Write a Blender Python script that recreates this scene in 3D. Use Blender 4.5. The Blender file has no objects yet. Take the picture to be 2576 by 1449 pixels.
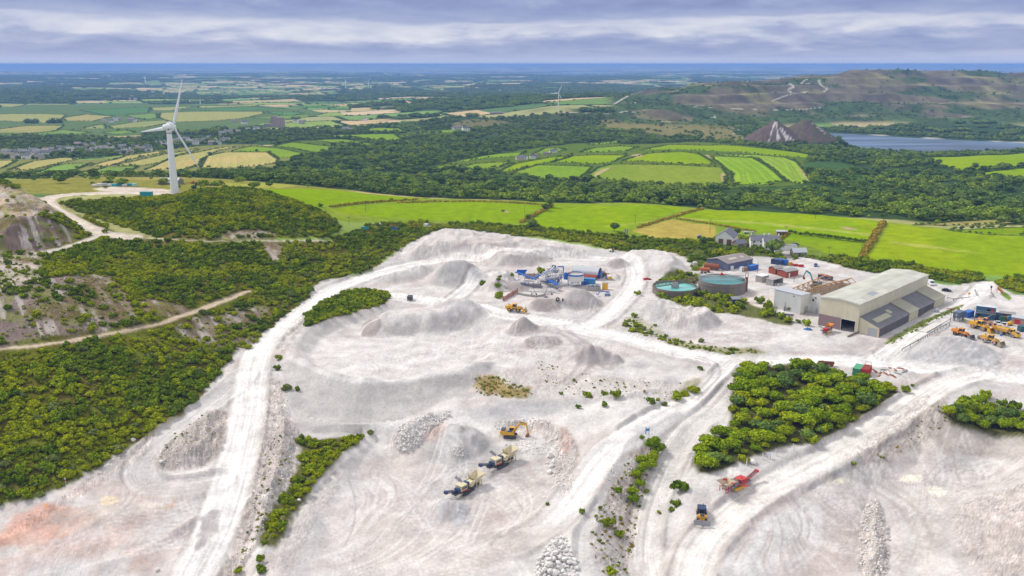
import bpy, bmesh, math, random
import numpy as np
from mathutils import Vector, Matrix
PI = math.pi
random.seed(7)
rng = np.random.default_rng(11)
S = bpy.context.scene
C = S.collection
# ---------------------------------------------------------------- camera model
SUN_E, SKY_TOP, EXPOSURE = 2.9, 1.0, 0.06
HAZE_COL, HAZE_D = (.26, .45, .95), 8e-5
CAMH, F, CU, CV, VH = 105.0, 2180.0, 1288.0, 724.5, 161.0
PITCH = math.atan((CV - VH) / F)
cp_, sp_ = math.cos(PITCH), math.sin(PITCH)
def ray(u, v):
    dx = (u - CU) / F; dy = -(v - CV) / F
    return dx, cp_ + dy * sp_, -sp_ + dy * cp_
def at_z(u, v, z):
    dx, dy, dz = ray(u, v); t = (z - CAMH) / dz
    return dx * t, dy * t
# ---------------------------------------------------------------- noise helpers
def _h(ix, iy, s):
    n = (ix.astype(np.int64) * 374761393 + iy.astype(np.int64) * 668265263 + s * 974634777) & 0xFFFFFFFF
    n = ((n ^ (n >> 13)) * 1274126177) & 0xFFFFFFFF
    return ((n ^ (n >> 16)) & 0xFFFFFF) / float(0xFFFFFF)
def vn(x, y, s=0):
    x = np.asarray(x, float); y = np.asarray(y, float)
    ix = np.floor(x); iy = np.floor(y); fx = x - ix; fy = y - iy
    fx = fx * fx * fx * (fx * (fx * 6 - 15) + 10); fy = fy * fy * fy * (fy * (fy * 6 - 15) + 10)
    a = _h(ix, iy, s); b = _h(ix + 1, iy, s); c = _h(ix, iy + 1, s); d = _h(ix + 1, iy + 1, s)
    return (a * (1 - fx) + b * fx) * (1 - fy) + (c * (1 - fx) + d * fx) * fy
def fbm(x, y, o=4, s=0):
    r = 0; a = .5; t = 0
    for i in range(o):
        r = r + a * vn(x * 2 ** i + 17.3 * i, y * 2 ** i - 9.1 * i, s + i); t += a; a *= .5
    return r / t
def sst(a, b, x):
    t = np.clip((x - a) / (b - a), 0, 1); return t * t * (3 - 2 * t)
def poly_sd(x, y, P):
    """signed distance, positive inside"""
    d = np.full(x.shape, 1e18); ins = np.zeros(x.shape, bool); n = len(P)
    for i in range(n):
        ax, ay = P[i]; bx, by = P[(i + 1) % n]
        ex, ey = bx - ax, by - ay; L = ex * ex + ey * ey + 1e-12
        t = np.clip(((x - ax) * ex + (y - ay) * ey) / L, 0, 1)
        d = np.minimum(d, (x - ax - t * ex) ** 2 + (y - ay - t * ey) ** 2)
        c = (ay > y) != (by > y)
        ins ^= c & (x < ex * (y - ay) / (ey if abs(ey) > 1e-9 else 1e-9) + ax)
    d = np.sqrt(d); return np.where(ins, d, -d)
def line_d(x, y, P):
    """distance to polyline, arc length of the closest point, signed side"""
    d = np.full(x.shape, 1e18); s = np.zeros(x.shape); sg = np.zeros(x.shape); acc = 0
    for i in range(len(P) - 1):
        ax, ay = P[i][:2]; bx, by = P[i + 1][:2]
        ex, ey = bx - ax, by - ay; L = math.hypot(ex, ey) + 1e-9
        t = np.clip(((x - ax) * ex + (y - ay) * ey) / L ** 2, 0, 1)
        q = np.hypot(x - ax - t * ex, y - ay - t * ey); m = q < d
        d = np.where(m, q, d); s = np.where(m, acc + t * L, s)
        sg = np.where(m, np.sign(ex * (y - ay) - ey * (x - ax)), sg); acc += L
    return d, s, sg
def smooth_line(P, n=2):
    P = [tuple(map(float, p)) for p in P]
    for _ in range(n):
        Q = [P[0]]
        for a, b in zip(P[:-1], P[1:]):
            Q.append(tuple(.75 * i + .25 * j for i, j in zip(a, b))); Q.append(tuple(.25 * i + .75 * j for i, j in zip(a, b)))
        Q.append(P[-1]); P = Q
    return P
def smooth_poly(P, n=1):
    for _ in range(n):
        Q = []
        for a, b in zip(P, P[1:] + P[:1]):
            Q.append((.75 * a[0] + .25 * b[0], .75 * a[1] + .25 * b[1])); Q.append((.25 * a[0] + .75 * b[0], .25 * a[1] + .75 * b[1]))
        P = Q
    return P
# crop coordinates of the survey sheets -> sheet units
def cr(c, r, pts): return [(858.667 * c + x / 3, 483 * r + y / 3) for x, y in pts]
# ---------------------------------------------------------------- terrain grid (fan shaped, finer near the quarry)
NC, NR = 1120, 1250
A0, A1 = -0.80, 0.80
Y0, Y1 = 150.0, 21000.0
ag = np.linspace(A0, A1, NC); lr = math.log(Y1 / Y0) / (NR - 1)
yg = Y0 * np.exp(lr * np.arange(NR))
GX = yg[:, None] * ag[None, :]; GY = np.repeat(yg[:, None], NC, 1)
# control heights: (u, v, z) or (u, v, None, forward distance)
CP = [(1300,775,0),(1100,758,0),(1590,680,0),(1480,650,1),(1700,895,-1),(2000,905,-1),(2300,905,0),(2060,825,0),(2200,850,0),
(2380,765,1),(2500,820,0),(2600,940,-1),(1850,735,0),(1720,725,0),(2480,715,1.5),(1900,660,2),(2150,690,2),(1400,700,0),(1250,640,1),(1050,640,1),(930,690,.5),(2040,760,0),(2230,790,0),
(1000,530,9),(1300,560,5),(1600,550,5),(1200,515,8),(800,480,14),(1300,508,6),(1900,570,3),(1850,605,2),(2350,600,4),(2200,545,3),(2600,600,4),(2400,680,2),(2600,690,3),(2600,560,0),(1600,515,5),(700,475,15),
(1300,492,-4),(1500,488,-10),(1000,480,-4),(1900,510,-6),(2300,520,-10),(1700,470,-22),(1300,465,-22),(1000,440,-28),(700,440,-12),
(1500,430,-26),(1700,410,-22),(1900,420,-24),(1250,405,-30),(2100,430,-30),(2300,450,-30),(2500,500,-18),(2450,405,-28),(2600,420,-26),(2600,380,-45),(2250,395,-42),
(1700,375,-26),(1500,360,-36),(1200,360,-40),(2050,385,-36),(1700,335,-40),(1700,300,-34),(1850,330,-44),(1400,300,-34),(1300,278,-24),(1500,272,-14),(1405,274,-12),(1150,310,-42),(1650,265,-25),
(300,430,-30),(600,425,-30),(0,430,-30),(600,370,-38),(150,385,-42),(350,385,-40),(850,370,-40),(700,320,-52),(400,330,-52),(0,330,-54),(1000,330,-46),(950,300,-54),
(700,270,-60),(0,270,-60),(300,240,-62),(1000,240,-62),(1300,240,-62),(700,210,-62),(100,205,-62),(1300,205,-62),(1700,200,-62),(100,185,-62),(900,182,-62),(1800,185,-62),(2300,172,-62),
(2060,345,-62),(2200,345,-62),(2400,360,-62),(2600,365,-62),(2200,380,-62),(2450,384,-60),
(1650,290,None,2350),(1800,270,None,2600),(1700,230,None,2900),(1600,245,None,2800),(1850,205,None,3050),(1950,240,None,2900),(2100,190,None,3300),(2150,180.5,None,3450),(2250,178,None,3500),(2420,180,None,3500),(2600,183,None,3500),(2800,186,None,3500),
(2200,322,-60),(2000,318,-52),(2050,290,None,2480),(2300,290,None,2500),(2300,250,None,2850),(2300,210,None,3200),(2600,300,None,2420),(2550,250,None,2850),(2550,210,None,3200),(2050,250,None,2850),(2050,215,None,3120),(2400,335,-60),(2600,342,-60),(2800,300,None,2450),
# left hill
(0,1272,-11),(250,1190,-9.5),(330,1110,-8),(500,1000,-6),(560,930,-4.5),(650,850,-2.5),(790,722,.3),(150,1050,0),(0,1150,-4),(0,950,6),(300,960,2),(450,900,0),(-150,1000,6),(-150,1270,-10),
(0,885,10),(200,850,10),(400,810,8.5),(620,735,5.5),(730,740,3),(0,780,18),(150,770,17),(300,760,13),(0,680,23),(120,690,21),(230,690,17),(0,640,23),(100,640,21),(100,505,25),(150,540,22.5),(240,590,18.5),(400,602,16.5),(820,606,11),
(438,487,25),(300,484,25.5),(600,505,26),(500,540,24),(350,540,22),(800,560,17),(700,500,22.5),(900,610,7),(950,645,3),(850,685,2),(500,650,13),(700,650,9),(500,720,9),(650,700,6),(450,450,20),(600,463,17.5),(200,455,22),(0,465,24),(-100,600,26),(-150,800,20),
# left lower ground
(610,1000,-6),(590,1150,-9),(560,1250,-11),(480,1449,-15),(250,1280,-12),(60,1350,-14),(0,1449,-17),(200,1430,-17),(450,1200,-10.5),(-150,1449,-16),
(680,1100,-7),(650,1250,-10),(560,1449,-14.5),(700,1000,-5.5),(690,920,-3.5),(760,1150,-11.5),(740,1260,-13),(680,1370,-14.5),(620,1470,-16),
(735,1045,-8),(800,1098,-11),(940,1078,-11.5),(1080,1022,-8.5),(1180,985,-6.5),
(700,905,-3),(735,905,-2.6),(765,912,-2.6),(830,948,-2.6),(930,966,-2.8),(1080,948,-2.6),(1180,930,-2.2),(1000,880,-2.5),(1150,860,-2.2),(850,860,-2.2),(1300,870,-1.5),
# pit A
(900,1200,-13.5),(1100,1180,-13.5),(1000,1350,-14.5),(1200,1449,-15),(1300,1250,-13.5),(900,1449,-15),(860,1150,-10.5),(780,1290,-11.5),(690,1449,-13.5),(830,1330,-14),
(1100,1045,-8.5),(1000,1068,-10),(1250,1040,-7.5),(1430,1040,-6),(1290,1098,-11),(1600,1010,-3.6),(1340,1000,-5.5),(1300,935,-2.4),(1500,940,-2),(1650,950,-1.8),(1400,1150,-11.5),(1500,1000,-4.5),(1350,900,-1.5),
(1830,920,-1),(1790,980,-2),(1600,1080,-4.6),(1500,1160,-8),(1430,1270,-11),(1330,1360,-13.8),
(1900,920,-1),(1840,990,-3.0),(1740,1070,-6.6),(1670,1170,-11),(1625,1280,-14.5),(1620,1449,-18),(1480,1440,-13),(1550,1300,-11),(1600,1180,-7.5),
(2000,1000,-3),(1850,1130,-6.5),(2100,1050,-4),(2200,960,-1.5),(1720,1230,-9.5),
(2450,935,-1),(2350,975,-2),(2250,1050,-4.2),(2100,1140,-7),(1950,1215,-9.2),(1800,1310,-11.5),(1740,1410,-14),
(2200,1200,-11.3),(2450,1165,-11.3),(2000,1300,-11.8),(2100,1449,-14.5),(2400,1420,-13.5),(2450,1050,-3.6),(2600,1085,-4),(2500,980,-1.5),(2300,1130,-9.8),(2330,1060,-3.8),
(2450,1270,-10.5),(2600,1300,-4.5),(2600,1449,-7),(2500,1200,-11.3),(2750,1300,0),(2750,1100,-3),(2750,900,0)]
cx_, cy_, cz_ = [], [], []
for p in CP:
    if p[2] is None:
        dx, dy, dz = ray(p[0], p[1]); x, y, z = dx / dy * p[3], p[3], CAMH + dz / dy * p[3]
    else:
        x, y = at_z(*p[:3]); z = p[2]
    cx_.append(x / y); cy_.append(math.log(y)); cz_.append(z)
# far backstop
for a in (-.8, -.4, 0, .4, .8): cx_.append(a); cy_.append(math.log(21000)); cz_.append(-64)
for a in (.12, .3, .5, .8): cx_.append(a); cy_.append(math.log(5000)); cz_.append(-62)
for a in (-.8, -.4, 0, .4, .8): cx_.append(a); cy_.append(math.log(165)); cz_.append(-16)
qa, ql, qz = map(np.array, (cx_, cy_, cz_))
_k = lambda a, l: np.sqrt((a[:, None] - qa[None]) ** 2 + ((l[:, None] - ql[None]) * .55) ** 2 + .008 ** 2)
n_ = len(qa); M_ = np.zeros((n_ + 3, n_ + 3)); M_[:n_, :n_] = _k(qa, ql) + np.eye(n_) * 1e-3 * -1
Pm = np.stack([np.ones(n_), qa, ql], 1); M_[:n_, n_:] = Pm; M_[n_:, :n_] = Pm.T
w_ = np.linalg.solve(M_, np.concatenate([qz, [0, 0, 0]]))
def base_h(x, y):
    sh = x.shape; a = (x / y).ravel(); l = np.log(y).ravel(); out = np.empty(a.shape)
    for i in range(0, len(a), 60000):
        aa, ll = a[i:i + 60000], l[i:i + 60000]
        out[i:i + 60000] = _k(aa, ll) @ w_[:n_] + w_[n_] + w_[n_ + 1] * aa + w_[n_ + 2] * ll
    return out.reshape(sh)
# coarse evaluation then bilinear up-sampling (the surface is smooth)
def _grid_base():
    ri = np.arange(0, NR + 2, 3); ci = np.arange(0, NC + 2, 3)
    yy = Y0 * np.exp(lr * ri); aa = A0 + (A1 - A0) / (NC - 1) * ci
    hb = base_h(yy[:, None] * aa[None], np.repeat(yy[:, None], len(aa), 1))
    r = np.arange(NR) / 3.; c = np.arange(NC) / 3.; r0 = np.minimum(r.astype(int), len(ri) - 2); c0 = np.minimum(c.astype(int), len(ci) - 2); fr = (r - r0)[:, None]; fc = (c - c0)[None]
    return (hb[r0][:, c0] * (1 - fc) + hb[r0][:, c0 + 1] * fc) * (1 - fr) + (hb[r0 + 1][:, c0] * (1 - fc) + hb[r0 + 1][:, c0 + 1] * fc) * fr
HG = _grid_base()
def hgt(x, y):
    x = np.asarray(x, float); y = np.asarray(y, float)
    c = np.clip((x / y - A0) / (A1 - A0) * (NC - 1), 0, NC - 1.001); r = np.clip(np.log(np.maximum(y, 1) / Y0) / lr, 0, NR - 1.001)
    c0 = c.astype(int); r0 = r.astype(int); fc = c - c0; fr = r - r0
    return (HG[r0, c0] * (1 - fc) + HG[r0, c0 + 1] * fc) * (1 - fr) + (HG[r0 + 1, c0] * (1 - fc) + HG[r0 + 1, c0 + 1] * fc) * fr
def gp(u, v):
    """survey sheet point -> world point on the terrain"""
    dx, dy, dz = ray(u, v); a = dx / dy
    c = min(max((a - A0) / (A1 - A0) * (NC - 1), 0), NC - 1.001); c0 = int(c); fc = c - c0
    prof = HG[:, c0] * (1 - fc) + HG[:, c0 + 1] * fc
    rz = CAMH + dz / dy * yg; below = rz <= prof
    i = int(np.argmax(below)) if below.any() else NR - 1
    if i == 0: y = (prof[0] - CAMH) / (dz / dy)
    else:
        g0 = rz[i - 1] - prof[i - 1]; g1 = rz[i] - prof[i]; t = g0 / (g0 - g1 + 1e-12); y = yg[i - 1] + t * (yg[i] - yg[i - 1])
    z = CAMH + dz / dy * y
    return a * y, y, z
def gpl(pts): return [gp(u, v)[:2] for u, v in pts]
def sub(P, m):
    """index window of the grid covering world polygon P plus margin m"""
    P = np.array([p[:2] for p in P]); x0, y0 = P.min(0) - m; x1, y1 = P.max(0) + m; y0 = max(y0, Y0)
    r0 = max(int(math.log(y0 / Y0) / lr) - 1, 0); r1 = min(int(math.log(max(y1, y0 + 1) / Y0) / lr) + 2, NR)
    al = [x0 / y0, x0 / y1, x1 / y0, x1 / y1]
    c0 = max(int((min(al) - A0) / (A1 - A0) * (NC - 1)) - 1, 0); c1 = min(int((max(al) - A0) / (A1 - A0) * (NC - 1)) + 2, NC)
    return slice(r0, r1), slice(max(min(c0, NC - 1), 0), max(c1, 1))
# ---------------------------------------------------------------- earthworks
def fill(pts, height, slope=.62, rough=.0, rs=.08, seed=0, flat=None):
    P = smooth_poly(gpl(pts)); W = sub(P, 4); x, y = GX[W], GY[W]
    d = poly_sd(x, y, P) + (fbm(x * rs * 1.5, y * rs * 1.5, 3, seed) - .5) * 3 * min(1, height / 4)
    add = np.minimum(np.maximum(d, 0) * slope, height)
    if rough:
        rg = 1 - np.abs(2 * fbm(x * rs * 2.2, y * rs * .9, 3, seed + 5) - 1) ** .8
        add = add * (1 - rough * .9 + 1.5 * rough * rg)
    HG[W] += add
def cone(u, v, r, h, sx=1., ang=0., crest=.0, seed=3):
    x0, y0, z0 = gp(u, v); W = sub([(x0 - r * 2 * max(sx, 1), y0 - r * 2 * max(sx, 1)), (x0 + r * 2 * max(sx, 1), y0 + r * 2 * max(sx, 1))], 1)
    dx, dy = GX[W] - x0, GY[W] - y0; ca, sa = math.cos(ang), math.sin(ang)
    px, py = dx * ca + dy * sa, -dx * sa + dy * ca
    px = np.sign(px) * np.maximum(np.abs(px) - r * (sx - 1), 0)
    d = np.hypot(px, py) * (1 + .18 * (fbm(GX[W] * .25, GY[W] * .25, 3, seed) - .5)) / r
    HG[W] += h * 1.2 * np.maximum(1 - np.sqrt(d * d + .004) + .03, 0)
ROADS = {}
def road(name, pts, hw, carve=True, slope=.55):
    P = [gp(*p) for p in smooth_line(pts, 2)]
    z = np.array([p[2] for p in P])
    for _ in range(6): z[1:-1] = (z[:-2] + 2 * z[1:-1] + z[2:]) / 4
    ROADS[name] = (P, hw)
    if not carve: return
    W = sub(P, hw + 14); x, y = GX[W], GY[W]; d, s, sg = line_d(x, y, P)
    L = np.concatenate([[0], np.cumsum([math.dist(a[:2], b[:2]) for a, b in zip(P[:-1], P[1:])])])
    zr = np.interp(s, L, z); e = np.maximum(d - hw, 0); h = HG[W]
    lo, hi = zr - slope * e, zr + slope * e
    HG[W] = np.where(e < 13, np.clip(h, lo, hi), h)
    if hw > 3: HG[W] += .75 * np.exp(-((d - hw - 1.3) / .75) ** 2) * sst(.38, .55, fbm(s * .09, sg * 3, 3, 26 + len(ROADS))) * (1 - sst(430, 480, y))
def sink(pts, zw, depth=6, sl=.12):
    P = smooth_poly(gpl(pts)); W = sub(P, 2); d = poly_sd(GX[W], GY[W], P)
    HG[W] = np.where(d > 0, np.minimum(HG[W], zw - np.minimum(.4 + d * sl, depth)), np.where(d > -40, np.maximum(HG[W], zw + .3 + np.minimum(-d * .03, 1)), HG[W]))
    return P
LAKE_Z = -62.0
lake_poly = sink([(2050,328),(2084,333),(2184,340),(2317,349),(2417,353),(2620,361),(2620,377),(2450,381),(2317,383),(2217,380),(2150,370),(2100,353),(2067,337)], LAKE_Z)
# undulation of the far country
_D = GY
und = (fbm(GX / 1500., GY / 1500., 4, 40) - .5) * sst(2200, 4500, _D) * 66 + (fbm(GX / 260., GY / 260., 3, 44) - .5) * sst(650, 1100, _D) * 9
_hillm = sst(-58, -35, HG) * sst(2050, 2300, GY) * sst(.08, .16, GX / GY) * (1 - sst(4200, 4700, GY))
und *= (1 - _hillm)
HG += und * (poly_sd(GX, GY, lake_poly) < -60)
# benches and gullies of the old spoil hill
tz = 24.0; q_ = (HG + 62 + 9 * (fbm(GX / 240., GY / 240., 3, 50) - .5)) / tz; fq = q_ - np.floor(q_)
HG += _hillm * ((sst(.25, .8, fq) - fq) * tz * 1.0 + (fbm(GX / 70., GY / 120., 4, 52) - .5) * 8)
# the two old conical tips
def bigcone(u, v, D, r, h, sd):
    dx, dy, dz = ray(u, v); x0, y0 = dx / dy * D, D
    W = sub([(x0 - r, y0 - r), (x0 + r, y0 + r)], 5); d = np.hypot(GX[W] - x0, GY[W] - y0) / r
    g = fbm(np.arctan2(GX[W] - x0, GY[W] - y0) * 5, d * 1.5, 3, sd)
    HG[W] = np.maximum(HG[W], -46 + h * (1.02 - np.sqrt(d * d + .0006)) + (g - .5) * 5 * sst(0, .3, d) * sst(1.1, .8, d)); return x0, y0
TIP1 = bigcone(1948, 340, 1760, 66, 43, 61); TIP2 = bigcone(2022, 340, 1775, 72, 45, 62)
# embankments with a crisp crest: ground outside the crest polygon falls at the angle of repose
def bank(crest, zc, slope=.66, reach=16):
    P = gpl(smooth_line(crest, 2)); W = sub(P, reach); x, y = GX[W], GY[W]; d, s, sg = line_d(x, y, P); L = np.concatenate([[0], np.cumsum([math.dist(a, b) for a, b in zip(P[:-1], P[1:])])])
    z = np.interp(s, L, [float(v) for v in hgt(*np.array(P).T)]) + zc * sst(0, .12, s / L[-1]) * (1 - sst(.88, 1, s / L[-1])); side = sg < 0
    HG[W] = np.where(side & (d < reach), np.maximum(HG[W], z - slope * d), np.maximum(HG[W], z - .35 * d))
bank([(720,880),(728,905),(765,918),(830,950),(930,968),(1080,950),(1180,934),(1260,905)], 2.6, .66, 22)
bank([(620,1470),(690,1350),(750,1260),(830,1172),(900,1120),(965,1085),(1020,1060)], 1.6, .6, 20)
bank([(1185,1000),(1300,1012),(1440,1010),(1560,1000),(1680,975)], 1.0, .6, 18)
bank([(1250,1075),(1290,1062),(1370,1062),(1430,1090),(1452,1150),(1432,1215)], 1.0, .9, 14)
bank([(2160,1145),(2240,1085),(2330,1030),(2385,1065),(2480,1092),(2640,1108)], 2.0, .7, 20)
bank([(1445,1449),(1432,1345),(1472,1285),(1507,1215),(1557,1146),(1622,1096),(1695,1050)], 1.3, .62, 22)
bank([(1728,1190),(1745,1150),(1775,1105),(1830,1080)], .8, .6, 16)
bank([(560,1240),(520,1290),(450,1330),(390,1370),(300,1410),(180,1440)], .8, .6, 16)
# quarry roads
road('r_main', [(1240,655),(1150,650),(1060,660),(960,683),(872,712),(800,750),(746,790),(708,818),(670,852),(640,902),(628,970),(622,1045),(603,1130),(578,1230),(545,1330),(480,1460)], 5.2)
road('r_fork', [(610,945),(560,1000),(480,1056),(410,1105),(362,1150),(345,1195),(375,1225),(450,1230),(540,1210)], 4.2)
road('r_mid', [(985,745),(1100,760),(1190,770),(1250,790),(1340,803),(1450,822),(1560,850),(1700,885),(1800,905),(1900,911),(2050,908),(2200,910),(2350,928),(2450,936),(2600,955)], 5.0)
road('r_loop', [(1240,655),(1400,650),(1540,650),(1590,662),(1604,692),(1585,735),(1550,772),(1500,815),(1450,822)], 4.5)
road('r_short', [(1250,685),(1190,708),(1163,735),(1130,760)], 3.6)
road('r_a', [(1860,912),(1825,940),(1780,985),(1690,1035),(1600,1078),(1520,1140),(1470,1205),(1425,1275),(1370,1330),(1290,1370)], 4.6)
road('r_b', [(1900,912),(1850,970),(1800,1030),(1735,1075),(1685,1150),(1645,1235),(1618,1320),(1614,1400),(1625,1470)], 4.0)
road('r_c', [(2460,938),(2370,965),(2300,1010),(2200,1085),(2090,1145),(1960,1212),(1850,1285),(1760,1370),(1735,1460)], 4.6)
road('r_weigh', [(2230,895),(2290,845),(2360,803),(2420,770),(2455,745),(2478,718)], 4.2)
road('r_hill', [(430,488),(300,484),(160,489),(105,503),(130,528),(200,563),(255,590),(330,598)], 5.6)
road('r_hill_b', [(330,598),(420,603),(600,606),(830,606)], 1.7)
road('r_hill_c', [(255,592),(190,615),(100,638)], 2.6)
road('r_track', [(-60,890),(0,880),(150,860),(300,836),(430,806),(520,775),(622,733)], 2.0)
# basin: hollow behind the tailings rim
def cut(pts, depth, slope=.6):
    P = smooth_poly(gpl(pts)); W = sub(P, 2); d = poly_sd(GX[W], GY[W], P); HG[W] -= np.minimum(np.maximum(d, 0) * slope, depth)
cut([(740,880),(760,840),(815,806),(870,788),(940,772),(985,760),(1040,775),(1240,800),(1250,850),(1230,900),(1180,926),(1080,944),(930,961),(830,941),(765,905)], 3.2, .55)
fill([(905,842),(918,815),(960,797),(1060,782),(1150,768),(1210,772),(1245,792),(1190,815),(1140,838),(1060,846),(960,850)], 6.50, 0.69, .1, .06, 1)
fill([(1000,655),(1030,620),(1080,596),(1120,588),(1240,600),(1360,618),(1480,636),(1515,648),(1420,650),(1370,662),(1310,674),(1235,676),(1200,655),(1100,650)], 5.4, .62, .28, .05, 2)
fill([(1070,620),(1110,596),(1200,598),(1330,612),(1250,626),(1150,630)], 2.2, .6, .25, .07, 8)
fill([(1545,645),(1600,642),(1690,645),(1728,665),(1738,686),(1700,695),(1640,690),(1590,672)], 5.2, .6, .22, .06, 4)
fill([(1580,778),(1650,764),(1740,778),(1835,806),(1800,828),(1740,838),(1690,824),(1630,805)], 4.6, .75, .3, .08, 6)
fill([(1466,690),(1490,680),(1540,684),(1564,700),(1552,706),(1530,696),(1490,692)], 2.86, 0.80, .3, .1, 7)
fill([(1205,730),(1225,700),(1260,690),(1295,690),(1296,715),(1275,728),(1230,738)], 3.90, 0.80, .4, .1, 9)
fill([(1080,700),(1010,712),(930,712),(960,700),(1050,675),(1100,665)], 3.25, 0.57, .5, .08, 10)
fill([(1405,905),(1420,888),(1470,884),(1540,890),(1575,910),(1540,922),(1470,921),(1430,915)], 4.42, 0.75, .5, .1, 11)
fill([(1100,1135),(1105,1075),(1125,1062),(1200,1080),(1240,1110),(1230,1140),(1170,1152)], 3.6, .5, .4, .1, 12)
fill([(568,1022),(578,1100),(545,1160),(480,1182),(400,1180),(384,1152),(440,1096),(520,1040)], 3.38, 0.57, .5, .12, 13)
fill([(-60,648),(0,645),(120,625),(222,592),(180,548),(120,514),(60,484),(-60,470)], 9.75, 0.69, .25, .05, 14)
fill([(2170,1450),(2165,1330),(2180,1262),(2215,1255),(2235,1330),(2235,1450)], 1.82, 0.57, .5, .3, 15)
fill([(960,1120),(985,1085),(1060,1045),(1110,1040),(1090,1080),(1050,1130),(1000,1150)], 3.25, 0.57, .5, .15, 16)
fill([(640,1340),(660,1200),(690,1100),(700,1010),(730,1060),(745,1120),(720,1220),(680,1330),(600,1450),(570,1450)], 2.34, 0.57, .5, .12, 17)
for c_ in [(1150,700,13,8.0,1.25,.2),(1317,824,6.2,4.4,1,0),(1365,858,4.5,1.6,1.8,-.3),(1458,764,8.6,6.0,1.25,0),(1375,768,7.5,2.6,1.5,0),(1303,722,6.5,2.2,1.2,0),(2395,884,14.0,5.0,1.25,0),
           (1155,1140,3.6,1.6,1,0),(1125,1282,6.5,2.4,1,0),(1915,880,9,1.4,1.6,0),(2010,1245,1.5,.4,1,0),(1555,666,5,3,1.4,0),(2010,932,8,1.8,1.6,0),(2440,880,3,.5,1,0),(2528,866,4,1.0,1.5,0)]:
    cone(*c_)
# small scale relief
near = 1 - sst(560, 760, GY)
HG += near * ((fbm(GX * .12, GY * .12, 3, 20) - .5) * .8 + (fbm(GX * .55, GY * .55, 3, 24) - .5) * .28)
HG = np.where(GY > 16500, np.minimum(HG, -58), HG)
# ---------------------------------------------------------------- ground colours (soil, sand, grass; some slope shade and crest highlights painted in)
def V3(*c): return np.array(c, float)
def mixc(a, b, t): return a * (1 - t[..., None]) + b * t[..., None]
COL = np.zeros((NR, NC, 3)); ZONE = np.zeros((NR, NC), np.int16); WOOD = np.zeros((NR, NC)); BUMP = np.zeros((NR, NC))
nA = fbm(GX / 9., GY / 9., 4, 70); nB = fbm(GX / 2.2, GY / 2.2, 3, 75); nC = fbm(GX / 40., GY / 40., 4, 80)
SAND, SANDL, SANDG, SANDD, PINK, RED = V3(.575,.545,.525), V3(.70,.665,.64), V3(.43,.41,.40), V3(.32,.285,.27), V3(.57,.425,.38), V3(.60,.335,.25)
GRASS, GRASS2, OLIVE, STRAW, DRY = V3(.205,.315,.002), V3(.175,.285,.004), V3(.20,.27,.025), V3(.37,.34,.10), V3(.40,.32,.07)
SCRUB, BROWN, WOODC = V3(.12,.12,.012), V3(.215,.165,.135), V3(.045,.08,.028)
# far patchwork of fields and woods
GY_ = GY; th = .35; X_ = GX * math.cos(th) + GY * math.sin(th) + 160 * (fbm(GX / 900., GY / 900., 2, 90) - .5); Y_ = -GX * math.sin(th) + GY * math.cos(th) + 160 * (fbm(GX / 900., GY / 900., 2, 92) - .5)
def patch(X, Y, sx, sy, s):
    j = np.floor(Y / sy); X = X + _h(j, j * 0, s) * sx
    i = np.floor(X / (sx * 1.0)); i2 = i * 2 + ((X / sx - i) > .3 + .4 * _h(i, j, s + 1)) * (_h(i, j, s + 2) > .45)
    ex = np.minimum(X / sx - i, 1 - X / sx + i) * sx; ey = np.minimum(Y / sy - j, 1 - Y / sy + j) * sy
    return _h(i2, j, s + 3), np.minimum(ex, ey), _h(i2, j, s + 4)
pv, pe, pw = patch(X_, Y_, 330., 210., 5)
pal = np.array([[.20,.27,.06],[.12,.20,.05],[.27,.27,.11],[.42,.31,.17],[.47,.36,.22],[.15,.24,.06],[.08,.14,.05],[.36,.30,.15]])
COL[:] = pal[np.clip((pv * 8).astype(int), 0, 7)] * (1.1 + .35 * nC[..., None]) * (1 + .10 * sst(2500, 7000, GY))[..., None]
FARW = sst(.535 - .05 * sst(3000, 5000, GY), .57 - .05 * sst(3000, 5000, GY), fbm(GX / 800., GY / 650., 4, 95)) + (pw > .89) * 1.0
FARW = np.clip(FARW, 0, 1) * (GY > 1450); FAR = (GY > 1300)
COL = mixc(COL, WOODC, np.clip(FARW, 0, 1)); COL = mixc(COL, WOODC * 1.1, ((pe < 6 + GY * .0017) & FAR) * 1.0)
WOOD = np.maximum(WOOD, FARW * 1.0)
PATCH_EDGE = (pe < 5 + GY * .0012) & FAR & (FARW < .5)
def paint(pts, col, feather=1.0, var=.12, zone=None, wood=None, noise=0., sm=1, bump=None, world=False, strip=0., clear=None):
    P = pts if world else gpl(pts)
    if sm: P = smooth_poly(P, sm)
    W = sub(P, feather * 3 + noise); x, y = GX[W], GY[W]
    d = poly_sd(x, y, P)
    if noise: d = d + (fbm(x / (noise * 2.5), y / (noise * 2.5), 3, 33) - .5) * 2 * noise
    t = sst(-feather, feather, d)
    c = np.asarray(col, float)[None, None] * (1 + var * 2 * (.55 * nA[W] + .45 * nB[W] - .5))[..., None]
    if strip: c = c * (1 + strip * (vn(d / 2.6, d * 0, 5) - .5))[..., None]
    COL[W] = mixc(COL[W], c, t)
    if zone is not None: ZONE[W] = np.where(d > 0, zone, ZONE[W])
    if wood is not None: WOOD[W] = np.where(d > 0, wood, WOOD[W])
    if bump is not None: BUMP[W] = BUMP[W] * (1 - t) + bump * t
    return P
ZN = {1: 'quarry_ground', 2: 'grass_field', 3: 'hillside', 4: 'woodland_floor', 5: 'dirt_road', 6: 'scrub_slope', 7: 'heath', 8: 'spoil_tip', 0: 'countryside'}
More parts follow.
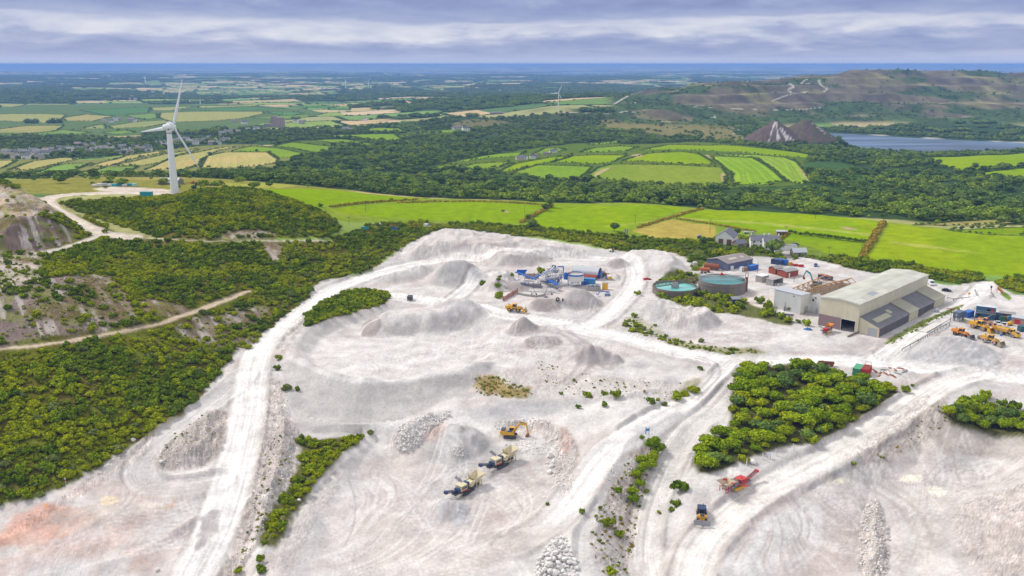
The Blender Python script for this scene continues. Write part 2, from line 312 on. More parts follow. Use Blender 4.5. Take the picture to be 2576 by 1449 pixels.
# valley woods (everything between the near fields and the plain that is not a field)
paint([(-60,436),(200,440),(430,442),(480,425),(700,402),(800,385),(890,372),(1010,366),(1040,352),(1190,332),(1320,302),(1440,296),(1560,288),(1720,330),(1830,350),(1900,352),(2100,362),(2250,386),(2620,392),(2700,575),(2250,556),(1800,524),(1400,512),(1060,497),(800,470),(620,462),(430,452),(200,450)], WOODC, 6, .3, 4, .95, noise=6)
paint([(-80,345),(150,340),(420,352),(560,330),(720,325),(860,320),(1000,312),(1000,360),(840,372),(700,362),(560,372),(430,378),(250,398),(-80,412)], WOODC*1.2, 6, .3, 4, .8, noise=10)
paint([(1040,320),(1180,300),(1320,292),(1500,285),(1640,276),(1880,345),(1980,352),(2100,362),(2000,372),(1850,362),(1600,352),(1400,352),(1250,345),(1180,336)], V3(.075,.10,.035), 8, .3, 7, .62, noise=10)
paint([(1480,312),(1590,288),(1760,288),(1850,315),(1895,336),(1870,353),(1740,349),(1600,330)], V3(.21,.19,.07), 6, .4, 7, .10, noise=10)
paint([(1120,318),(1160,300),(1260,302),(1290,312),(1200,325)], V3(.16,.15,.06), 6, .4, 7, .08, noise=8)
paint([(1740,435),(2040,460),(2120,480),(2240,500),(2100,520),(1900,515),(1750,490)], V3(.055,.10,.025), 6, .4, 4, .55, noise=8)
paint([(2000,410),(2080,400),(2160,420),(2230,455),(2160,470),(2080,455)], V3(.06,.12,.035), 6, .4, 4, .45, noise=8)
# old spoil hill beyond the lake
hm = _hillm
hc = mixc(V3(.185,.16,.095) * np.ones_like(COL), V3(.26,.235,.10), sst(.42, .62, fbm(GX / 160., GY / 300., 4, 101)))
hc = mixc(hc, V3(.13,.11,.085), sst(.5, .62, fbm(GX / 130. + 9, GY / 200., 4, 104)) * .8)
fq2 = q_ - np.floor(q_)
hc = mixc(hc * .92, V3(.33,.29,.21), sst(.90, .97, fq2) * sst(.44, .55, fbm(GX / 90., GY / 90., 3, 108)) * .75); hc = mixc(hc, V3(.06,.05,.045), (1 - sst(.30, .5, np.abs(fq2 - .5) * 2)) * .22)
hgreen = sst(.5, .62, fbm(GX / 210. - 4, GY / 210., 4, 110) + .34 * sst(6, -46, HG) - .07)
hc = mixc(hc, V3(.055,.10,.03), hgreen * .9) * (.45 + 1.1 * fbm(GX / 26., GY / 60., 4, 117)[..., None])
COL = mixc(COL, hc, sst(.15, .5, hm)); WOOD = np.where(hm > .4, hgreen * .38 + .015, WOOD); ZONE = np.where(hm > .4, 3, ZONE)
shore = poly_sd(GX, GY, lake_poly)
fs = sst(-30, -14, shore + 22 * (fbm(GX / 60., GY / 60., 3, 119) - .5)) * (GX / GY > .30) * (GY > 1900)
COL = mixc(COL, V3(.46,.42,.36) * np.ones_like(COL), fs * sst(.36, .5, fbm(GX / 90., GY / 90., 3, 123))); WOOD = np.where(shore > -34, 0, WOOD); FARW = np.where((shore > -160), 0, FARW); PATCH_EDGE &= shore < -160; ZONE = np.where((ZONE == 0) & (shore > -160), 7, ZONE)
COL = mixc(COL, V3(.07,.10,.04) * np.ones_like(COL), sst(-160, -140, shore) * (1 - sst(-40, -30, shore)) * (GY < 1900))
for (tx, ty), r, k in ((TIP1, 66, 0), (TIP2, 72, 1)):
    W = sub([(tx - r, ty - r), (tx + r, ty + r)], 4); dx, dy = GX[W] - tx, GY[W] - ty; d = np.hypot(dx, dy) / r; an = np.arctan2(dx, -dy)
    c = V3(.13,.095,.085) * (.75 + .5 * nB[W])[..., None]
    an2 = an + .12 * (fbm(dx / 8., dy / 8., 3, 8) - .5)
    if k == 0: st = sst(.50, .58, vn(an * 13, d * 1.6, 6) * .62 + .38 * vn(an * 37, d * 4, 16)  - .05) * sst(-.75, -.5, an2) * (1 - sst(.35, .5, an2)) + sst(.06, .16, an2) * (1 - sst(.36, .46, an2)) * sst(.3, .42, vn(an * 30, d * 5, 19))
    else: st = sst(.74, .80, an2) * (1 - sst(.95, 1.02, an2)) * .8 * sst(.3, .5, vn(dx / 4., dy / 4., 9)) * (1 - sst(.6, .9, d))
    c = mixc(c, V3(.62,.58,.56), np.clip(st, 0, 1) * (1 - sst(.78, .95, d)) * (.7 + .3 * nB[W]))
    if k == 1: c = mixc(c, V3(.10,.12,.04), sst(.5, .66, fbm(dx / 9., dy / 9., 3, 12)) * .6)
    m = (d < .93) ; COL[W] = np.where(m[..., None], c, COL[W]); WOOD[W] = np.where(d < .93, 0, WOOD[W]); ZONE[W] = np.where(m, 8, ZONE[W])
# ------------------------------------------------ farmland
FIELDS = []
def field(pts, col, var=.07, strip=0., hedge=1, sm=0, feather=1.2, wood=0.):
    P = paint(pts, col, feather, var, 2, wood, sm=sm, strip=strip); FIELDS.append((P, hedge)); return P
for p_, c_ in (([(1040,429),(1128,409),(1190,396),(1335,372),(1470,358),(1620,364),(1720,356),(1830,361),(2048,388),(2040,400),(2012,410),(2052,460),(1980,468),(1900,470),(1830,474),(1700,472),(1540,464),(1480,454),(1400,456),(1310,448),(1252,435),(1160,429)], V3(.10,.155,.02)),
    ([(-60,399),(80,400),(230,405),(420,374),(620,361),(700,371),(790,390),(730,401),(700,421),(600,433),(440,440),(280,444),(60,447),(-60,442)], V3(.20,.21,.06)), ([(570,384),(690,365),(780,351),(960,362),(1030,330),(1025,359),(900,350),(840,365),(790,388),(700,400)], V3(.10,.15,.02)), ([(-80,345),(0,262),(300,262),(560,262),(860,282),(700,302),(560,330),(300,345),(100,340)], V3(.11,.17,.05))): paint(p_, c_, 3, .2, 2, .0, noise=3)
B_, M_, T_, Y_c, G_ = GRASS, V3(.185,.30,.02), V3(.40,.36,.12), V3(.33,.33,.10), V3(.17,.27,.05)
TG_ = V3(.09,.20,.05)
field([(1287,435),(1352,415),(1489,419),(1459,447),(1422,450),(1369,450),(1325,440)], M_)
field([(1469,445),(1502,423),(1539,413),(1717,416),(1817,421),(1830,440),(1820,468),(1717,466),(1560,455)], V3(.19,.27,.025), .12)
field([(1259,430),(1292,413),(1379,397),(1442,390),(1402,405),(1359,413),(1285,430)], B_)
field([(1389,408),(1439,393),(1492,390),(1579,390),(1545,407),(1499,413),(1425,409)], B_)
field([(1565,405),(1625,387),(1717,382),(1757,387),(1800,413),(1717,413)], B_)
field([(1784,393),(1893,397),(1950,433),(1977,457),(1917,465),(1844,462),(1840,433),(1817,417)], V3(.20,.33,.02), .08, .5)
field([(1800,388),(1903,390),(1977,397),(2003,407),(2043,457),(2017,463),(1983,457),(1950,430),(1903,397)], V3(.22,.33,.03), .08, .5)
field([(1612,378),(1680,365),(1817,365),(1917,373),(2003,383),(2040,390),(2033,397),(1950,392),(1850,383),(1717,377)], B_)
for p in ([(1049,427),(1125,415),(1172,413),(1142,422)],[(1155,423),(1192,412),(1289,407),(1259,420),(1225,425)],[(1139,407),(1192,397),(1252,387),(1325,383),(1302,393),(1225,398),(1179,405)],
    [(1339,388),(1369,373),(1405,372),(1425,377),(1379,387)],[(1459,383),(1492,373),(1559,368),(1609,370),(1575,380),(1509,383)],[(1475,362),(1565,352),(1555,358),(1492,365)],
    [(902,332),(935,322),(1025,323),(1005,333)],[(835,340),(992,337),(1022,357),(985,358),(909,348),(838,347)],[(690,367),(733,358),(833,368),(827,380),(793,385),(733,373)],
    [(583,380),(633,368),(700,373),(787,390),(733,397),(700,397),(677,383),(632,382)],[(777,353),(859,350),(960,365),(859,364)],[(1040,327),(1180,325),(1186,333),(1100,334)]): field(p, M_ * (.92 + .16 * random.random()))
field([(503,422),(520,393),(567,383),(673,383),(700,400),(693,410),(650,417),(567,422)], T_, .08, .25)
field([(363,427),(443,393),(567,370),(617,368),(547,380),(513,397),(497,417),(450,430)], T_ * .95, .08, .2)
field([(290,415),(417,387),(493,375),(500,377),(447,390),(400,410),(360,417)], Y_c)
field([(223,418),(317,392),(400,380),(417,383),(333,400),(277,417)], T_)
field([(197,433),(267,420),(350,418),(333,427),(300,435)], G_)
field([(70,437),(127,420),(160,413),(230,410),(200,423),(150,433)], G_ * 1.15)
field([(20,427),(83,405),(150,397),(213,397),(160,408),(67,430)], T_ * .95)
field([(-60,436),(-60,404),(43,403),(20,417)], T_)
def cf(pts, col, **k): return field(cr(0, 0, pts), col, **k)
cf([(-200,865),(500,865),(450,900),(330,930),(150,920),(-200,905)], Y_c); cf([(-200,1000),(200,950),(480,950),(420,990),(200,1005)], Y_c * .9)
cf([(200,1012),(480,978),(690,1000),(600,1012)], G_); cf([(600,832),(1000,812),(1130,812),(1120,850),(800,870)], TG_); cf([(1210,852),(1560,842),(1980,842),(2000,857),(1850,890),(1640,910),(1300,920),(1200,890)], Y_c, var=.1)
cf([(470,892),(650,862),(860,877),(700,915),(500,912)], T_ * .9); cf([(820,952),(1000,922),(1250,907),(1290,922),(1100,960),(850,970)], V3(.25,.29,.09)); cf([(940,872),(1180,852),(1190,890),(1100,905)], G_)
cf([(1140,812),(1480,802),(1300,832),(1150,834)], Y_c); cf([(1370,832),(1900,804),(2160,822),(1700,842)], TG_); cf([(2010,842),(2300,852),(2200,872),(2060,860)], TG_ * 1.2); cf([(1900,887),(2430,862),(2300,887),(2100,900)], G_)
cf([(770,1002),(950,982),(1020,1000),(900,1015)], G_); cf([(590,972),(790,937),(800,970)], V3(.25,.29,.09)); cf([(-100,780),(200,787),(100,807),(-100,810)], Y_c); cf([(1500,800),(1980,790),(1920,800),(1500,815)], Y_c)
cf([(2180,795),(2560,800),(2500,815),(2200,812)], TG_); cf([(2480,812),(2640,815),(2640,832),(2480,830)], TG_)
# near pasture belt
paint([(600,470),(900,484),(1050,497),(1300,506),(1720,517),(2215,556),(2300,566),(2640,605),(2640,702),(2450,692),(2300,676),(2150,655),(1950,628),(1760,600),(1500,590),(1300,566),(1000,552),(880,560),(830,548),(760,520)], V3(.20,.28,.02), 2, .15, 2, 0)
field([(620,472),(720,471),(800,474),(900,484),(1040,497),(1046,503),(930,508),(880,513),(830,516),(780,520),(740,498)], GRASS, .05, 0, 0)
field([(830,530),(880,519),(1000,512),(1120,508),(1300,513),(1365,517),(1300,562),(1200,556),(1100,553),(1000,548)], GRASS, .05, 0, 0)
field([(1385,516),(1560,517),(1720,520),(1700,535),(1640,548),(1590,570),(1560,580),(1480,582),(1330,566)], GRASS, .05, 0, 0)
field([(1690,550),(1760,528),(1900,530),(2060,540),(2215,558),(2195,608),(2050,592),(1960,585),(1800,566),(1710,548)], GRASS, .05, 0, 0)
field([(1962,590),(1995,588),(2180,612),(2150,650),(2050,640),(1940,625)], GRASS2, .08, 0, 0)
field([(2240,562),(2300,570),(2440,585),(2640,606),(2640,700),(2560,697),(2400,688),(2300,672),(2165,655),(2210,610)], V3(.215,.315,.003), .10, 0, 0)
field([(1590,580),(1690,552),(1800,568),(1800,596),(1760,600),(1640,598)], DRY, .16, 0, 0); field([(1800,570),(1950,590),(1920,600),(1810,596)], V3(.20,.29,.03), .15, 0, 0)
field([(2300,402),(2330,397),(2450,392),(2640,380),(2640,415),(2560,420),(2420,430),(2380,420)], GRASS, .06); field([(2440,437),(2500,430),(2640,420),(2640,447),(2480,447)], GRASS, .06)
field([(2380,578),(2640,570),(2640,600),(2480,590)], GRASS2 * .9, .1); field([(2300,566),(2480,553),(2640,548),(2640,556),(2450,568)], STRAW * .8, .12)
paint([(1690,552),(1730,547),(1900,556),(2100,577),(2215,592),(2212,597),(2100,583),(1900,562),(1740,552)], V3(.30,.36,.05), 1.5, .15)
paint([(1520,568),(1600,560),(1720,545),(1720,548),(1600,564),(1530,572)], V3(.30,.37,.04), 1.2, .15)
paint([(2215,606),(2330,616),(2500,640),(2330,624)], V3(.33,.36,.06), 4, .2)
for P_, k_ in FIELDS:      # hedge banks
    if not k_: continue
    W = sub(P_, 6); d, s, sg = line_d(GX[W], GY[W], list(P_) + [P_[0]]); hw_ = 1.1 + np.median(GY[W]) * .0012
    COL[W] = mixc(COL[W], WOODC * .9 * np.ones(d.shape + (3,)), (1 - sst(hw_ * .6, hw_ * 1.2, d + (nA[W] - .5) * 1.5)) * .85)
fm = (ZONE == 2) & (GY < 760); pt_ = sst(.46, .66, fbm(GX / 34. + 5, GY / 60., 5, 231)); COL = np.where(fm[..., None], mixc(COL, COL * V3(1.28, 1.10, 1.6), pt_ * .7), COL)
fm = (ZONE == 2) & (GY >= 760) & (GY < 2600); pt_ = sst(.48, .66, fbm(GX / 60. + 5, GY / 110., 4, 233)); COL = np.where(fm[..., None], mixc(COL, COL * V3(1.22, 1.06, 1.2), pt_ * .7), COL)
for p_ in ([(1586,390),(1612,386),(1618,394),(1596,398)],[(1812,440),(1822,430),(1824,455),(1816,458)],[(1500,430),(1540,418),(1520,432),(1490,448)],[(1770,388),(1800,393),(1796,400),(1780,396)],[(2010,415),(2022,430),(2034,452),(2028,452),(2014,432)],[(1262,530),(1278,529),(1280,534),(1264,534)],[(2120,570),(2160,575),(2150,580),(2115,574)]): paint(p_, V3(.40,.33,.16), 1.5, .3, noise=2)
# rough grass on the hill behind the turbine
paint([(-60,455),(200,445),(450,445),(620,455),(800,470),(880,478),(900,484),(800,474),(640,474),(560,478),(430,492),(250,486),(100,492),(-60,475)], V3(.24,.23,.05), 3, .35, 7, .06, noise=5)
for p, c in (([(520,463),(700,460),(760,470),(600,472)], V3(.33,.33,.06)), ([(200,447),(420,446),(560,455),(300,456)], V3(.33,.27,.09)), ([(240,470),(430,474),(430,488),(240,484)], V3(.58,.50,.42))): paint(p, c, 3, .3, noise=3)
paint([(985,570),(1060,575),(1110,590),(1070,602),(1010,600),(985,590)], V3(.52,.48,.45), 3, .2)
paint([(940,640),(1010,615),(1080,590),(1130,576),(1300,588),(1500,618),(1640,630),(1780,640),(1960,628),(1960,600),(1760,610),(1500,590),(1300,563),(1000,552),(900,575)], SCRUB, 3, .3, 6, .8, noise=4)
# ------------------------------------------------ quarry
QP = [(-80,1296),(0,1274),(100,1248),(200,1200),(310,1130),(400,1075),(480,1020),(510,985),(560,930),(592,880),(634,850),(712,800),(775,745),(795,706),(860,698),(925,690),(960,662),(1010,625),(1050,598),(1109,576),(1160,574),(1242,584),(1358,601),(1492,622),(1560,634),(1690,631),(1735,652),(1750,690),(1800,650),(1890,640),(2000,636),(2080,655),(2150,680),(2230,690),(2300,702),(2400,722),(2450,706),(2516,708),(2530,738),(2640,752),(3300,900),(3300,1700),(-700,1700),(-700,1400)]
quarry_poly = paint(QP, SAND, 1.2, .2, 1, 0, noise=1.2, bump=.6)
qm = poly_sd(GX, GY, quarry_poly) > 0
qn = fbm(GX / 22., GY / 22., 5, 120); qs = fbm((GX * .9 + GY * .44) / 30., (GY * .9 - GX * .44) / 5.5, 4, 124)
qc = mixc(COL, SANDL * np.ones_like(COL), sst(.50, .70, qn) * .55); qc = mixc(qc, SANDG * np.ones_like(COL), sst(.52, .68, fbm(GX / 16. + 40, GY / 16., 4, 127)) * .4)
qc = mixc(qc, V3(.50,.41,.38) * np.ones_like(COL), sst(.52, .68, qs) * .4)
COL = np.where(qm[..., None], qc, COL)
def blot(pts, col, feather=2.5, amt=1., noise=3., var=.15):
    P = smooth_poly(gpl(pts)); W = sub(P, feather * 3 + noise); x, y = GX[W], GY[W]
    t = sst(-feather, feather, poly_sd(x, y, P) + (fbm(x / (noise * 2.2), y / (noise * 2.2), 4, 37) - .5) * 2.6 * noise) * amt
    COL[W] = mixc(COL[W], col * (1 + var * 2 * (nB[W] - .5))[..., None], t)
# smooth dumped sand slopes, painted greyer so the faces read as shaded
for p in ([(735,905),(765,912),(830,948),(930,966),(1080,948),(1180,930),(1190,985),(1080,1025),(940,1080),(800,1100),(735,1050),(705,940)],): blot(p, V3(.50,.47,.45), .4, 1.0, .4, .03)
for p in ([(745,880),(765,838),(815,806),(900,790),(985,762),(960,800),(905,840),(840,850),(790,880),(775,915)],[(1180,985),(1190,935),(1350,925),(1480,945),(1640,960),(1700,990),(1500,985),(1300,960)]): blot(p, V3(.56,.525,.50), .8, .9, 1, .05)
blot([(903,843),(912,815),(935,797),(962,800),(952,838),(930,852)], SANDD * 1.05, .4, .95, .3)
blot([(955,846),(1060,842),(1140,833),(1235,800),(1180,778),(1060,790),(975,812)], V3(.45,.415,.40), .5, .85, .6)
for (u, v, r, c) in ((1317,822,8,SANDD*1.1),(1365,856,8,SANDD),(1373,766,7,SANDD),(1303,722,6.5,SANDD*1.15),(1160,695,15,SANDG),(2395,880,17,V3(.43,.43,.44)),(1125,1281,7,V3(.42,.42,.44)),(1160,1100,12,SANDG),(1555,664,6,SANDD*1.2),(1470,758,9,V3(.42,.38,.37))):
    x0, y0, _ = gp(u, v); W = sub([(x0 - r * 2, y0 - r * 2), (x0 + r * 2, y0 + r * 2)], 2); d = np.hypot(GX[W] - x0, (GY[W] - y0)) / r * (1 + .5 * (nA[W] - .5)); COL[W] = mixc(COL[W], c * (.85 + .3 * nB[W])[..., None], 1 - sst(.75, 1.1, d))
for p in ([(1405,905),(1420,888),(1470,884),(1540,890),(1575,910),(1540,922),(1470,921)],[(1225,676),(1260,655),(1310,640),(1360,640),(1300,668)],[(1370,655),(1400,632),(1480,640),(1500,652),(1420,655)]): blot(p, V3(.40,.35,.335), 1.5, .7, 2.5)
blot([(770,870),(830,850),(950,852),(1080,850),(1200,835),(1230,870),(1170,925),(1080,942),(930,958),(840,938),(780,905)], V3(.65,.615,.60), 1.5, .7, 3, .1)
blot([(640,1440),(700,1365),(765,1280),(835,1190),(900,1130),(960,1100),(950,1130),(880,1190),(820,1290),(800,1390),(790,1470),(640,1470)], V3(.50,.475,.465), 1, .75, 2, .1)
blot([(1098,1135),(1110,1075),(1128,1062),(1160,1080),(1150,1120),(1130,1150)], V3(.47,.46,.46), .6, .8, .6); blot([(1000,820),(1100,800),(1180,778),(1060,788),(970,806)], SANDL, 1, .6, 1)
def crest(pts, w, col, amt=.8):  # thin pale line painted along a crest as its highlight
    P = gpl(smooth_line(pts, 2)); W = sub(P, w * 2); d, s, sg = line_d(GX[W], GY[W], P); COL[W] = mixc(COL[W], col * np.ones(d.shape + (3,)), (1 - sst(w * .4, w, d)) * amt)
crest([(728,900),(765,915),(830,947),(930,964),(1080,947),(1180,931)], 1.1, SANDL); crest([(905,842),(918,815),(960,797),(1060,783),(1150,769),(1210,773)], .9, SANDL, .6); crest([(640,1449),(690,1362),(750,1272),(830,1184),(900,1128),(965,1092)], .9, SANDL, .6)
# red, pink and rust stained clay
blot([(-40,1350),(60,1300),(170,1272),(260,1290),(220,1330),(90,1370),(-40,1395)], RED, 2, .8, 5, .35); blot([(-40,1420),(100,1370),(250,1320),(370,1320),(300,1400),(60,1449),(-40,1470)], PINK, 3, .8, 6, .3); blot([(250,1340),(330,1300),(430,1262),(440,1275),(350,1330),(280,1375)], PINK * .95, 2, .6, 4, .3)
blot([(150,1290),(300,1230),(480,1230),(400,1300),(250,1340)], V3(.64,.55,.47), 4, .6, 5); blot([(100,1240),(330,1190),(520,1215),(420,1245),(250,1262)], V3(.62,.50,.46), 3, .5, 4)
blot([(330,1440),(300,1420),(370,1380),(440,1330),(470,1330),(440,1400),(400,1450)], V3(.42,.33,.31), 3, .7, 3); blot([(310,1390),(350,1365),(375,1390),(350,1425)], PINK, 1.5, .6, 2)
blot([(-40,1449),(60,1410),(200,1390),(300,1420),(250,1470),(-40,1490)], V3(.56,.54,.54), 3, .55, 4)
blot([(250,1258),(275,1245),(298,1252),(295,1268),(255,1272)], V3(.80,.66,.44), .3, 1, .5, .03); blot([(414,1275),(440,1258),(447,1260),(425,1280)], V3(.62,.38,.22), .5, .9, .5)
blot([(110,1270),(125,1266),(124,1276),(113,1278)], V3(.68,.28,.12), .4, .9, .3)
blot([(1070,1060),(1110,1055),(1120,1090),(1060,1110)], PINK, 2, .6, 2); blot([(1405,1080),(1425,1075),(1440,1110),(1420,1150),(1410,1120)], V3(.48,.31,.26), 1, .6, 1)
for p in ([(1690,1300),(1790,1260),(1900,1235),(2000,1255),(1950,1330),(1850,1360),(1780,1449),(1690,1449)],[(2000,1449),(2060,1350),(2150,1290),(2165,1449)],[(2250,1260),(2330,1290),(2350,1400),(2290,1449),(2260,1330)]): blot(p, V3(.50,.44,.42), 3, .6, 5)
blot([(1950,1300),(2040,1250),(2070,1290),(1990,1390),(1900,1440),(1860,1430)], V3(.52,.51,.52), 2.5, .7, 4)
blot([(1700,1470),(1740,1380),(1900,1262),(2080,1192),(2300,1142),(2660,1150),(2660,1240),(2400,1272),(2362,1290),(2385,1470)], V3(.55,.51,.485), 2, .7, 4, .12)
blot([(1680,1440),(1760,1320),(1890,1250),(2000,1236),(2080,1250),(2000,1262),(1900,1300),(1810,1390),(1750,1470)], V3(.465,.405,.38), 1.5, .8, 4, .15); blot([(1905,1335),(1980,1275),(2050,1258),(2078,1278),(2055,1330),(1965,1402),(1840,1470),(1780,1470)], V3(.61,.595,.585), 1.5, .8, 4, .12)
blot([(1990,1470),(2060,1372),(2120,1310),(2160,1272),(2164,1470)], V3(.53,.455,.43), .8, .9, 1.5, .08); blot([(2370,1292),(2398,1270),(2440,1274),(2480,1340),(2570,1470),(2430,1470),(2392,1385)], V3(.47,.44,.425), .5, .95, .8, .06); blot([(2240,1255),(2330,1290),(2350,1400),(2290,1470),(2250,1470)], V3(.60,.55,.52), 1.5, .7, 3, .2)
blot([(2388,1066),(2480,1090),(2576,1102),(2660,1112),(2660,1150),(2450,1138),(2380,1150),(2300,1134),(2200,1166),(2150,1172),(2250,1092),(2335,1030)], V3(.47,.42,.385), .5, .9, 1, .15)
blot([(2055,1207),(2090,1197),(2130,1203),(2150,1212),(2100,1220)], V3(.84,.78,.64), .4, 1, .8, .03); blot([(2255,1205),(2290,1192),(2325,1198),(2315,1212),(2275,1214)], V3(.86,.81,.68), .3, 1, .6, .02); blot([(2330,1225),(2360,1222),(2385,1240),(2365,1250),(2340,1240)], V3(.84,.79,.66), .3, 1, .8, .02)
blot([(2360,1290),(2420,1260),(2600,1230),(2640,1449),(2440,1449),(2380,1340)], V3(.49,.445,.425), 3, .7, 3)
for p in ([(820,1300),(960,1240),(1110,1300),(1250,1380),(1200,1449),(900,1449)],[(1250,1230),(1380,1180),(1400,1230),(1300,1310),(1200,1330)],[(900,1180),(1050,1150),(1150,1170),(1000,1220)]): blot(p, V3(.60,.53,.50), 5, .6, 7)
blot([(1180,1020),(1290,1010),(1430,1010),(1420,1040),(1280,1055),(1180,1050)], V3(.43,.42,.43), 2, .7, 2.5)
blot([(1188,955),(1230,940),(1280,965),(1350,985),(1300,1005),(1200,998)], V3(.30,.22,.06), 1.2, .85, 3, .4); blot([(1610,1260),(1650,1190),(1640,1280),(1590,1360)], V3(.34,.25,.09), 1.2, .7, 2.5, .4); blot([(1700,990),(1740,950),(1775,960),(1740,1010)], V3(.22,.20,.07), 1, .6, 2, .4)
blot([(1580,1400),(1530,1300),(1560,1200),(1620,1110),(1640,1120),(1600,1280),(1600,1449)], V3(.43,.38,.35), 2, .65, 3)
blot([(1570,800),(1620,795),(1670,840),(1640,850),(1580,830)], V3(.30,.28,.13), 1.5, .5, 2.5, .4); blot([(1660,850),(1800,872),(1930,885),(1930,897),(1800,890),(1680,868)], V3(.22,.22,.07), 1, .75, 2, .4)
blot([(2150,1160),(2230,1100),(2330,1020),(2380,990),(2390,1080),(2300,1110),(2200,1170)], V3(.43,.39,.36), 1.5, .8, 2)
blot([(690,1080),(740,1100),(690,1260),(600,1420),(560,1449),(620,1280)], V3(.52,.465,.44), 3, .7, 3)
blot([(400,1180),(384,1150),(440,1096),(560,1022),(575,1100),(540,1160),(480,1180)], V3(.47,.43,.40), 1.5, .8, 2)
# demolished yard, shed apron
blot([(1850,735),(1960,740),(1960,800),(1880,770)], V3(.60,.51,.44), 2, .6, 3); blot([(2150,850),(2200,850),(2230,880),(2140,900),(2060,880)], V3(.46,.43,.415), 2.5, .7, 4)
blot([(2260,890),(2330,850),(2480,780),(2576,800),(2576,860),(2470,900),(2330,905)], V3(.50,.47,.45), 3, .5, 4)
# ------------------------------------------------ carriageways and wheel tracks
def lay(nm, col, extra=0., amt=.92, edge=.9, zone=5, ruts=1.):
    P, hw = ROADS[nm]; W = sub(P, hw + 4 + extra); d, s, sg = line_d(GX[W], GY[W], P)
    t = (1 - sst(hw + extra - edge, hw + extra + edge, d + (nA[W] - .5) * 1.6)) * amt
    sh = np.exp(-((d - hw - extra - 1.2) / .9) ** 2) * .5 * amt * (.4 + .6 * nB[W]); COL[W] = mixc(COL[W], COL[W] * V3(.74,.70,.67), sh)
    if nm == 'r_a': t = t * (1 - sst(.80, 1., s / s.max()))
    ac = d * sg; r = fbm(ac * .8 + 3, s * .018, 4, 140); r2 = fbm(ac * 2.5, s * .03, 2, 144)
    c = col * (1 + ruts * ((r - .5) * .62 + (r2 - .5) * .36))[..., None]
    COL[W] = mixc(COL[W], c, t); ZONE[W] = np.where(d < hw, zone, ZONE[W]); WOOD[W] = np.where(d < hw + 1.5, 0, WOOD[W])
RC = V3(.745,.715,.69)
lay('r_hill', V3(.62,.53,.44)); lay('r_hill_b', V3(.50,.45,.38), -.5, .6); lay('r_hill_c', V3(.60,.53,.46))
def track(pts, w, col, amt=.6, pair=True):
    P = gpl(smooth_line(pts, 2)); W = sub(P, w + 2); d, s, sg = line_d(GX[W], GY[W], P)
    q = np.abs(d - w * .42) if pair else d
    ww = w * .2 if pair else w * .5
    t = (1 - sst(ww * .6, ww * 1.3, q)) * amt * sst(.25, .5, fbm(s * .06, d * .2, 2, 150)); COL[W] = mixc(COL[W], col * np.ones(t.shape + (3,)), t)
def floor_scrub(pts, col, amt):   # swirls of wheel marks over an open floor
    P = smooth_poly(gpl(pts)); W = sub(P, 4); x, y = GX[W], GY[W]; m = sst(-1, 6, poly_sd(x, y, P))
    wx = x + 26 * (fbm(x / 45., y / 45., 2, 160) - .5); wy = y + 26 * (fbm(x / 45. + 7, y / 45., 2, 161) - .5)
    an = 2.4 * fbm(x / 70., y / 70., 2, 162) + .2; px = wx * np.cos(an) + wy * np.sin(an); py = -wx * np.sin(an) + wy * np.cos(an)
    k = sst(.42, .58, fbm(x / 18., y / 18., 3, 169))
    n = fbm(px / 22., py / 2.1, 5, 165); COL[W] = mixc(COL[W], col * np.ones(m.shape + (3,)), m * amt * sst(.45, .75, n) * (.3 + .7 * k))
    n = fbm(px / 20. + 30, py / 1.9, 5, 167); COL[W] = mixc(COL[W], SANDL * np.ones(m.shape + (3,)), m * amt * sst(.46, .74, n) * (1 - .7 * k))
for p, c, a in (([(790,1300),(900,1180),(1100,1150),(1380,1150),(1420,1200),(1330,1340),(1330,1470),(760,1470)], V3(.47,.40,.375), .75), ([(-80,1400),(200,1260),(540,1180),(480,1449),(-80,1500)], V3(.55,.43,.38), .5),
    ([(1680,1470),(1720,1330),(1950,1220),(2300,1140),(2640,1130),(2640,1250),(2380,1260),(2350,1470)], V3(.44,.38,.36), .75), ([(1000,880),(1250,810),(1450,830),(1650,900),(1600,960),(1300,925),(1180,935)], V3(.46,.40,.385), .6),
    ([(2300,900),(2576,790),(2640,950),(2450,925)], V3(.52,.475,.45), .55), ([(760,900),(1000,870),(1230,860),(1150,930),(900,955)], V3(.54,.50,.49), .4), ([(1400,800),(1560,790),(1600,840),(1450,825)], V3(.42,.38,.37), .7), ([(1640,775),(1900,800),(2050,880),(1700,850)], V3(.52,.48,.46), .5)): floor_scrub(p, c, a)
def ruts(pts, n, head, spread, L0, L1, seed):
    g = random.Random(seed); P = smooth_poly(gpl(pts)); A_ = np.array(P)
    for _ in range(n):
        for _t in range(30):
            x, y = g.uniform(A_[:,0].min(), A_[:,0].max()), g.uniform(A_[:,1].min(), A_[:,1].max())
            if poly_sd(np.array([x]), np.array([y]), P)[0] > 1: break
        a = head + g.gauss(0, spread); k = g.gauss(0, .035); ln = [(x, y)]
        for _s in range(int(g.uniform(L0, L1) / 1.6)): a += k * 1.6; x += 1.6 * math.cos(a); y += 1.6 * math.sin(a); ln.append((x, y))
        if len(ln) < 3: continue
        dark = g.random() < .6; c = V3(.40,.36,.35) * g.uniform(.9, 1.15) if dark else V3(.70,.68,.67); W = sub(ln, 3); d, s, sg = line_d(GX[W], GY[W], ln); end = sst(0, 4, s) * (1 - sst(s.max() - 5, s.max() - .5, s)); off = .95 if g.random() < .7 else 0
        t = (1 - sst(.18, .42, np.abs(d - off))) * end * g.uniform(.2, .55); COL[W] = mixc(COL[W], c * np.ones(t.shape + (3,)), t); HG[W] -= t * .10
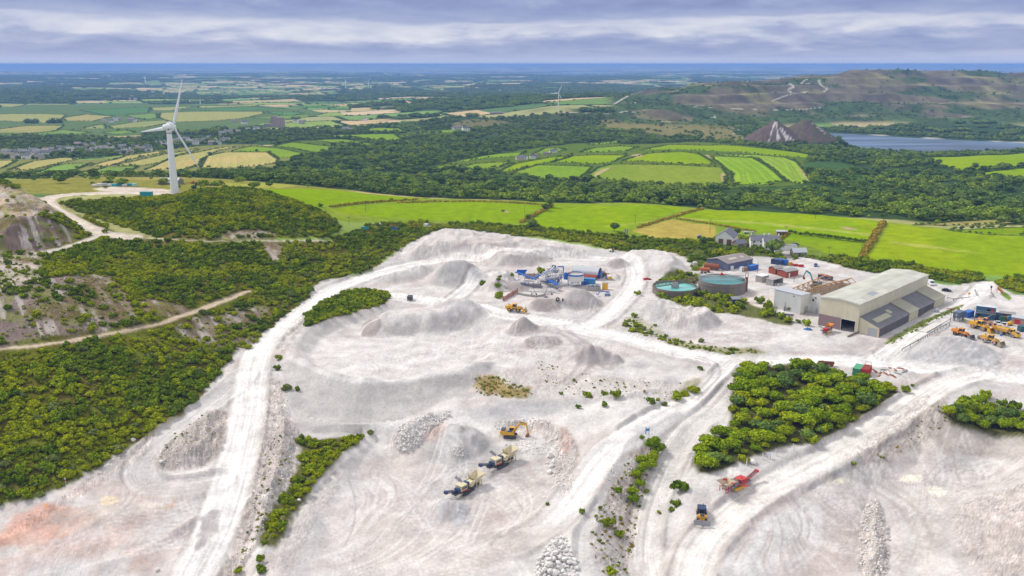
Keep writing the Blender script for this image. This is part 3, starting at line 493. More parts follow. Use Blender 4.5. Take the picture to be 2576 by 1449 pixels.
for p_, n_, h_, s_, a_, b_, sd_ in (([(790,1380),(880,1200),(1100,1160),(1370,1160),(1400,1210),(1320,1330),(1300,1449),(800,1449)], 70, .5, .7, 12, 45, 1), ([(0,1400),(150,1300),(400,1220),(540,1220),(460,1400),(200,1449)], 40, .35, .35, 15, 50, 2), ([(1720,1449),(1760,1360),(1950,1240),(2300,1160),(2560,1170),(2560,1230),(2340,1300),(2340,1449)], 80, .9, .6, 15, 55, 3),
    ([(790,900),(1000,865),(1230,850),(1160,920),(900,945)], 45, .4, 1.2, 10, 35, 4), ([(1200,870),(1450,830),(1650,890),(1560,930),(1300,920)], 45, 2.4, .6, 12, 45, 5), ([(2060,885),(2250,905),(2450,900),(2560,940),(2400,925),(2150,912)], 30, .0, .4, 15, 50, 6), ([(1380,790),(1540,790),(1560,830),(1450,815)], 30, 1.2, .8, 8, 25, 7), ([(1640,790),(1800,830),(2000,870),(1800,865),(1660,830)], 30, -.3, .4, 12, 40, 8), ([(2280,880),(2480,800),(2560,860),(2460,890)], 20, .6, .5, 10, 30, 9), ([(1620,660),(1590,720),(1450,660),(1560,645)], 20, 1.2, .7, 10, 30, 10)): ruts(p_, n_, h_, s_, a_, b_, sd_)
lay('r_mid', RC, 1); lay('r_loop', RC * .97); lay('r_short', RC * .98); lay('r_fork', V3(.58,.55,.535), 0, .8); lay('r_main', RC * 1.02); lay('r_a', RC * .99); lay('r_b', V3(.63,.595,.57)); lay('r_c', V3(.72,.68,.645)); lay('r_weigh', RC * .96)
for pts, w, c, a in (([(560,1190),(450,1205),(300,1260),(150,1300)],3,V3(.5,.44,.42),.5),([(340,1130),(325,1180),(350,1215),(430,1228),(540,1215)],2.2,V3(.48,.46,.45),.4),
    ([(1420,835),(1470,870),(1480,910),(1430,960)],5,V3(.38,.34,.33),.7),([(1380,825),(1450,850),(1500,880),(1530,925)],4,V3(.40,.36,.35),.7),([(1700,890),(1790,905),(1810,940),(1750,1000)],3,V3(.40,.36,.35),.6),([(1880,915),(1830,965),(1780,1020)],3,V3(.40,.35,.34),.6),
    ([(2060,1200),(2180,1215),(2240,1260),(2260,1340),(2270,1449)],6,V3(.54,.53,.53),.35),([(1900,1260),(2020,1225),(2120,1230),(2190,1250)],4,V3(.46,.41,.39),.4),([(1940,1449),(2040,1400),(2060,1330),(2050,1270)],2.2,V3(.62,.61,.62),.4),([(2200,1225),(2280,1270),(2320,1340)],5,V3(.42,.37,.35),.6),
    ([(640,1449),(520,1330),(560,1290)],3,V3(.38,.35,.34),0.),([(1612,1449),(1609,1350),(1637,1240),(1677,1160)],1.8,V3(.44,.41,.40),.55)): track(pts, w, c, a)
blot([(490,1380),(500,1340),(510,1295),(545,1280),(545,1320),(520,1370)], V3(.40,.365,.355), .6, .85, 1.5)
# ------------------------------------------------ scrub hill on the left
paint([(-120,476),(60,482),(120,512),(220,545),(310,596),(480,606),(700,612),(830,608),(905,575),(985,570),(1060,588),(1010,622),(955,660),(925,688),(860,697),(795,705),(775,748),(712,800),(634,852),(592,880),(560,932),(510,987),(480,1020),(400,1076),(310,1131),(200,1201),(100,1249),(0,1275),(-120,1310)], SCRUB, 1.5, .35, 6, .85, noise=2)
paint([(130,505),(300,499),(430,494),(560,474),(640,477),(720,500),(800,528),(850,553),(855,603),(700,600),(560,596),(480,602),(400,600),(300,566),(230,548)], SCRUB, 1.5, .35, 6, .92, noise=2)
paint([(-60,560),(0,556),(100,545),(215,590),(120,632),(0,650),(-60,655)], V3(.20,.15,.12), 2, .3, 6, .05, noise=2); paint([(-60,472),(0,470),(60,480),(120,512),(180,540),(110,552),(0,560),(-60,565)], V3(.46,.36,.27), 2, .3, 6, .02, noise=3)
paint([(-60,650),(60,632),(110,645),(120,700),(60,730),(-60,740)], V3(.44,.37,.33), 2, .3, 6, .12, noise=4)
paint([(-60,745),(60,720),(200,690),(290,720),(330,745),(360,780),(300,820),(150,840),(0,870),(-60,880)], V3(.23,.18,.155), 2, .35, 6, .30, noise=4); paint([(340,750),(470,765),(475,790),(430,800),(380,790)], V3(.22,.14,.12), 2, .3, 6, .1, noise=2); paint([(190,690),(290,690),(290,720),(210,735)], V3(.21,.16,.13), 2, .3, 6, .12, noise=2)
COL = np.where((ZONE == 6)[..., None], mixc(COL, V3(.17,.20,.03) * np.ones_like(COL), sst(.48, .6, fbm(GX / 7. + 3, GY / 7., 4, 191)) * .6), COL)
paint([(440,815),(600,765),(680,770),(700,800),(640,850),(590,880),(560,870),(480,850)], V3(.24,.20,.14), 3, .35, 6, .42, noise=5); paint([(662,610),(710,612),(708,650),(690,662),(668,640)], V3(.34,.27,.22), 1, .3, 6, .03, noise=1.5)
paint([(545,585),(690,578),(698,598),(560,600)], V3(.30,.25,.20), 1.5, .3, 6, .2, noise=3)
gl = fbm((GX * .8 + GY * .6) * .42, (GY * .8 - GX * .6) * .03, 3, 171); gm = (ZONE == 6) * (1 - sst(480, 520, GY)) * sst(.54, .66, gl) * (WOOD < .5)
COL = mixc(COL, V3(.46,.41,.38) * np.ones_like(COL), gm * .75)
sm_ = (ZONE == 6); COL = np.where(sm_[..., None], mixc(COL, V3(.14,.105,.035) * np.ones_like(COL), sst(.5, .62, fbm(GX / 14., GY / 14., 4, 175)) * .7), COL)
lay('r_track', V3(.50,.40,.30), 0, .95, .8); lay('r_hill', V3(.62,.54,.46)); lay('r_hill_b', V3(.50,.45,.38), -.5, .6); lay('r_hill_c', V3(.60,.54,.48))
P6 = paint([(768,808),(785,778),(840,745),(900,724),(975,736),(984,757),(940,772),(860,792),(815,806),(772,824)], SCRUB, 1, .3, 6, 1.0)
P7 = paint([(1840,985),(1850,942),(1900,922),(2050,922),(2200,957),(2268,978),(2240,1002),(2180,1042),(2100,1088),(2060,1112),(1970,1122),(1880,1152),(1800,1192),(1742,1190),(1762,1112),(1822,1092),(1842,1042)], V3(.10,.10,.035), 1, .35, 6, 0)
P8 = paint([(2370,1040),(2400,1012),(2440,1010),(2500,1030),(2640,1060),(2640,1112),(2500,1094),(2400,1078)], V3(.10,.10,.035), 1, .35, 6, 0)
P9 = paint([(742,1092),(800,1106),(850,1102),(930,1086),(880,1130),(840,1170),(780,1232),(740,1292),(700,1372),(652,1382),(655,1342),(690,1272),(740,1202),(760,1142)], V3(.13,.13,.04), 1, .4, 6, 0, noise=1)
P10 = paint([(1640,735),(1665,692),(1700,676),(1770,690),(1760,712),(1700,730),(1690,745),(1780,735),(1850,745),(1880,762),(1930,780),(1990,805),(2000,822),(1950,815),(1890,798),(1800,785),(1760,775),(1690,760)], V3(.12,.13,.04), 1, .35, 6, 0, noise=1)
paint([(2060,640),(2200,655),(2290,664),(2350,680),(2450,686),(2482,702),(2410,715),(2340,702),(2230,690),(2150,680),(2075,658)], SCRUB, 1.5, .3, 6, .9, noise=1.5); paint([(2500,702),(2640,692),(2640,742),(2530,735)], SCRUB, 1.5, .3, 6, .85, noise=1.5)
paint([(1720,640),(1780,600),(1860,590),(1950,610),(1990,640),(2010,660),(1900,640),(1780,655),(1740,690),(1735,655)], V3(.10,.13,.03), 1.5, .3, 6, .55, noise=2)
paint([(1880,600),(1910,590),(1960,600),(2010,612),(2090,640),(2080,655),(2010,640),(1985,660),(1965,650)], V3(.16,.22,.03), 1, .3, 6, 0, noise=1); paint([(1960,630),(2000,628),(2010,650),(1985,662)], V3(.48,.44,.42), .6, .1)
paint([(2480,716),(2460,706),(2515,708),(2510,718)], RC * .95, 1, .1); paint([(2512,735),(2530,733),(2548,752),(2535,757)], V3(.16,.24,.03), .4, .2)
paint([(2220,862),(2290,820),(2370,785),(2420,765),(2425,770),(2370,795),(2290,832),(2235,868)], V3(.16,.19,.05), .6, .4, None, .0, noise=.6)
# white tracks on the far slopes
def fartrack(pts, w, col=V3(.50,.46,.40)):
    w = w * .62
    P = gpl(smooth_line(pts, 2)); W = sub(P, w * 2); d, s, sg = line_d(GX[W], GY[W], P); t = 1 - sst(w * .5, w, d + (nA[W] - .5) * w * .6); COL[W] = mixc(COL[W], col * np.ones(t.shape + (3,)), t); WOOD[W] = np.where(t > .2, 0, WOOD[W])
for p, w in (([(1545,262),(1560,252),(1590,237)],6),([(1585,262),(1600,258)],5),([(1788,295),(1800,298),(1797,291)],4),([(1838,309),(1855,315),(1858,330),(1845,337)],6),([(1872,308),(1878,322),(1882,338)],4),([(1985,210),(2000,218),(1980,226),(1990,233)],8),([(2030,200),(2010,210),(2040,212)],7),([(2060,202),(2064,215),(2085,225),(2070,231)],6),([(1940,255),(1990,235),(2030,232)],4),([(1730,268),(1850,274),(2000,278),(2080,268)],3)): fartrack(p, w)

fartrack([(1560,283),(1575,279),(1600,283)], 7); fartrack([(1405,282),(1480,284),(1530,286)], 5, V3(.5,.42,.33)); fartrack([(880,328),(640,327),(560,330)], 5, V3(.42,.36,.30))
# grain of the broken stone and sand
spk = rng.random((NR, NC)); BANKS = np.zeros((NR, NC))
def gravel(pts, amt, noise=1.2):
    P = smooth_poly(gpl(pts)); W = sub(P, 5); x, y = GX[W], GY[W]; m = sst(-.6, .6, poly_sd(x, y, P) + (fbm(x / 3., y / 3., 3, 181) - .5) * 2 * noise); BANKS[W] = np.maximum(BANKS[W], m * amt)
for p_, a_ in (([(690,930),(735,1050),(760,1120),(745,1190),(690,1280),(640,1380),(600,1460),(545,1460),(610,1300),(650,1150),(668,1020)],1.),([(568,1022),(578,1100),(545,1160),(480,1182),(400,1180),(384,1152),(440,1096),(520,1040)],1.),([(960,1120),(985,1085),(1060,1045),(1130,1035),(1110,1080),(1050,1140),(1000,1150)],.6),([(1250,1065),(1290,1055),(1380,1058),(1450,1100),(1460,1200),(1420,1260),(1385,1230),(1400,1130),(1340,1085)],.9),([(2165,1470),(2160,1330),(2180,1262),(2215,1255),(2238,1330),(2240,1470)],1.),
    ([(2150,1165),(2240,1100),(2330,1020),(2390,1000),(2395,1090),(2300,1115),(2200,1175)],.7),([(1500,1449),(1480,1320),(1560,1180),(1620,1110),(1650,1120),(1600,1300),(1592,1449)],.8),([(2390,1300),(2440,1250),(2640,1200),(2640,1470),(2460,1470)],.8),([(2280,1070),(2230,1115),(2160,1155),(2100,1160),(2240,1060),(2330,990),(2345,1000)],.8),([(0,1345),(150,1272),(330,1125),(420,1080),(350,1160),(150,1290),(0,1350)],.8),([(640,1449),(720,1340),(830,1180),(870,1185),(800,1300),(720,1449)],.5),
    ([(1000,655),(1080,592),(1240,588),(1490,625),(1500,650),(1240,672)],.45),([(1640,800),(1800,790),(1830,810),(1740,838)],.5),([(700,850),(790,765),(830,765),(740,850),(700,930)],.7),([(1180,985),(1190,930),(1350,925),(1480,945),(1720,960),(1740,1010),(1500,1010),(1300,1010)],.4)): gravel(p_, a_)
grn = fbm(GX / .9, GY / 1.5, 2, 183); COL = np.where((ZONE == 1)[..., None] | (ZONE == 5)[..., None], COL * (1 + (spk[..., None] - .5) * .10), COL)
COL = mixc(COL, COL * V3(.90,.845,.81), BANKS * .75); COL = COL * (1 + (BANKS * ((spk > .88) * .30 - (spk < .2) * .22 + (grn - .5) * .5) * (GY < 480))[..., None])
HG += BANKS * (fbm(GX / 1.6, GY / 1.6, 3, 187) - .5) * 1.1 + BANKS * (spk - .5) * .12
COL = np.where((ZONE == 6)[..., None], COL * (1 + (spk[..., None] - .5) * .35), COL)
COL = np.clip(COL, .001, .9)
# ---------------------------------------------------------------- meshes of the ground
def mat(name):
    m = bpy.data.materials.new(name); m.use_nodes = True; nt = m.node_tree; return m, nt, nt.nodes['Principled BSDF']
def ground_mat():
    m, nt, b = mat('ground_surface'); N = nt.nodes; L = nt.links
    a = N.new('ShaderNodeAttribute'); a.attribute_name = 'Col'
    tc = N.new('ShaderNodeTexCoord'); n1 = N.new('ShaderNodeTexNoise'); n1.inputs['Scale'].default_value = 1.1; n1.inputs['Detail'].default_value = 5; n1.inputs['Roughness'].default_value = .7
    n2 = N.new('ShaderNodeTexNoise'); n2.inputs['Scale'].default_value = .16; n2.inputs['Detail'].default_value = 4
    for n in (n1, n2): L.new(tc.outputs['Object'], n.inputs['Vector'])
    ad = N.new('ShaderNodeMath'); ad.operation = 'ADD'; L.new(n1.outputs[0], ad.inputs[0]); L.new(n2.outputs[0], ad.inputs[1])
    mr = N.new('ShaderNodeMapRange'); mr.inputs[1].default_value = .6; mr.inputs[2].default_value = 1.4; mr.inputs[3].default_value = .70; mr.inputs[4].default_value = 1.28; L.new(ad.outputs[0], mr.inputs[0])
    mx = N.new('ShaderNodeVectorMath'); mx.operation = 'SCALE'; L.new(a.outputs['Color'], mx.inputs[0]); L.new(mr.outputs[0], mx.inputs['Scale'])
    L.new(mx.outputs[0], b.inputs['Base Color']); b.inputs['Roughness'].default_value = .95; b.inputs['Specular IOR Level'].default_value = 0.
    bp = N.new('ShaderNodeBump'); bp.inputs['Strength'].default_value = .5; bp.inputs['Distance'].default_value = .35; L.new(n1.outputs[0], bp.inputs['Height']); L.new(bp.outputs[0], b.inputs['Normal'])
    return m
GM = ground_mat()
vid = np.arange(NR * NC).reshape(NR, NC)
quads = np.stack([vid[:-1, :-1], vid[:-1, 1:], vid[1:, 1:], vid[1:, :-1]], -1).reshape(-1, 4)
fz = np.stack([ZONE[:-1, :-1], ZONE[:-1, 1:], ZONE[1:, 1:], ZONE[1:, :-1]], -1).reshape(-1, 4); fz = np.sort(fz, 1)[:, 2]
vco = np.stack([GX, GY, HG], -1).reshape(-1, 3); vcol = np.concatenate([COL.reshape(-1, 3), np.ones((NR * NC, 1))], 1)
def raw_mesh(name, co, q, nv=4):
    me = bpy.data.meshes.new(name); me.vertices.add(len(co)); me.vertices.foreach_set('co', np.asarray(co, np.float32).ravel())
    me.loops.add(len(q) * nv); me.loops.foreach_set('vertex_index', np.asarray(q, np.int32).ravel())
    me.polygons.add(len(q)); me.polygons.foreach_set('loop_start', np.arange(0, len(q) * nv, nv, dtype=np.int32)); me.update(calc_edges=True); return me
def structure(name, me, m):
    me.materials.append(m); o = bpy.data.objects.new(name, me); C.objects.link(o); o['kind'] = 'structure'; return o
for z_, nm in ZN.items():
    q = quads[fz == z_]
    if not len(q): continue
    u_, inv = np.unique(q, return_inverse=True); me = raw_mesh(nm, vco[u_], inv.reshape(-1, 4))
    at_ = me.attributes.new('Col', 'FLOAT_COLOR', 'POINT'); at_.data.foreach_set('color', vcol[u_].astype(np.float32).ravel())
    me.polygons.foreach_set('use_smooth', np.ones(len(q), bool)); structure(nm, me, GM)
# water
def water(name, pts, z, col, rough, sc, spec=.5):
    m, nt, b = mat(name + '_surface'); b.inputs['Specular IOR Level'].default_value = spec; b.inputs['Base Color'].default_value = (*col, 1); b.inputs['Roughness'].default_value = rough
    n = nt.nodes.new('ShaderNodeTexNoise'); tc = nt.nodes.new('ShaderNodeTexCoord'); mp = nt.nodes.new('ShaderNodeMapping'); mp.inputs['Scale'].default_value = (sc, sc * 2.2, sc)
    nt.links.new(tc.outputs['Object'], mp.inputs[0]); nt.links.new(mp.outputs[0], n.inputs['Vector']); n.inputs['Detail'].default_value = 6
    bp = nt.nodes.new('ShaderNodeBump'); bp.inputs['Strength'].default_value = .35; bp.inputs['Distance'].default_value = 1; nt.links.new(n.outputs[0], bp.inputs['Height']); nt.links.new(bp.outputs[0], b.inputs['Normal'])
    r_ = nt.nodes.new('ShaderNodeValToRGB'); e_ = r_.color_ramp.elements; e_[0].position = .42; e_[0].color = (*[c * .6 for c in col], 1); e_[1].position = .62; e_[1].color = (*[min(1, c * 1.9 + .04) for c in col], 1); n2 = nt.nodes.new('ShaderNodeTexNoise'); m2 = nt.nodes.new('ShaderNodeMapping'); m2.inputs['Scale'].default_value = (sc * .12, sc * .7, 1); n2.inputs['Scale'].default_value = 1; n2.inputs['Detail'].default_value = 5; nt.links.new(tc.outputs['Object'], m2.inputs[0]); nt.links.new(m2.outputs[0], n2.inputs['Vector']); nt.links.new(n2.outputs[0], r_.inputs[0]); nt.links.new(r_.outputs[0], b.inputs['Base Color'])
    me = bpy.data.meshes.new(name); me.from_pydata([(x, y, z) for x, y in pts], [], [list(range(len(pts)))]); structure(name, me, m)
lx = [p[0] for p in lake_poly]; ly = [p[1] for p in lake_poly]
P_ = np.array(lake_poly); cen = P_.mean(0)
def grow(P, d):
    out = []; n = len(P)
    for i in range(n):
        a, b = np.array(P[i - 1]), np.array(P[(i + 1) % n]); t = b - a; t /= np.linalg.norm(t) + 1e-9; out.append(tuple(np.array(P[i]) + d * np.array([t[1], -t[0]])))
    return out
ar = sum(P_[i - 1][0] * P_[i][1] - P_[i][0] * P_[i - 1][1] for i in range(len(P_)))
water('lake', grow(lake_poly, 2.5 * (1 if ar > 0 else -1)), LAKE_Z, (.035,.085,.155), .3, .02, .2)
water('sea', [(-90000,15000),(90000,15000),(90000,110000),(-90000,110000)], -66, (.05,.09,.14), .3, .003)
# far headland across the bay and the hazy land behind the plain
hx = np.linspace(0, 1, 160); hy = np.linspace(0, 1, 40); HX, HY = np.meshgrid(hx, hy)
yy = 20900 + HY * 30000; a_ = -.50 + HX * 1.5 - .0 * HY; xx = a_ * yy
hz = -72 + 14 * sst(0, .10, HX) * sst(0, .1, HY) + 150 * sst(.02, .16, HX) * sst(.1, .5, HY) * (.45 + .5 * fbm(xx / 9000., yy / 9000., 3, 300)) * (1 - .5 * sst(.3, .6, HX))
v_ = np.arange(160 * 40).reshape(40, 160); q_ = np.stack([v_[:-1, :-1], v_[:-1, 1:], v_[1:, 1:], v_[1:, :-1]], -1).reshape(-1, 4)
me = raw_mesh('far_hills', np.stack([xx, yy, hz], -1).reshape(-1, 3), q_)
m, nt, b = mat('far_land'); n = nt.nodes.new('ShaderNodeTexNoise'); n.inputs['Scale'].default_value = .0011; n.inputs['Detail'].default_value = 5; tc = nt.nodes.new('ShaderNodeTexCoord'); nt.links.new(tc.outputs['Object'], n.inputs['Vector'])
r = nt.nodes.new('ShaderNodeValToRGB'); r.color_ramp.elements[0].position = .46; r.color_ramp.elements[0].color = (.03, .06, .04, 1); r.color_ramp.elements[1].position = .56; r.color_ramp.elements[1].color = (.55, .50, .34, 1); nt.links.new(n.outputs[0], r.inputs[0]); nt.links.new(r.outputs[0], b.inputs['Base Color']); b.inputs['Roughness'].default_value = 1
structure('far_hills', me, m)
# ---------------------------------------------------------------- camera, sun, sky, air
cam = bpy.data.objects.new('camera', bpy.data.cameras.new('camera')); C.objects.link(cam); S.camera = cam
cam.location = (0, 0, CAMH); cam.rotation_euler = (PI / 2 - PITCH, 0, 0); cam.data.sensor_width = 36; cam.data.lens = 36 * F / 2576; cam.data.clip_start = 1; cam.data.clip_end = 200000
SUN_EL, SUN_AZ = math.radians(44), math.radians(-56)     # high, to the left beyond the quarry, through thin cloud
sun = bpy.data.objects.new('sun', bpy.data.lights.new('sun', 'SUN')); C.objects.link(sun); sun.data.energy = SUN_E; sun.data.angle = math.radians(12); sun.data.color = (1, .955, .88)
sd = Vector((math.sin(SUN_AZ) * math.cos(SUN_EL), math.cos(SUN_AZ) * math.cos(SUN_EL), math.sin(SUN_EL))); sun.rotation_euler = sd.to_track_quat('Z', 'Y').to_euler()
W = bpy.data.worlds.new('World'); S.world = W; W.use_nodes = True; nt = W.node_tree; N, L = nt.nodes, nt.links; N.clear()
def nd(t, **k):
    n = N.new(t)
    for a, v in k.items():
        if a.startswith('i_'): n.inputs[int(a[2:])].default_value = v
        else: setattr(n, a, v)
    return n
def mth(op, a, b=None, c=None):
    n = nd('ShaderNodeMath', operation=op)
    for i, v in enumerate((a, b, c)):
        if v is None: continue
        if isinstance(v, (int, float)): n.inputs[i].default_value = v
        else: L.new(v, n.inputs[i])
    return n.outputs[0]
def ramp(f, els, mode='LINEAR'):
    n = nd('ShaderNodeValToRGB'); cr_ = n.color_ramp; cr_.interpolation = mode
    while len(cr_.elements) < len(els): cr_.elements.new(.5)
    for e, (p, c) in zip(cr_.elements, els): e.position = p; e.color = (*c, 1) if len(c) == 3 else c
    L.new(f, n.inputs[0]); return n.outputs[0]
sky = nd('ShaderNodeTexSky', sky_type='NISHITA', sun_disc=False, sun_elevation=SUN_EL, sun_rotation=SUN_AZ)
tc = nd('ShaderNodeTexCoord'); sx = nd('ShaderNodeSeparateXYZ'); L.new(tc.outputs['Generated'], sx.inputs[0])
z = mth('MAXIMUM', sx.outputs[2], 0.0)
az = mth('ARCTAN2', sx.outputs[0], sx.outputs[1])
# layered cloud: coordinates of a cloud deck overhead, flattened towards the horizon
lz = mth('MULTIPLY', mth('POWER', mth('ADD', z, .004), .6), 17.0)
def cnoise(sa, sl, off, det=7, rough=.55, dist=.35):
    cb = nd('ShaderNodeCombineXYZ'); L.new(mth('MULTIPLY', az, sa), cb.inputs[0]); L.new(mth('MULTIPLY', lz, sl), cb.inputs[1]); cb.inputs[2].default_value = off
    n = nd('ShaderNodeTexNoise'); n.inputs['Scale'].default_value = 1; n.inputs['Detail'].default_value = det; n.inputs['Roughness'].default_value = rough; n.inputs['Distortion'].default_value = dist; L.new(cb.outputs[0], n.inputs['Vector']); return n.outputs[0]
big = cnoise(2.4, .6, 3.3, 3, .5, .3); fine = cnoise(15.0, 1.7, 8.1, 7, .5, .25); tiny = cnoise(44, 4.5, 1.7, 5, .55, .2)
zw = mth('ADD', z, mth('ADD', mth('MULTIPLY', mth('SUBTRACT', big, .5), .040), mth('MULTIPLY', mth('SUBTRACT', fine, .5), .022)))
band = ramp(mth('MULTIPLY', zw, 10.0), [(0, (.62,)*3), (.06, (.58,)*3), (.13, (.46,)*3), (.22, (.41,)*3), (.29, (.50,)*3), (.36, (.70,)*3), (.42, (.70,)*3), (.50, (.42,)*3), (.60, (.30,)*3), (.70, (.34,)*3), (.8, (.42,)*3), (1, (.38,)*3)], 'EASE')
val = mth('ADD', band, mth('ADD', mth('MULTIPLY', mth('SUBTRACT', fine, .5), .66), mth('MULTIPLY', mth('SUBTRACT', tiny, .5), .12)))
cloud = ramp(val, [(.08, (.205,.245,.44)), (.30, (.27,.335,.585)), (.48, (.38,.44,.66)), (.64, (.54,.585,.75)), (.82, (.72,.74,.83)), (1, (.90,.90,.92))])
# pale glow close to the horizon
hz_ = nd('ShaderNodeMapRange', interpolation_type='SMOOTHSTEP'); hz_.inputs[1].default_value = 0; hz_.inputs[2].default_value = .016; hz_.inputs[3].default_value = .85; hz_.inputs[4].default_value = 0; L.new(z, hz_.inputs[0])
mx = nd('ShaderNodeMixRGB'); L.new(hz_.outputs[0], mx.inputs[0]); L.new(cloud, mx.inputs[1]); mx.inputs[2].default_value = (.46, .54, .79, 1)
# the deck overhead is brighter than towards the horizon (overcast)
gain = ramp(z, [(0, (1,)*3), (.09, (1.0,)*3), (.35, (1.7,)*3), (1, (2.3,)*3)])
gn = nd('ShaderNodeMapRange'); gn.inputs[1].default_value = .08; gn.inputs[2].default_value = .7; gn.inputs[3].default_value = 1; gn.inputs[4].default_value = SKY_TOP; L.new(z, gn.inputs[0])
up = nd('ShaderNodeMapRange'); up.inputs[1].default_value = .09; up.inputs[2].default_value = .3; L.new(z, up.inputs[0])
mu = nd('ShaderNodeMixRGB'); L.new(up.outputs[0], mu.inputs[0]); L.new(mx.outputs[0], mu.inputs[1]); mu.inputs[2].default_value = (.85, .86, .89, 1)
sc_ = nd('ShaderNodeVectorMath', operation='SCALE'); L.new(mu.outputs[0], sc_.inputs[0]); L.new(gn.outputs[0], sc_.inputs['Scale'])
bg1 = nd('ShaderNodeBackground'); L.new(sc_.outputs[0], bg1.inputs[0]); bg1.inputs[1].default_value = 1
bg2 = nd('ShaderNodeBackground'); L.new(sky.outputs[0], bg2.inputs[0]); bg2.inputs[1].default_value = .08
ms = nd('ShaderNodeMixShader'); ms.inputs[0].default_value = .93; L.new(bg2.outputs[0], ms.inputs[1]); L.new(bg1.outputs[0], ms.inputs[2])
ow = nd('ShaderNodeOutputWorld'); L.new(ms.outputs[0], ow.inputs[0])
S.view_settings.view_transform = 'Standard'; S.view_settings.look = 'None'; S.view_settings.exposure = EXPOSURE; S.view_settings.gamma = 1
cy = S.cycles; cy.max_bounces = 4; cy.diffuse_bounces = 2; cy.glossy_bounces = 2; cy.transmission_bounces = 2; cy.transparent_max_bounces = 4; cy.volume_bounces = 2; cy.use_denoising = True; cy.caustics_reflective = False; cy.caustics_refractive = False; cy.use_adaptive_sampling = True; cy.adaptive_threshold = .02
# the air itself
hb = 56000.0; zb, zt = -80.0, 113.0
hv = [(x, y, zz) for zz in (zb, zt) for x, y in ((-hb, -500), (hb, -500), (hb, 112000), (-hb, 112000))]
me = bpy.data.meshes.new('haze'); me.from_pydata(hv, [], [(3,2,1,0),(4,5,6,7),(0,1,5,4),(1,2,6,5),(2,3,7,6),(3,0,4,7)])
m, nt, b = mat('haze_air'); nt.nodes.remove(b); pv_ = nt.nodes.new('ShaderNodeVolumePrincipled'); pv_.inputs['Color'].default_value = (*HAZE_COL, 1); pv_.inputs['Density'].default_value = HAZE_D; pv_.inputs['Anisotropy'].default_value = 0.0
nt.links.new(pv_.outputs[0], nt.nodes['Material Output'].inputs['Volume']); me.materials.append(m); ho = bpy.data.objects.new('haze', me); C.objects.link(ho); ho['kind'] = 'stuff'
# ---------------------------------------------------------------- vegetation
def leaf_mat(name, dark, mid, light, yellow=0.):
    m, nt, b = mat(name); N, L = nt.nodes, nt.links
    oi = N.new('ShaderNodeObjectInfo'); ge = N.new('ShaderNodeNewGeometry')
    ad = N.new('ShaderNodeMath'); ad.operation = 'MULTIPLY_ADD'; L.new(ge.outputs['Random Per Island'], ad.inputs[0]); ad.inputs[1].default_value = .55; 
    a2 = N.new('ShaderNodeMath'); a2.operation = 'MULTIPLY'; L.new(oi.outputs['Random'], a2.inputs[0]); a2.inputs[1].default_value = .45; L.new(a2.outputs[0], ad.inputs[2])
    r = N.new('ShaderNodeValToRGB'); e = r.color_ramp.elements; e[0].position = .12; e[0].color = (*dark, 1); e[1].position = .88; e[1].color = (*light, 1); x = e.new(.5); x.color = (*mid, 1); L.new(ad.outputs[0], r.inputs[0])
    L.new(r.outputs[0], b.inputs['Base Color']); b.inputs['Roughness'].default_value = .85; b.inputs['Specular IOR Level'].default_value = 0.
    return m
LM = {'gorse': leaf_mat('gorse_leaf', (.065,.115,.006), (.13,.20,.009), (.25,.31,.014)), 'fern': leaf_mat('fern_leaf', (.16,.20,.004), (.27,.315,.006), (.40,.42,.010)),
      'olive': leaf_mat('olive_leaf', (.13,.18,.006), (.23,.30,.008), (.36,.42,.014)), 'tree': leaf_mat('tree_leaf', (.095,.165,.006), (.20,.29,.008), (.35,.43,.013)),
      'dark': leaf_mat('wood_leaf', (.06,.115,.028), (.125,.20,.042), (.23,.31,.062)), 'grey': leaf_mat('willow_leaf', (.10,.13,.035), (.17,.21,.055), (.24,.28,.075)), 'dry': leaf_mat('dry_grass_blade', (.22,.15,.02), (.36,.26,.03), (.46,.36,.07)), 'wood_light': leaf_mat('wood_leaf_light', (.13,.20,.026), (.21,.30,.036), (.32,.40,.05))}
bark, _nt, _b = mat('bark'); _b.inputs['Base Color'].default_value = (.09,.07,.05,1); _b.inputs['Roughness'].default_value = .95
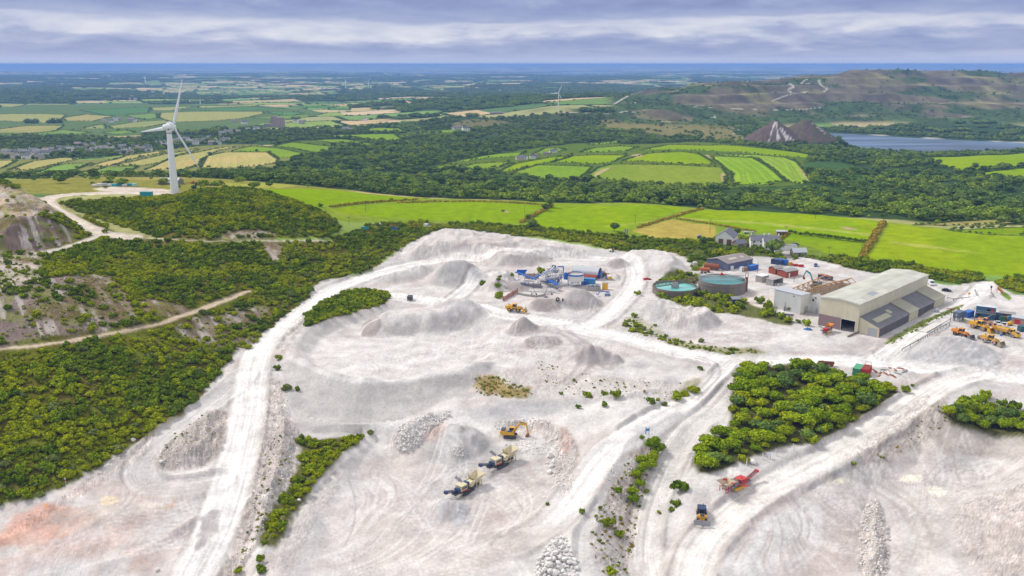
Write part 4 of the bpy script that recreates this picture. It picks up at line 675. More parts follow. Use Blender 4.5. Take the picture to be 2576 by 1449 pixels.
def leafmass(name, blobs, n, leaf, m, seed, core=.80, link=True):
    g = np.random.default_rng(seed); vs, fs, nv = [], [], 0
    vol = np.array([b[3] * b[4] + b[4] * b[5] for b in blobs]); cnt = np.maximum((n * vol / vol.sum()).astype(int), 4)
    for (bx, by, bz, rx, ry, rz), k in zip(blobs, cnt):
        d = g.normal(size=(k, 3)); d[:, 2] = np.abs(d[:, 2]) * 1.1 - .35; d /= np.linalg.norm(d, axis=1)[:, None]
        r = np.where(g.random(k) < .14, g.uniform(1.1, 1.38, k), g.uniform(.78, 1.10, k))[:, None]; c = np.array([bx, by, bz]) + d * r * np.array([rx, ry, rz]); c[:, 2] = np.maximum(c[:, 2], .08 * rz)
        nn = d * np.array([1, 1, 1.25]) + g.normal(size=(k, 3)) * .42; nn /= np.linalg.norm(nn, axis=1)[:, None]
        u = np.cross(nn, g.normal(size=(k, 3))); u /= np.linalg.norm(u, axis=1)[:, None]; w = np.cross(nn, u); s = leaf * g.uniform(.5, 1.35, (k, 1))
        bend = nn * s * .25
        q = np.stack([c - u * s, c - w * s * .8 - bend, c + u * s, c + w * s * .8 - bend], 1).reshape(-1, 3)
        vs.append(q); fs.append(np.arange(k * 4).reshape(k, 4) + nv); nv += k * 4
        # inner mass so the crown is not see-through everywhere
        A, B = 9, 5; th_ = np.linspace(0, 2 * PI, A, endpoint=False); ph = np.linspace(-.5 * PI, .5 * PI, B)
        pts = np.array([[math.cos(p) * math.cos(t), math.cos(p) * math.sin(t), math.sin(p)] for p in ph for t in th_]) * core * g.uniform(.85, 1.05, (A * B, 1)); pts = pts * np.array([rx, ry, rz]) + np.array([bx, by, bz]); pts[:, 2] = np.maximum(pts[:, 2], -.2)
        vs.append(pts); fs.append(np.array([[i * A + j, i * A + (j + 1) % A, (i + 1) * A + (j + 1) % A, (i + 1) * A + j] for i in range(B - 1) for j in range(A)]) + nv); nv += A * B
    me = raw_mesh(name, np.concatenate(vs), np.concatenate(fs)); me.materials.append(m); return me
def blobset(g, n, R, H, spread=.62):
    out = []
    for i in range(n):
        a = g.uniform(0, 2 * PI); d = R * spread * math.sqrt(g.uniform(0, 1)); r = R * g.uniform(.20, .52); z = H * g.uniform(.22, .66)
        out.append((d * math.cos(a), d * math.sin(a), z, r, r * g.uniform(.8, 1.2), min(r * g.uniform(.75, 1.0), H - z * .6)))
    return out
def bushmesh(key, seed, R=1.6, H=1.7, n=260, leaf=.30, nb=10):
    g = np.random.default_rng(seed); return leafmass('bush_foliage', blobset(g, nb, R, H), n, leaf, LM[key], seed)
def crownmesh(key, seed, R=3.4, H=6.0, n=700, leaf=.40, nb=15, base=1.2):
    g = np.random.default_rng(seed); bl = []
    for i in range(nb):
        a = g.uniform(0, 2 * PI); d = R * .66 * math.sqrt(g.uniform(0, 1)); r = R * g.uniform(.20, .50); top = H - (d / R) ** 2 * H * .38
        bl.append((d * math.cos(a), d * math.sin(a), max(top - r * g.uniform(.7, 1.1), base + r * .6), r, r * g.uniform(.85, 1.15), r * g.uniform(.75, .95)))
    bl.append((0, 0, base + (H - base) * .4, R * .72, R * .72, (H - base) * .42)); return leafmass('crown', bl, n, leaf, LM[key], seed)
def trunkmesh(seed, H, r=.22):
    g = random.Random(seed); vs, fs = [], []
    def limb(p, q, r0, r1, k=6):
        p, q = Vector(p), Vector(q); ax = (q - p).normalized(); u = ax.orthogonal().normalized(); w = ax.cross(u); b = len(vs)
        for c, r_ in ((p, r0), ((p + q) / 2 + u * .06, (r0 + r1) * .5), (q, r1)):
            for i in range(k): vs.append(c + (u * math.cos(i * 2 * PI / k) + w * math.sin(i * 2 * PI / k)) * r_)
        for s in range(2):
            for i in range(k): fs.append((b + s * k + i, b + s * k + (i + 1) % k, b + (s + 1) * k + (i + 1) % k, b + (s + 1) * k + i))
    limb((0, 0, -.4), (.1, .05, H * .45), r, r * .6)
    for i in range(5):
        a = i * 1.3 + g.random(); limb((.08, .04, H * (.25 + .05 * i)), (math.cos(a) * H * .3, math.sin(a) * H * .3, H * (.55 + .07 * i)), r * .45, r * .15, 5)
    me = bpy.data.meshes.new('trunk'); me.from_pydata([tuple(v) for v in vs], [], fs); me.materials.append(bark); return me
def tag(o, label=None, cat=None, group=None, kind=None):
    if label: o['label'] = label
    if cat: o['category'] = cat
    if group: o['group'] = group
    if kind: o['kind'] = kind
    return o
BUSH = {k: [bushmesh(k, 10 + i * 7 + len(k), n=300) for i in range(2)] for k in ('gorse', 'fern', 'olive', 'grey', 'dry')}
TREES = [(crownmesh(k, 60 + i, R, H), trunkmesh(i, H)) for i, (k, R, H) in enumerate((('tree', 3.4, 5.2), ('tree', 2.9, 4.6), ('olive', 3.0, 4.4), ('dark', 3.2, 5.4), ('fern', 2.6, 3.8)))]
WOODS = [crownmesh('dark', 80, 4.2, 7.0, 260, .75, 8), crownmesh('wood_light', 81, 3.8, 6.0, 240, .75, 8), crownmesh('dark', 82, 3.6, 7.5, 220, .75, 7)]
FARC = [leafmass('far_crowns', [(g_.uniform(-16, 16), g_.uniform(-12, 12), g_.uniform(2, 4.5), g_.uniform(4, 7), g_.uniform(4, 7), g_.uniform(3, 5)) for _ in range(12)], 420, 1.5, LM['dark'], 90 + i_) for i_, g_ in enumerate((random.Random(1), random.Random(2)))]
def proto_obj(name, me, label, cat, loc, sc=1, rz=0, group=None, trunk=None):
    if trunk is None:
        o = bpy.data.objects.new(name, me); C.objects.link(o)
    else:
        o = bpy.data.objects.new(name, None); C.objects.link(o)
        for nm, mm in (('crown', me), ('trunk', trunk)):
            c = bpy.data.objects.new(nm, mm); C.objects.link(c); c.parent = o
    o.location = loc; o.scale = (sc,) * 3 if np.isscalar(sc) else sc; o.rotation_euler.z = rz; tag(o, label, cat, group); return o
# --- individual bushes and trees the photo shows apart
def bush(u, v, px, key='gorse', label=None, group=None, name='bush', tree=False, zs=1., cat=None):
    """bush whose foot stands at sheet point (u, v), about px sheet units wide"""
    x, y, z = gp(u, v); w = px * math.hypot(y, CAMH - z) / F; rz = random.uniform(0, 6.28)
    if tree:
        k = {'tree': (0, 1), 'olive': (2,), 'dark': (3,), 'fern': (4,)}[key]; i = random.choice(k); R = (3.4, 2.9, 3.0, 3.2, 2.6)[i]; s = w / (2 * R) 
        return proto_obj('tree', TREES[i][0], label, 'tree', (x, y, z - .1), (s, s, s * zs), rz, group, TREES[i][1])
    s = w / 3.1; return proto_obj(name, random.choice(BUSH[key]), label, cat or 'bush', (x, y, z - .15 * s), (s, s, s * zs), rz, group)
# ---------------------------------------------------------------- scattered cover (more than anyone could count)
def scatter_obj(name, pos, scl, rot, idx, sources, label=None):
    me = bpy.data.meshes.new(name); me.vertices.add(len(pos)); me.vertices.foreach_set('co', np.asarray(pos, np.float32).ravel())
    for nm, ty, arr in (('scl', 'FLOAT_VECTOR', scl), ('rot', 'FLOAT_VECTOR', rot)):
        a = me.attributes.new(nm, ty, 'POINT'); a.data.foreach_set('vector', np.asarray(arr, np.float32).ravel())
    a = me.attributes.new('idx', 'INT', 'POINT'); a.data.foreach_set('value', np.asarray(idx, np.int32))
    o = bpy.data.objects.new(name, me); C.objects.link(o); tag(o, label, None, None, 'stuff')
    ng = bpy.data.node_groups.new(name, 'GeometryNodeTree'); ng.interface.new_socket('Geometry', in_out='INPUT', socket_type='NodeSocketGeometry'); ng.interface.new_socket('Geometry', in_out='OUTPUT', socket_type='NodeSocketGeometry')
    N, L = ng.nodes, ng.links; gi, go = N.new('NodeGroupInput'), N.new('NodeGroupOutput'); jn = N.new('GeometryNodeJoinGeometry')
    def attr(nm, ty):
        n = N.new('GeometryNodeInputNamedAttribute'); n.data_type = ty; n.inputs['Name'].default_value = nm; return n.outputs['Attribute']
    for i, src in enumerate(sources):
        io = N.new('GeometryNodeObjectInfo'); io.inputs['Object'].default_value = src; io.inputs['As Instance'].default_value = True; io.transform_space = 'ORIGINAL'
        ip = N.new('GeometryNodeInstanceOnPoints'); cmp_ = N.new('FunctionNodeCompare'); cmp_.data_type = 'INT'; cmp_.operation = 'EQUAL'
        L.new(attr('idx', 'INT'), [s for s in cmp_.inputs if s.type == 'INT'][0]); [s for s in cmp_.inputs if s.type == 'INT'][1].default_value = i
        L.new(gi.outputs[0], ip.inputs['Points']); L.new(cmp_.outputs[0], ip.inputs['Selection']); L.new(io.outputs['Geometry'], ip.inputs['Instance'])
        L.new(attr('scl', 'FLOAT_VECTOR'), ip.inputs['Scale']); L.new(attr('rot', 'FLOAT_VECTOR'), ip.inputs['Rotation']); L.new(ip.outputs[0], jn.inputs[0])
    L.new(jn.outputs[0], go.inputs[0]); md = o.modifiers.new('cover', 'NODES'); md.node_group = ng; return o
def grid_val(A, x, y):
    c = np.clip(((x / y - A0) / (A1 - A0) * (NC - 1)).round().astype(int), 0, NC - 1); r = np.clip((np.log(y / Y0) / lr).round().astype(int), 0, NR - 1); return A[r, c]
def candidates(y0, y1, spacing, a0=-.72, a1=.72, jitter=.5):
    n = int((y1 ** 2 - y0 ** 2) / 2 * (a1 - a0) / spacing ** 2); y = np.sqrt(rng.uniform(y0 ** 2, y1 ** 2, n)); x = rng.uniform(a0, a1, n) * y; return x, y
def make_pts(x, y, s0, s1, zs0=.8, zs1=1.15, sink=.15):
    n = len(x); s = s0 + (s1 - s0) * rng.random(n) ** 1.6; z = hgt(x, y) - sink * s
    return np.stack([x, y, z], 1), np.stack([s, s, s * rng.uniform(zs0, zs1, n)], 1), np.stack([np.zeros(n), np.zeros(n), rng.uniform(0, 6.28, n)], 1)
# ---------------------------------------------------------------- builders for made things
_M = {}
def pm(name, col, rough=.6, dirt=.25, metal=0., scale=1.2, corr=0., dcol=None, bump=0.):
    """painted / raw surface with weathering; corr = corrugation pitch in metres"""
    if name in _M: return _M[name]
    m, nt, b = mat(name); N, L = nt.nodes, nt.links; tc = N.new('ShaderNodeTexCoord')
    n = N.new('ShaderNodeTexNoise'); n.inputs['Scale'].default_value = scale; n.inputs['Detail'].default_value = 6; n.inputs['Roughness'].default_value = .7; mp = N.new('ShaderNodeMapping'); mp.inputs['Scale'].default_value = (1, 1, .35); L.new(tc.outputs['Object'], mp.inputs[0]); L.new(mp.outputs[0], n.inputs['Vector'])
    r = N.new('ShaderNodeValToRGB'); e = r.color_ramp.elements; e[0].position = .38; e[1].position = .72; dc = dcol or tuple(.55 * c + .45 * .38 for c in col)
    e[0].color = (*col, 1); e[1].color = (*[c * (1 - dirt) + d * dirt for c, d in zip(col, dc)], 1); L.new(n.outputs[0], r.inputs[0]); L.new(r.outputs[0], b.inputs['Base Color'])
    b.inputs['Roughness'].default_value = rough; b.inputs['Metallic'].default_value = metal; b.inputs['Specular IOR Level'].default_value = .35
    if corr:
        w = N.new('ShaderNodeTexWave'); w.bands_direction = 'DIAGONAL' if corr < 0 else 'X'; w.inputs['Scale'].default_value = .3142 / abs(corr); L.new(tc.outputs['Object'], w.inputs['Vector']); bp = N.new('ShaderNodeBump'); bp.inputs['Strength'].default_value = .6; bp.inputs['Distance'].default_value = .06; L.new(w.outputs['Fac'], bp.inputs['Height']); L.new(bp.outputs[0], b.inputs['Normal'])
    elif bump:
        bp = N.new('ShaderNodeBump'); bp.inputs['Strength'].default_value = bump; bp.inputs['Distance'].default_value = .1; L.new(n.outputs[0], bp.inputs['Height']); L.new(bp.outputs[0], b.inputs['Normal'])
    _M[name] = m; return m
YEL = pm('yellow_paint', (.75,.40,.012), .45, .45); ORA = pm('orange_paint', (.72,.26,.015), .5, .35); REDP = pm('red_paint', (.55,.03,.03), .5, .35); BLU = pm('blue_paint', (.015,.13,.50), .45, .3); NAVY = pm('navy_paint', (.02,.045,.13), .5, .3)
LBLU = pm('light_blue_paint', (.04,.28,.58), .5, .3); CREAM = pm('cream_paint', (.66,.58,.38), .5, .4); TYRE = pm('tyre_rubber', (.035,.035,.037), .85, .5, 0, 3); DUST = pm('dusty_rubber', (.22,.21,.21), .9, .5, 0, 3); STEEL = pm('grey_steel', (.22,.23,.25), .5, .4); DARK = pm('dark_steel', (.045,.047,.052), .6, .45); RUST = pm('rusty_steel', (.30,.11,.05), .85, .5, 0, 2, 0, (.18,.08,.05))
GLASS = pm('cab_glass', (.02,.03,.04), .08, .1); WHITE = pm('white_paint', (.78,.78,.78), .4, .2); CONC = pm('concrete', (.40,.385,.37), .9, .5, 0, .8, 0, (.20,.18,.17), .3); CONCD = pm('dark_concrete', (.20,.185,.185), .9, .6, 0, .5, 0, (.36,.27,.20), .3); TIMBER = pm('weathered_timber', (.42,.24,.10), .85, .5, 0, 2, 0, (.28,.13,.06)); POLEW = pm('pole_wood', (.13,.10,.08), .9, .3); TEAL = pm('teal_paint', (.02,.34,.42), .5, .3); GREEN = pm('green_paint', (.06,.33,.17), .5, .35); LGREY = pm('light_grey_sheet', (.50,.52,.56), .45, .3, 0, .6, .25)
class MB:
    def __init__(s): s.v, s.f, s.T = [], [], Matrix()
    def add(s, vs, fs):
        b = len(s.v); s.v += [tuple(s.T @ Vector(v)) for v in vs]; s.f += [tuple(b + i for i in f) for f in fs]; return s
    def box(s, x0, x1, y0, y1, z0, z1, tx=0., ty=0.):
        """tx, ty shrink the top"""
        vs = [(x0,y0,z0),(x1,y0,z0),(x1,y1,z0),(x0,y1,z0),(x0+tx,y0+ty,z1),(x1-tx,y0+ty,z1),(x1-tx,y1-ty,z1),(x0+tx,y1-ty,z1)]
        return s.add(vs, [(3,2,1,0),(4,5,6,7),(0,1,5,4),(1,2,6,5),(2,3,7,6),(3,0,4,7)])
    def bar(s, p, q, r=.05, n=6, r1=None):
        p, q = Vector(p), Vector(q); ax = (q - p).normalized(); u = ax.orthogonal().normalized(); w = ax.cross(u); r1 = r if r1 is None else r1; vs = []
        for c, rr in ((p, r), (q, r1)): vs += [c + (u * math.cos(2 * PI * i / n + .4) + w * math.sin(2 * PI * i / n + .4)) * rr for i in range(n)]
        return s.add(vs, [(i, (i + 1) % n, n + (i + 1) % n, n + i) for i in range(n)] + [tuple(range(n))[::-1], tuple(range(n, 2 * n))])
    def beam(s, p, q, w=.2, h=.3):
        p, q = Vector(p), Vector(q); ax = (q - p).normalized(); side = ax.cross(Vector((0, 0, 1))); side = side.normalized() if side.length > 1e-4 else Vector((0, 1, 0)); up = side.cross(ax); vs = []
        for c in (p, q): vs += [c + side * w / 2 * a + up * h / 2 * b for a, b in ((-1,-1),(1,-1),(1,1),(-1,1))]
        return s.add(vs, [(0,1,5,4),(1,2,6,5),(2,3,7,6),(3,0,4,7),(3,2,1,0),(4,5,6,7)])
    def lathe(s, c, prof, n=20, axis='z', cap=True):
        c = Vector(c); vs = []
        for r, h in prof:
            for i in range(n):
                a = 2 * PI * i / n; x, y = r * math.cos(a), r * math.sin(a); vs.append(c + Vector({'z': (x, y, h), 'y': (x, h, y), 'x': (h, x, y)}[axis]))
        k = len(prof); fs = [(j * n + i, j * n + (i + 1) % n, (j + 1) * n + (i + 1) % n, (j + 1) * n + i) for j in range(k - 1) for i in range(n)]
        if cap: fs += [tuple(range(n))[::-1], tuple(range((k - 1) * n, k * n))]
        return s.add(vs, fs)
    def prism(s, pts, y0, y1):
        """profile in (x, z) extruded along y"""
        n = len(pts); vs = [(x, y0, z) for x, z in pts] + [(x, y1, z) for x, z in pts]
        return s.add(vs, [(i, (i + 1) % n, n + (i + 1) % n, n + i) for i in range(n)] + [tuple(range(n))[::-1], tuple(range(n, 2 * n))])
    def build(s, name, m, parent=None, bevel=0.):
        me = bpy.data.meshes.new(name); me.from_pydata(s.v, [], s.f); me.materials.append(m)
        bm = bmesh.new(); bm.from_mesh(me); bmesh.ops.recalc_face_normals(bm, faces=bm.faces); bm.to_mesh(me); bm.free(); o = bpy.data.objects.new(name, me); C.objects.link(o)
        if parent: o.parent = parent
        return o

def thing(name, label, cat, loc, rz=0., group=None, sc=1.):
    o = bpy.data.objects.new(name, None); C.objects.link(o); o.location = loc; o.rotation_euler.z = rz; o.scale = (sc, sc, sc); o.empty_display_size = .5; return tag(o, label, cat, group)
def hd(u0, v0, u1, v1):
    a, b = gp(u0, v0), gp(u1, v1); return math.atan2(b[1] - a[1], b[0] - a[0])
def dup(root, loc, rz, label, group=None, sc=None):
    r = root.copy(); C.objects.link(r); r.location = loc; r.rotation_euler.z = rz
    if sc: r.scale = (sc, sc, sc)
    if label: r['label'] = label
    if group: r['group'] = group
    for ch in list(root.children):
        c = ch.copy(); C.objects.link(c); c.parent = r
        for g in ch.children: d = g.copy(); C.objects.link(d); d.parent = c
    return r
def wheel(par, x, y, r, w, rimm=YEL, tm=TYRE):
    t = MB().lathe((x, y - w / 2, r), [(r * .5, 0), (r * .9, 0), (r, w * .2), (r, w * .8), (r * .9, w), (r * .5, w)], 16, 'y', False).build('wheel', tm, par)
    MB().lathe((x, y - w * .42, r), [(.02, 0), (r * .56, w * .1), (r * .56, w * .74), (.02, w * .84)], 14, 'y').build('rim', rimm, t); return t
def tracks(par, L_, gauge, w, h, m=DARK):
    for s in (-1, 1):
        y = s * gauge / 2; r = h / 2; pts = [(-L_ / 2 + r + r * math.cos(a), r + r * math.sin(a)) for a in np.linspace(PI / 2, 1.5 * PI, 6)] + [(L_ / 2 - r + r * math.cos(a), r + r * math.sin(a)) for a in np.linspace(-PI / 2, PI / 2, 6)]
        MB().prism(pts, y - w / 2, y + w / 2).build('track', m, par)
def cab(par, x0, x1, w, z0, z1, m=YEL, roof=None):
    c = MB().box(x0, x1, -w/2, w/2, z0, z0 + (z1 - z0) * .35).build('cab', m, par)
    g = MB().box(x0+.04, x1-.04, -w/2+.04, w/2-.04, z0 + (z1-z0)*.35, z1-.1, .08, .06).build('window', GLASS, c)
    f = MB(); 
    for x in (x0+.05, x1-.05):
        for y in (-w/2+.05, w/2-.05): f.beam((x, y, z0+(z1-z0)*.3), (x + (.08 if x < (x0+x1)/2 else -.08), y*.93, z1), .1, .1)
    f.build('cab_frame', m, c); MB().box(x0-.05, x1+.05, -w/2, w/2, z1-.1, z1+.06, .08, .08).build('roof', roof or m, c); return c
def wheel_loader(label, loc, rz, pm_=YEL, rim=YEL, tyre=TYRE, sc=1., load=False, blade=False, bucketm=None):
    t = thing('wheel_loader' if not blade else 'wheel_dozer', label, 'loader' if not blade else 'bulldozer', loc, rz, None, sc)
    MB().prism([(-4.3,1.15),(-4.45,1.9),(-4.2,2.55),(-1.3,2.75),(-1.2,1.2),(-2.2,.95)], -1.25, 1.25).build('engine_cover', NAVY if blade else pm_, t)
    g = MB(); [g.box(-4.5,-4.42,y-.12,y+.12,1.4,2.3) for y in (-.7,-.25,.25,.7)]; g.bar((-3.2,.4,2.6),(-3.2,.4,3.4),.1); g.bar((-2.4,-.5,2.6),(-2.4,-.5,3.2),.14); g.build('exhaust', DARK, t)
    MB().box(-3.9,-1.0,-.8,.8,.7,1.2).box(-1.2,.6,-.45,.45,.75,1.25).box(.5,2.4,-.7,.7,.75,1.6).build('chassis', DARK if not blade else YEL, t)
    MB().prism([(-3.4,1.5),(-3.2,1.95),(-2.1,1.95),(-1.8,1.5)], -1.45, 1.45).prism([(.7,1.55),(.9,2.0),(1.9,2.0),(2.2,1.5)], -1.4, 1.4).build('mudguard', pm_, t)
    cab(t, -1.25, .45, 1.7, 1.5, 3.45, pm_ if not blade else NAVY)
    for x in (-2.6, 1.45):
        for y in (-1.15, 1.15): wheel(t, x, y, .88, .68, rim, tyre)
    a = MB()
    if not blade:
        for y in (-.55, .55): a.beam((1.0,y,2.2),(2.6,y,1.55),.22,.42); a.beam((2.6,y,1.55),(3.7,y,.85),.22,.38)
        a.beam((1.2,0,2.0),(2.6,0,2.3),.2,.25); a.beam((2.6,0,2.3),(3.7,0,1.35),.16,.2); a.build('lift_arm', pm_, t)
        MB().prism([(3.5,.12),(5.1,.08),(5.12,.18),(3.9,.35),(3.62,.8),(3.75,1.35),(4.35,1.75),(4.3,1.85),(3.55,1.45),(3.38,.8)], -1.6, 1.6).prism([(3.5,.12),(5.1,.1),(4.3,1.8),(3.5,1.4)],-1.62,-1.55).prism([(3.5,.12),(5.1,.1),(4.3,1.8),(3.5,1.4)],1.55,1.62).build('bucket', bucketm or pm_, t)
        if load: MB().lathe((4.3,0,.4),[(.8,0),(1.05,.6),(.7,1.2),(.1,1.6)],10).build('sand_load', pm('sand_load', (.42,.36,.35), .95), t)
    else:
        for y in (-1.0, 1.0): a.beam((.6,y,1.0),(3.5,y,.7),.25,.35)
        for y in (-.5, .5): a.beam((1.6,y,1.9),(3.5,y,1.1),.12,.14)
        a.box(.6,2.4,-.9,.9,1.55,2.1); a.build('push_arm', pm_, t); MB().prism([(3.45,.05),(3.6,.05),(3.5,.6),(3.62,1.5),(3.5,1.5),(3.35,.6)], -2.35, 2.35).build('blade', pm('worn_blade', (.30,.31,.34), .4, .4, .4), t)
        MB().box(1.0,2.2,-.55,.55,2.1,2.45).build('hood', DARK, t)
    l = MB()
    for y in (-.7,.7): l.box(.35,.5,y-.1,y+.1,3.1,3.25)
    l.bar((.5,-1.25,1.2),(.5,-1.25,2.9),.03); l.bar((.2,1.2,1.5),(-.9,1.2,2.9),.03); l.build('handrail', DARK, t); return t
def excavator(label, loc, rz, m, boom, sc=1., swing=0.):
    t = thing('excavator', label, 'excavator', loc, rz, None, sc); tracks(t, 4.2, 2.5, .6, .95, DARK)
    MB().box(-1.3,1.3,-.9,.9,.4,.95).lathe((0,0,.95),[(.7,0),(.7,.18)],14).build('undercarriage', DARK, t)
    MB().box(-3.0,1.3,-1.35,1.35,1.13,1.5).prism([(-3.2,1.5),(-3.2,2.3),(-2.9,2.5),(-1.3,2.5),(-1.2,1.5)],-1.35,1.35).box(-1.2,1.0,-1.35,-.25,1.5,2.2).build('upper_body', m, t)
    MB().box(-3.0,-1.5,-1.2,1.2,2.5,2.75,.15,.15).box(-.9,.7,-1.3,-.4,2.2,2.4).build('engine_deck', NAVY, t)
    c = MB().box(-.5,1.35,.25,1.3,1.5,2.1).build('cab', m, t); MB().box(-.45,1.3,.3,1.25,2.1,2.95,.1,.06).build('window', GLASS, c); MB().box(-.55,1.3,.25,1.3,2.95,3.08,.05,.05).build('roof', m, c)
    b = MB(); P = [Vector((x, -.1, z)) for x, z in boom]
    for (p, q, h0) in zip(P[:-1], P[1:], (.6,.7,.5)): b.beam(p, q, .42, h0)
    b.build('boom', m, t); k = MB(); k.bar(P[0] + Vector((.5,.3,0)), (P[0]+P[1])/2 + Vector((.3,.3,.0)), .09); k.bar(P[0] + Vector((.5,-.5,0)), (P[0]+P[1])/2 + Vector((.3,-.5,0)), .09); k.bar(P[1] + Vector((0,0,.5)), P[2] + Vector((0,0,.4)), .1); k.build('hydraulic_ram', DARK, t)
    e = P[-1]; T = Matrix.Translation(e); bk = MB(); bk.T = T; bk.prism([(.25,0),(-.2,-.1),(-.75,-.5),(-.9,-1.1),(-.5,-1.5),(.1,-1.35),(.35,-.6)], -.6, .6); bk.build('bucket', RUST, t)
    return t
def container(name, label, loc, rz, m, L_=6.06, w=2.44, h=2.6, doorm=None, group=None, z0=0.):
    t = thing(name, label, 'container', loc, rz, group); B = MB().box(-L_/2, L_/2, -w/2, w/2, z0 + .12, z0 + h)
    B.build('body', m, t); f = MB()
    for x in (-L_/2, L_/2):
        for y in (-w/2, w/2): f.box(x-.09, x+.09, y-.09, y+.09, z0, z0 + h + .04)
    for y in (-w/2, w/2): f.box(-L_/2, L_/2, y-.06, y+.06, z0 + h - .08, z0 + h + .05); f.box(-L_/2, L_/2, y-.06, y+.06, z0 + .05, z0 + .22)
    k = int(L_ / .45)
    for i in range(1, k):
        x = -L_/2 + i * L_ / k; f.box(x-.07, x+.07, -w/2-.035, w/2+.035, z0+.25, z0+h-.1)
    f.build('frame', m, t); d = MB()
    for y in (-w/4, w/4): d.box(-L_/2-.06, -L_/2-.01, y-w/4+.08, y+w/4-.08, z0+.25, z0+h-.12)
    dd = d.build('door', doorm or m, t); b = MB(); [b.bar((-L_/2-.1, y, z0+.3), (-L_/2-.1, y, z0+h-.2), .03) for y in (-.8,-.35,.35,.8)]; b.build('lock_bar', STEEL, dd); return t
def car(label, loc, rz, col, kind='car', cat=None):
    m = pm('car_paint_%s' % '_'.join('%d' % (c * 100) for c in col), col, .25, .12)
    t = thing('parked_' + kind, label, cat or kind, loc, rz)
    if kind == 'van':
        MB().prism([(-2.6,.4),(-2.65,1.9),(-2.5,2.15),(.9,2.15),(1.7,1.3),(2.5,1.05),(2.6,.4)], -.95, .95).build('body', m, t); MB().prism([(.95,2.02),(.5,2.02),(.5,1.35),(1.62,1.35)], -.97, .97).prism([(.97,2.06),(1.72,1.32),(1.76,1.34),(1.02,2.1)],-.8,.8).build('window', GLASS, t); xs = (-1.7,1.65)
    elif kind == 'pickup':
        MB().prism([(-2.6,.5),(-2.6,1.1),(-.5,1.1),(-.4,1.15),(1.2,1.15),(2.4,1.0),(2.5,.5)], -.9, .9).prism([(-.6,1.1),(-.4,1.78),(.6,1.78),(1.3,1.1)], -.8, .8).build('body', m, t); MB().prism([(-.5,1.2),(-.33,1.68),(.55,1.68),(1.1,1.2)], -.82, .82).prism([(.66,1.72),(1.3,1.15),(1.34,1.17),(.7,1.76)],-.7,.7).build('window', GLASS, t); MB().box(-2.5,-.7,-.75,.75,1.06,1.12).build('load_bed', DARK, t); xs = (-1.6,1.6)
    else:
        MB().prism([(-2.1,.35),(-2.15,.8),(-1.9,.95),(-1.0,1.0),(.9,.95),(2.0,.8),(2.1,.35)], -.87, .87).prism([(-1.9,.92),(-1.1,1.42),(.2,1.45),(1.1,.92)], -.76, .76).build('body', m, t); MB().prism([(-1.6,.97),(-1.0,1.36),(.15,1.38),(.9,.97)], -.78, .78).prism([(.25,1.42),(1.05,.95),(1.1,.97),(.3,1.46)],-.68,.68).build('window', GLASS, t); xs = (-1.3,1.3)
    for x in xs:
        for y in (-.82, .82): wheel(t, x, y, .33, .22, STEEL, TYRE)
    for y in (-.6,.6): MB().box(2.05 if kind=='car' else 2.46, 2.16 if kind=='car' else 2.6, y-.18, y+.18, .62, .8).build('headlight', WHITE, t)
    return t
def conveyor(mb_, p, q, w=.9, d=.35):
    mb_.beam(p, q, w, d); return mb_
def truss(mb_, p, q, w, h, n, r=.06):
    p, q = Vector(p), Vector(q); ax = (q - p).normalized(); sd = ax.cross(Vector((0,0,1))).normalized(); up = sd.cross(ax)
    c = [[p + (q - p) * (i / n) + sd * w / 2 * a + up * h / 2 * b for i in range(n + 1)] for a, b in ((-1,-1),(1,-1),(1,1),(-1,1))]
    for line in c: mb_.bar(line[0], line[-1], r, 5)
    for i in range(n):
        for a, b in ((0,3),(1,2),(0,1),(3,2)): mb_.bar(c[a][i], c[b][i+1], r * .7, 4)
        for a, b in ((0,3),(1,2)): mb_.bar(c[a][i], c[b][i], r * .7, 4)
    return mb_
def gable_house(name, label, loc, rz, L_, w, h, rise, wallm, roofm, cat='house', group=None, chim=0, wins=0, doors=(), over=.3, winm=None, sc=1.):
    """ridge along x"""
    t = thing(name, label, cat, loc, rz, group, sc); MB().prism([(-w/2,-.6),(-w/2,h),(0,h+rise),(w/2,h),(w/2,-.6)], -L_/2, L_/2)
    b = MB(); b.T = Matrix.Rotation(PI/2, 4, 'Z'); b.prism([(-w/2,-1.2),(-w/2,h),(0,h+rise),(w/2,h),(w/2,-1.2)], -L_/2, L_/2); b.build('wall', wallm, t)
    k = rise / (w/2); r = MB(); r.T = Matrix.Rotation(PI/2, 4, 'Z')
    for s in (-1, 1): r.prism([(0,h+rise+.03),(s*(w/2+over),h-over*k+.03),(s*(w/2+over),h-over*k+.2),(0,h+rise+.22)], -L_/2-over, L_/2+over)
    rf = r.build('roof', roofm, t)
    for i in range(chim):
        x = (-L_/2+.5) if i == 0 else (L_/2-.5 if i == 1 else 0); MB().box(x-.4,x+.4,-.35,.35,h+rise-.4,h+rise+1.0).box(x-.2,x+.2,-.15,.15,h+rise+1.0,h+rise+1.3).build('chimney', wallm, rf)
    for i in range(wins):
        x = -L_/2 + (i + .5) * L_ / wins
        for s in (-1, 1):
            for zz in ((1.0, 3.4) if h > 4.2 else (1.0,)): 
                wv = MB().box(x-.45,x+.45,s*w/2-.04,s*w/2+.04,zz,zz+1.1).build('window', winm or GLASS, t)
    for (face, a0, a1, z0, z1, m) in doors:
        d = MB(); x = L_/2 if face == 'E' else -L_/2
        if face in 'EW': d.box(x-.05, x+.05, a0, a1, z0, z1)
        else: d.box(a0, a1, (-w/2 if face == 'S' else w/2)-.05, (-w/2 if face == 'S' else w/2)+.05, z0, z1)
        d.build('door', m, t)
    return t
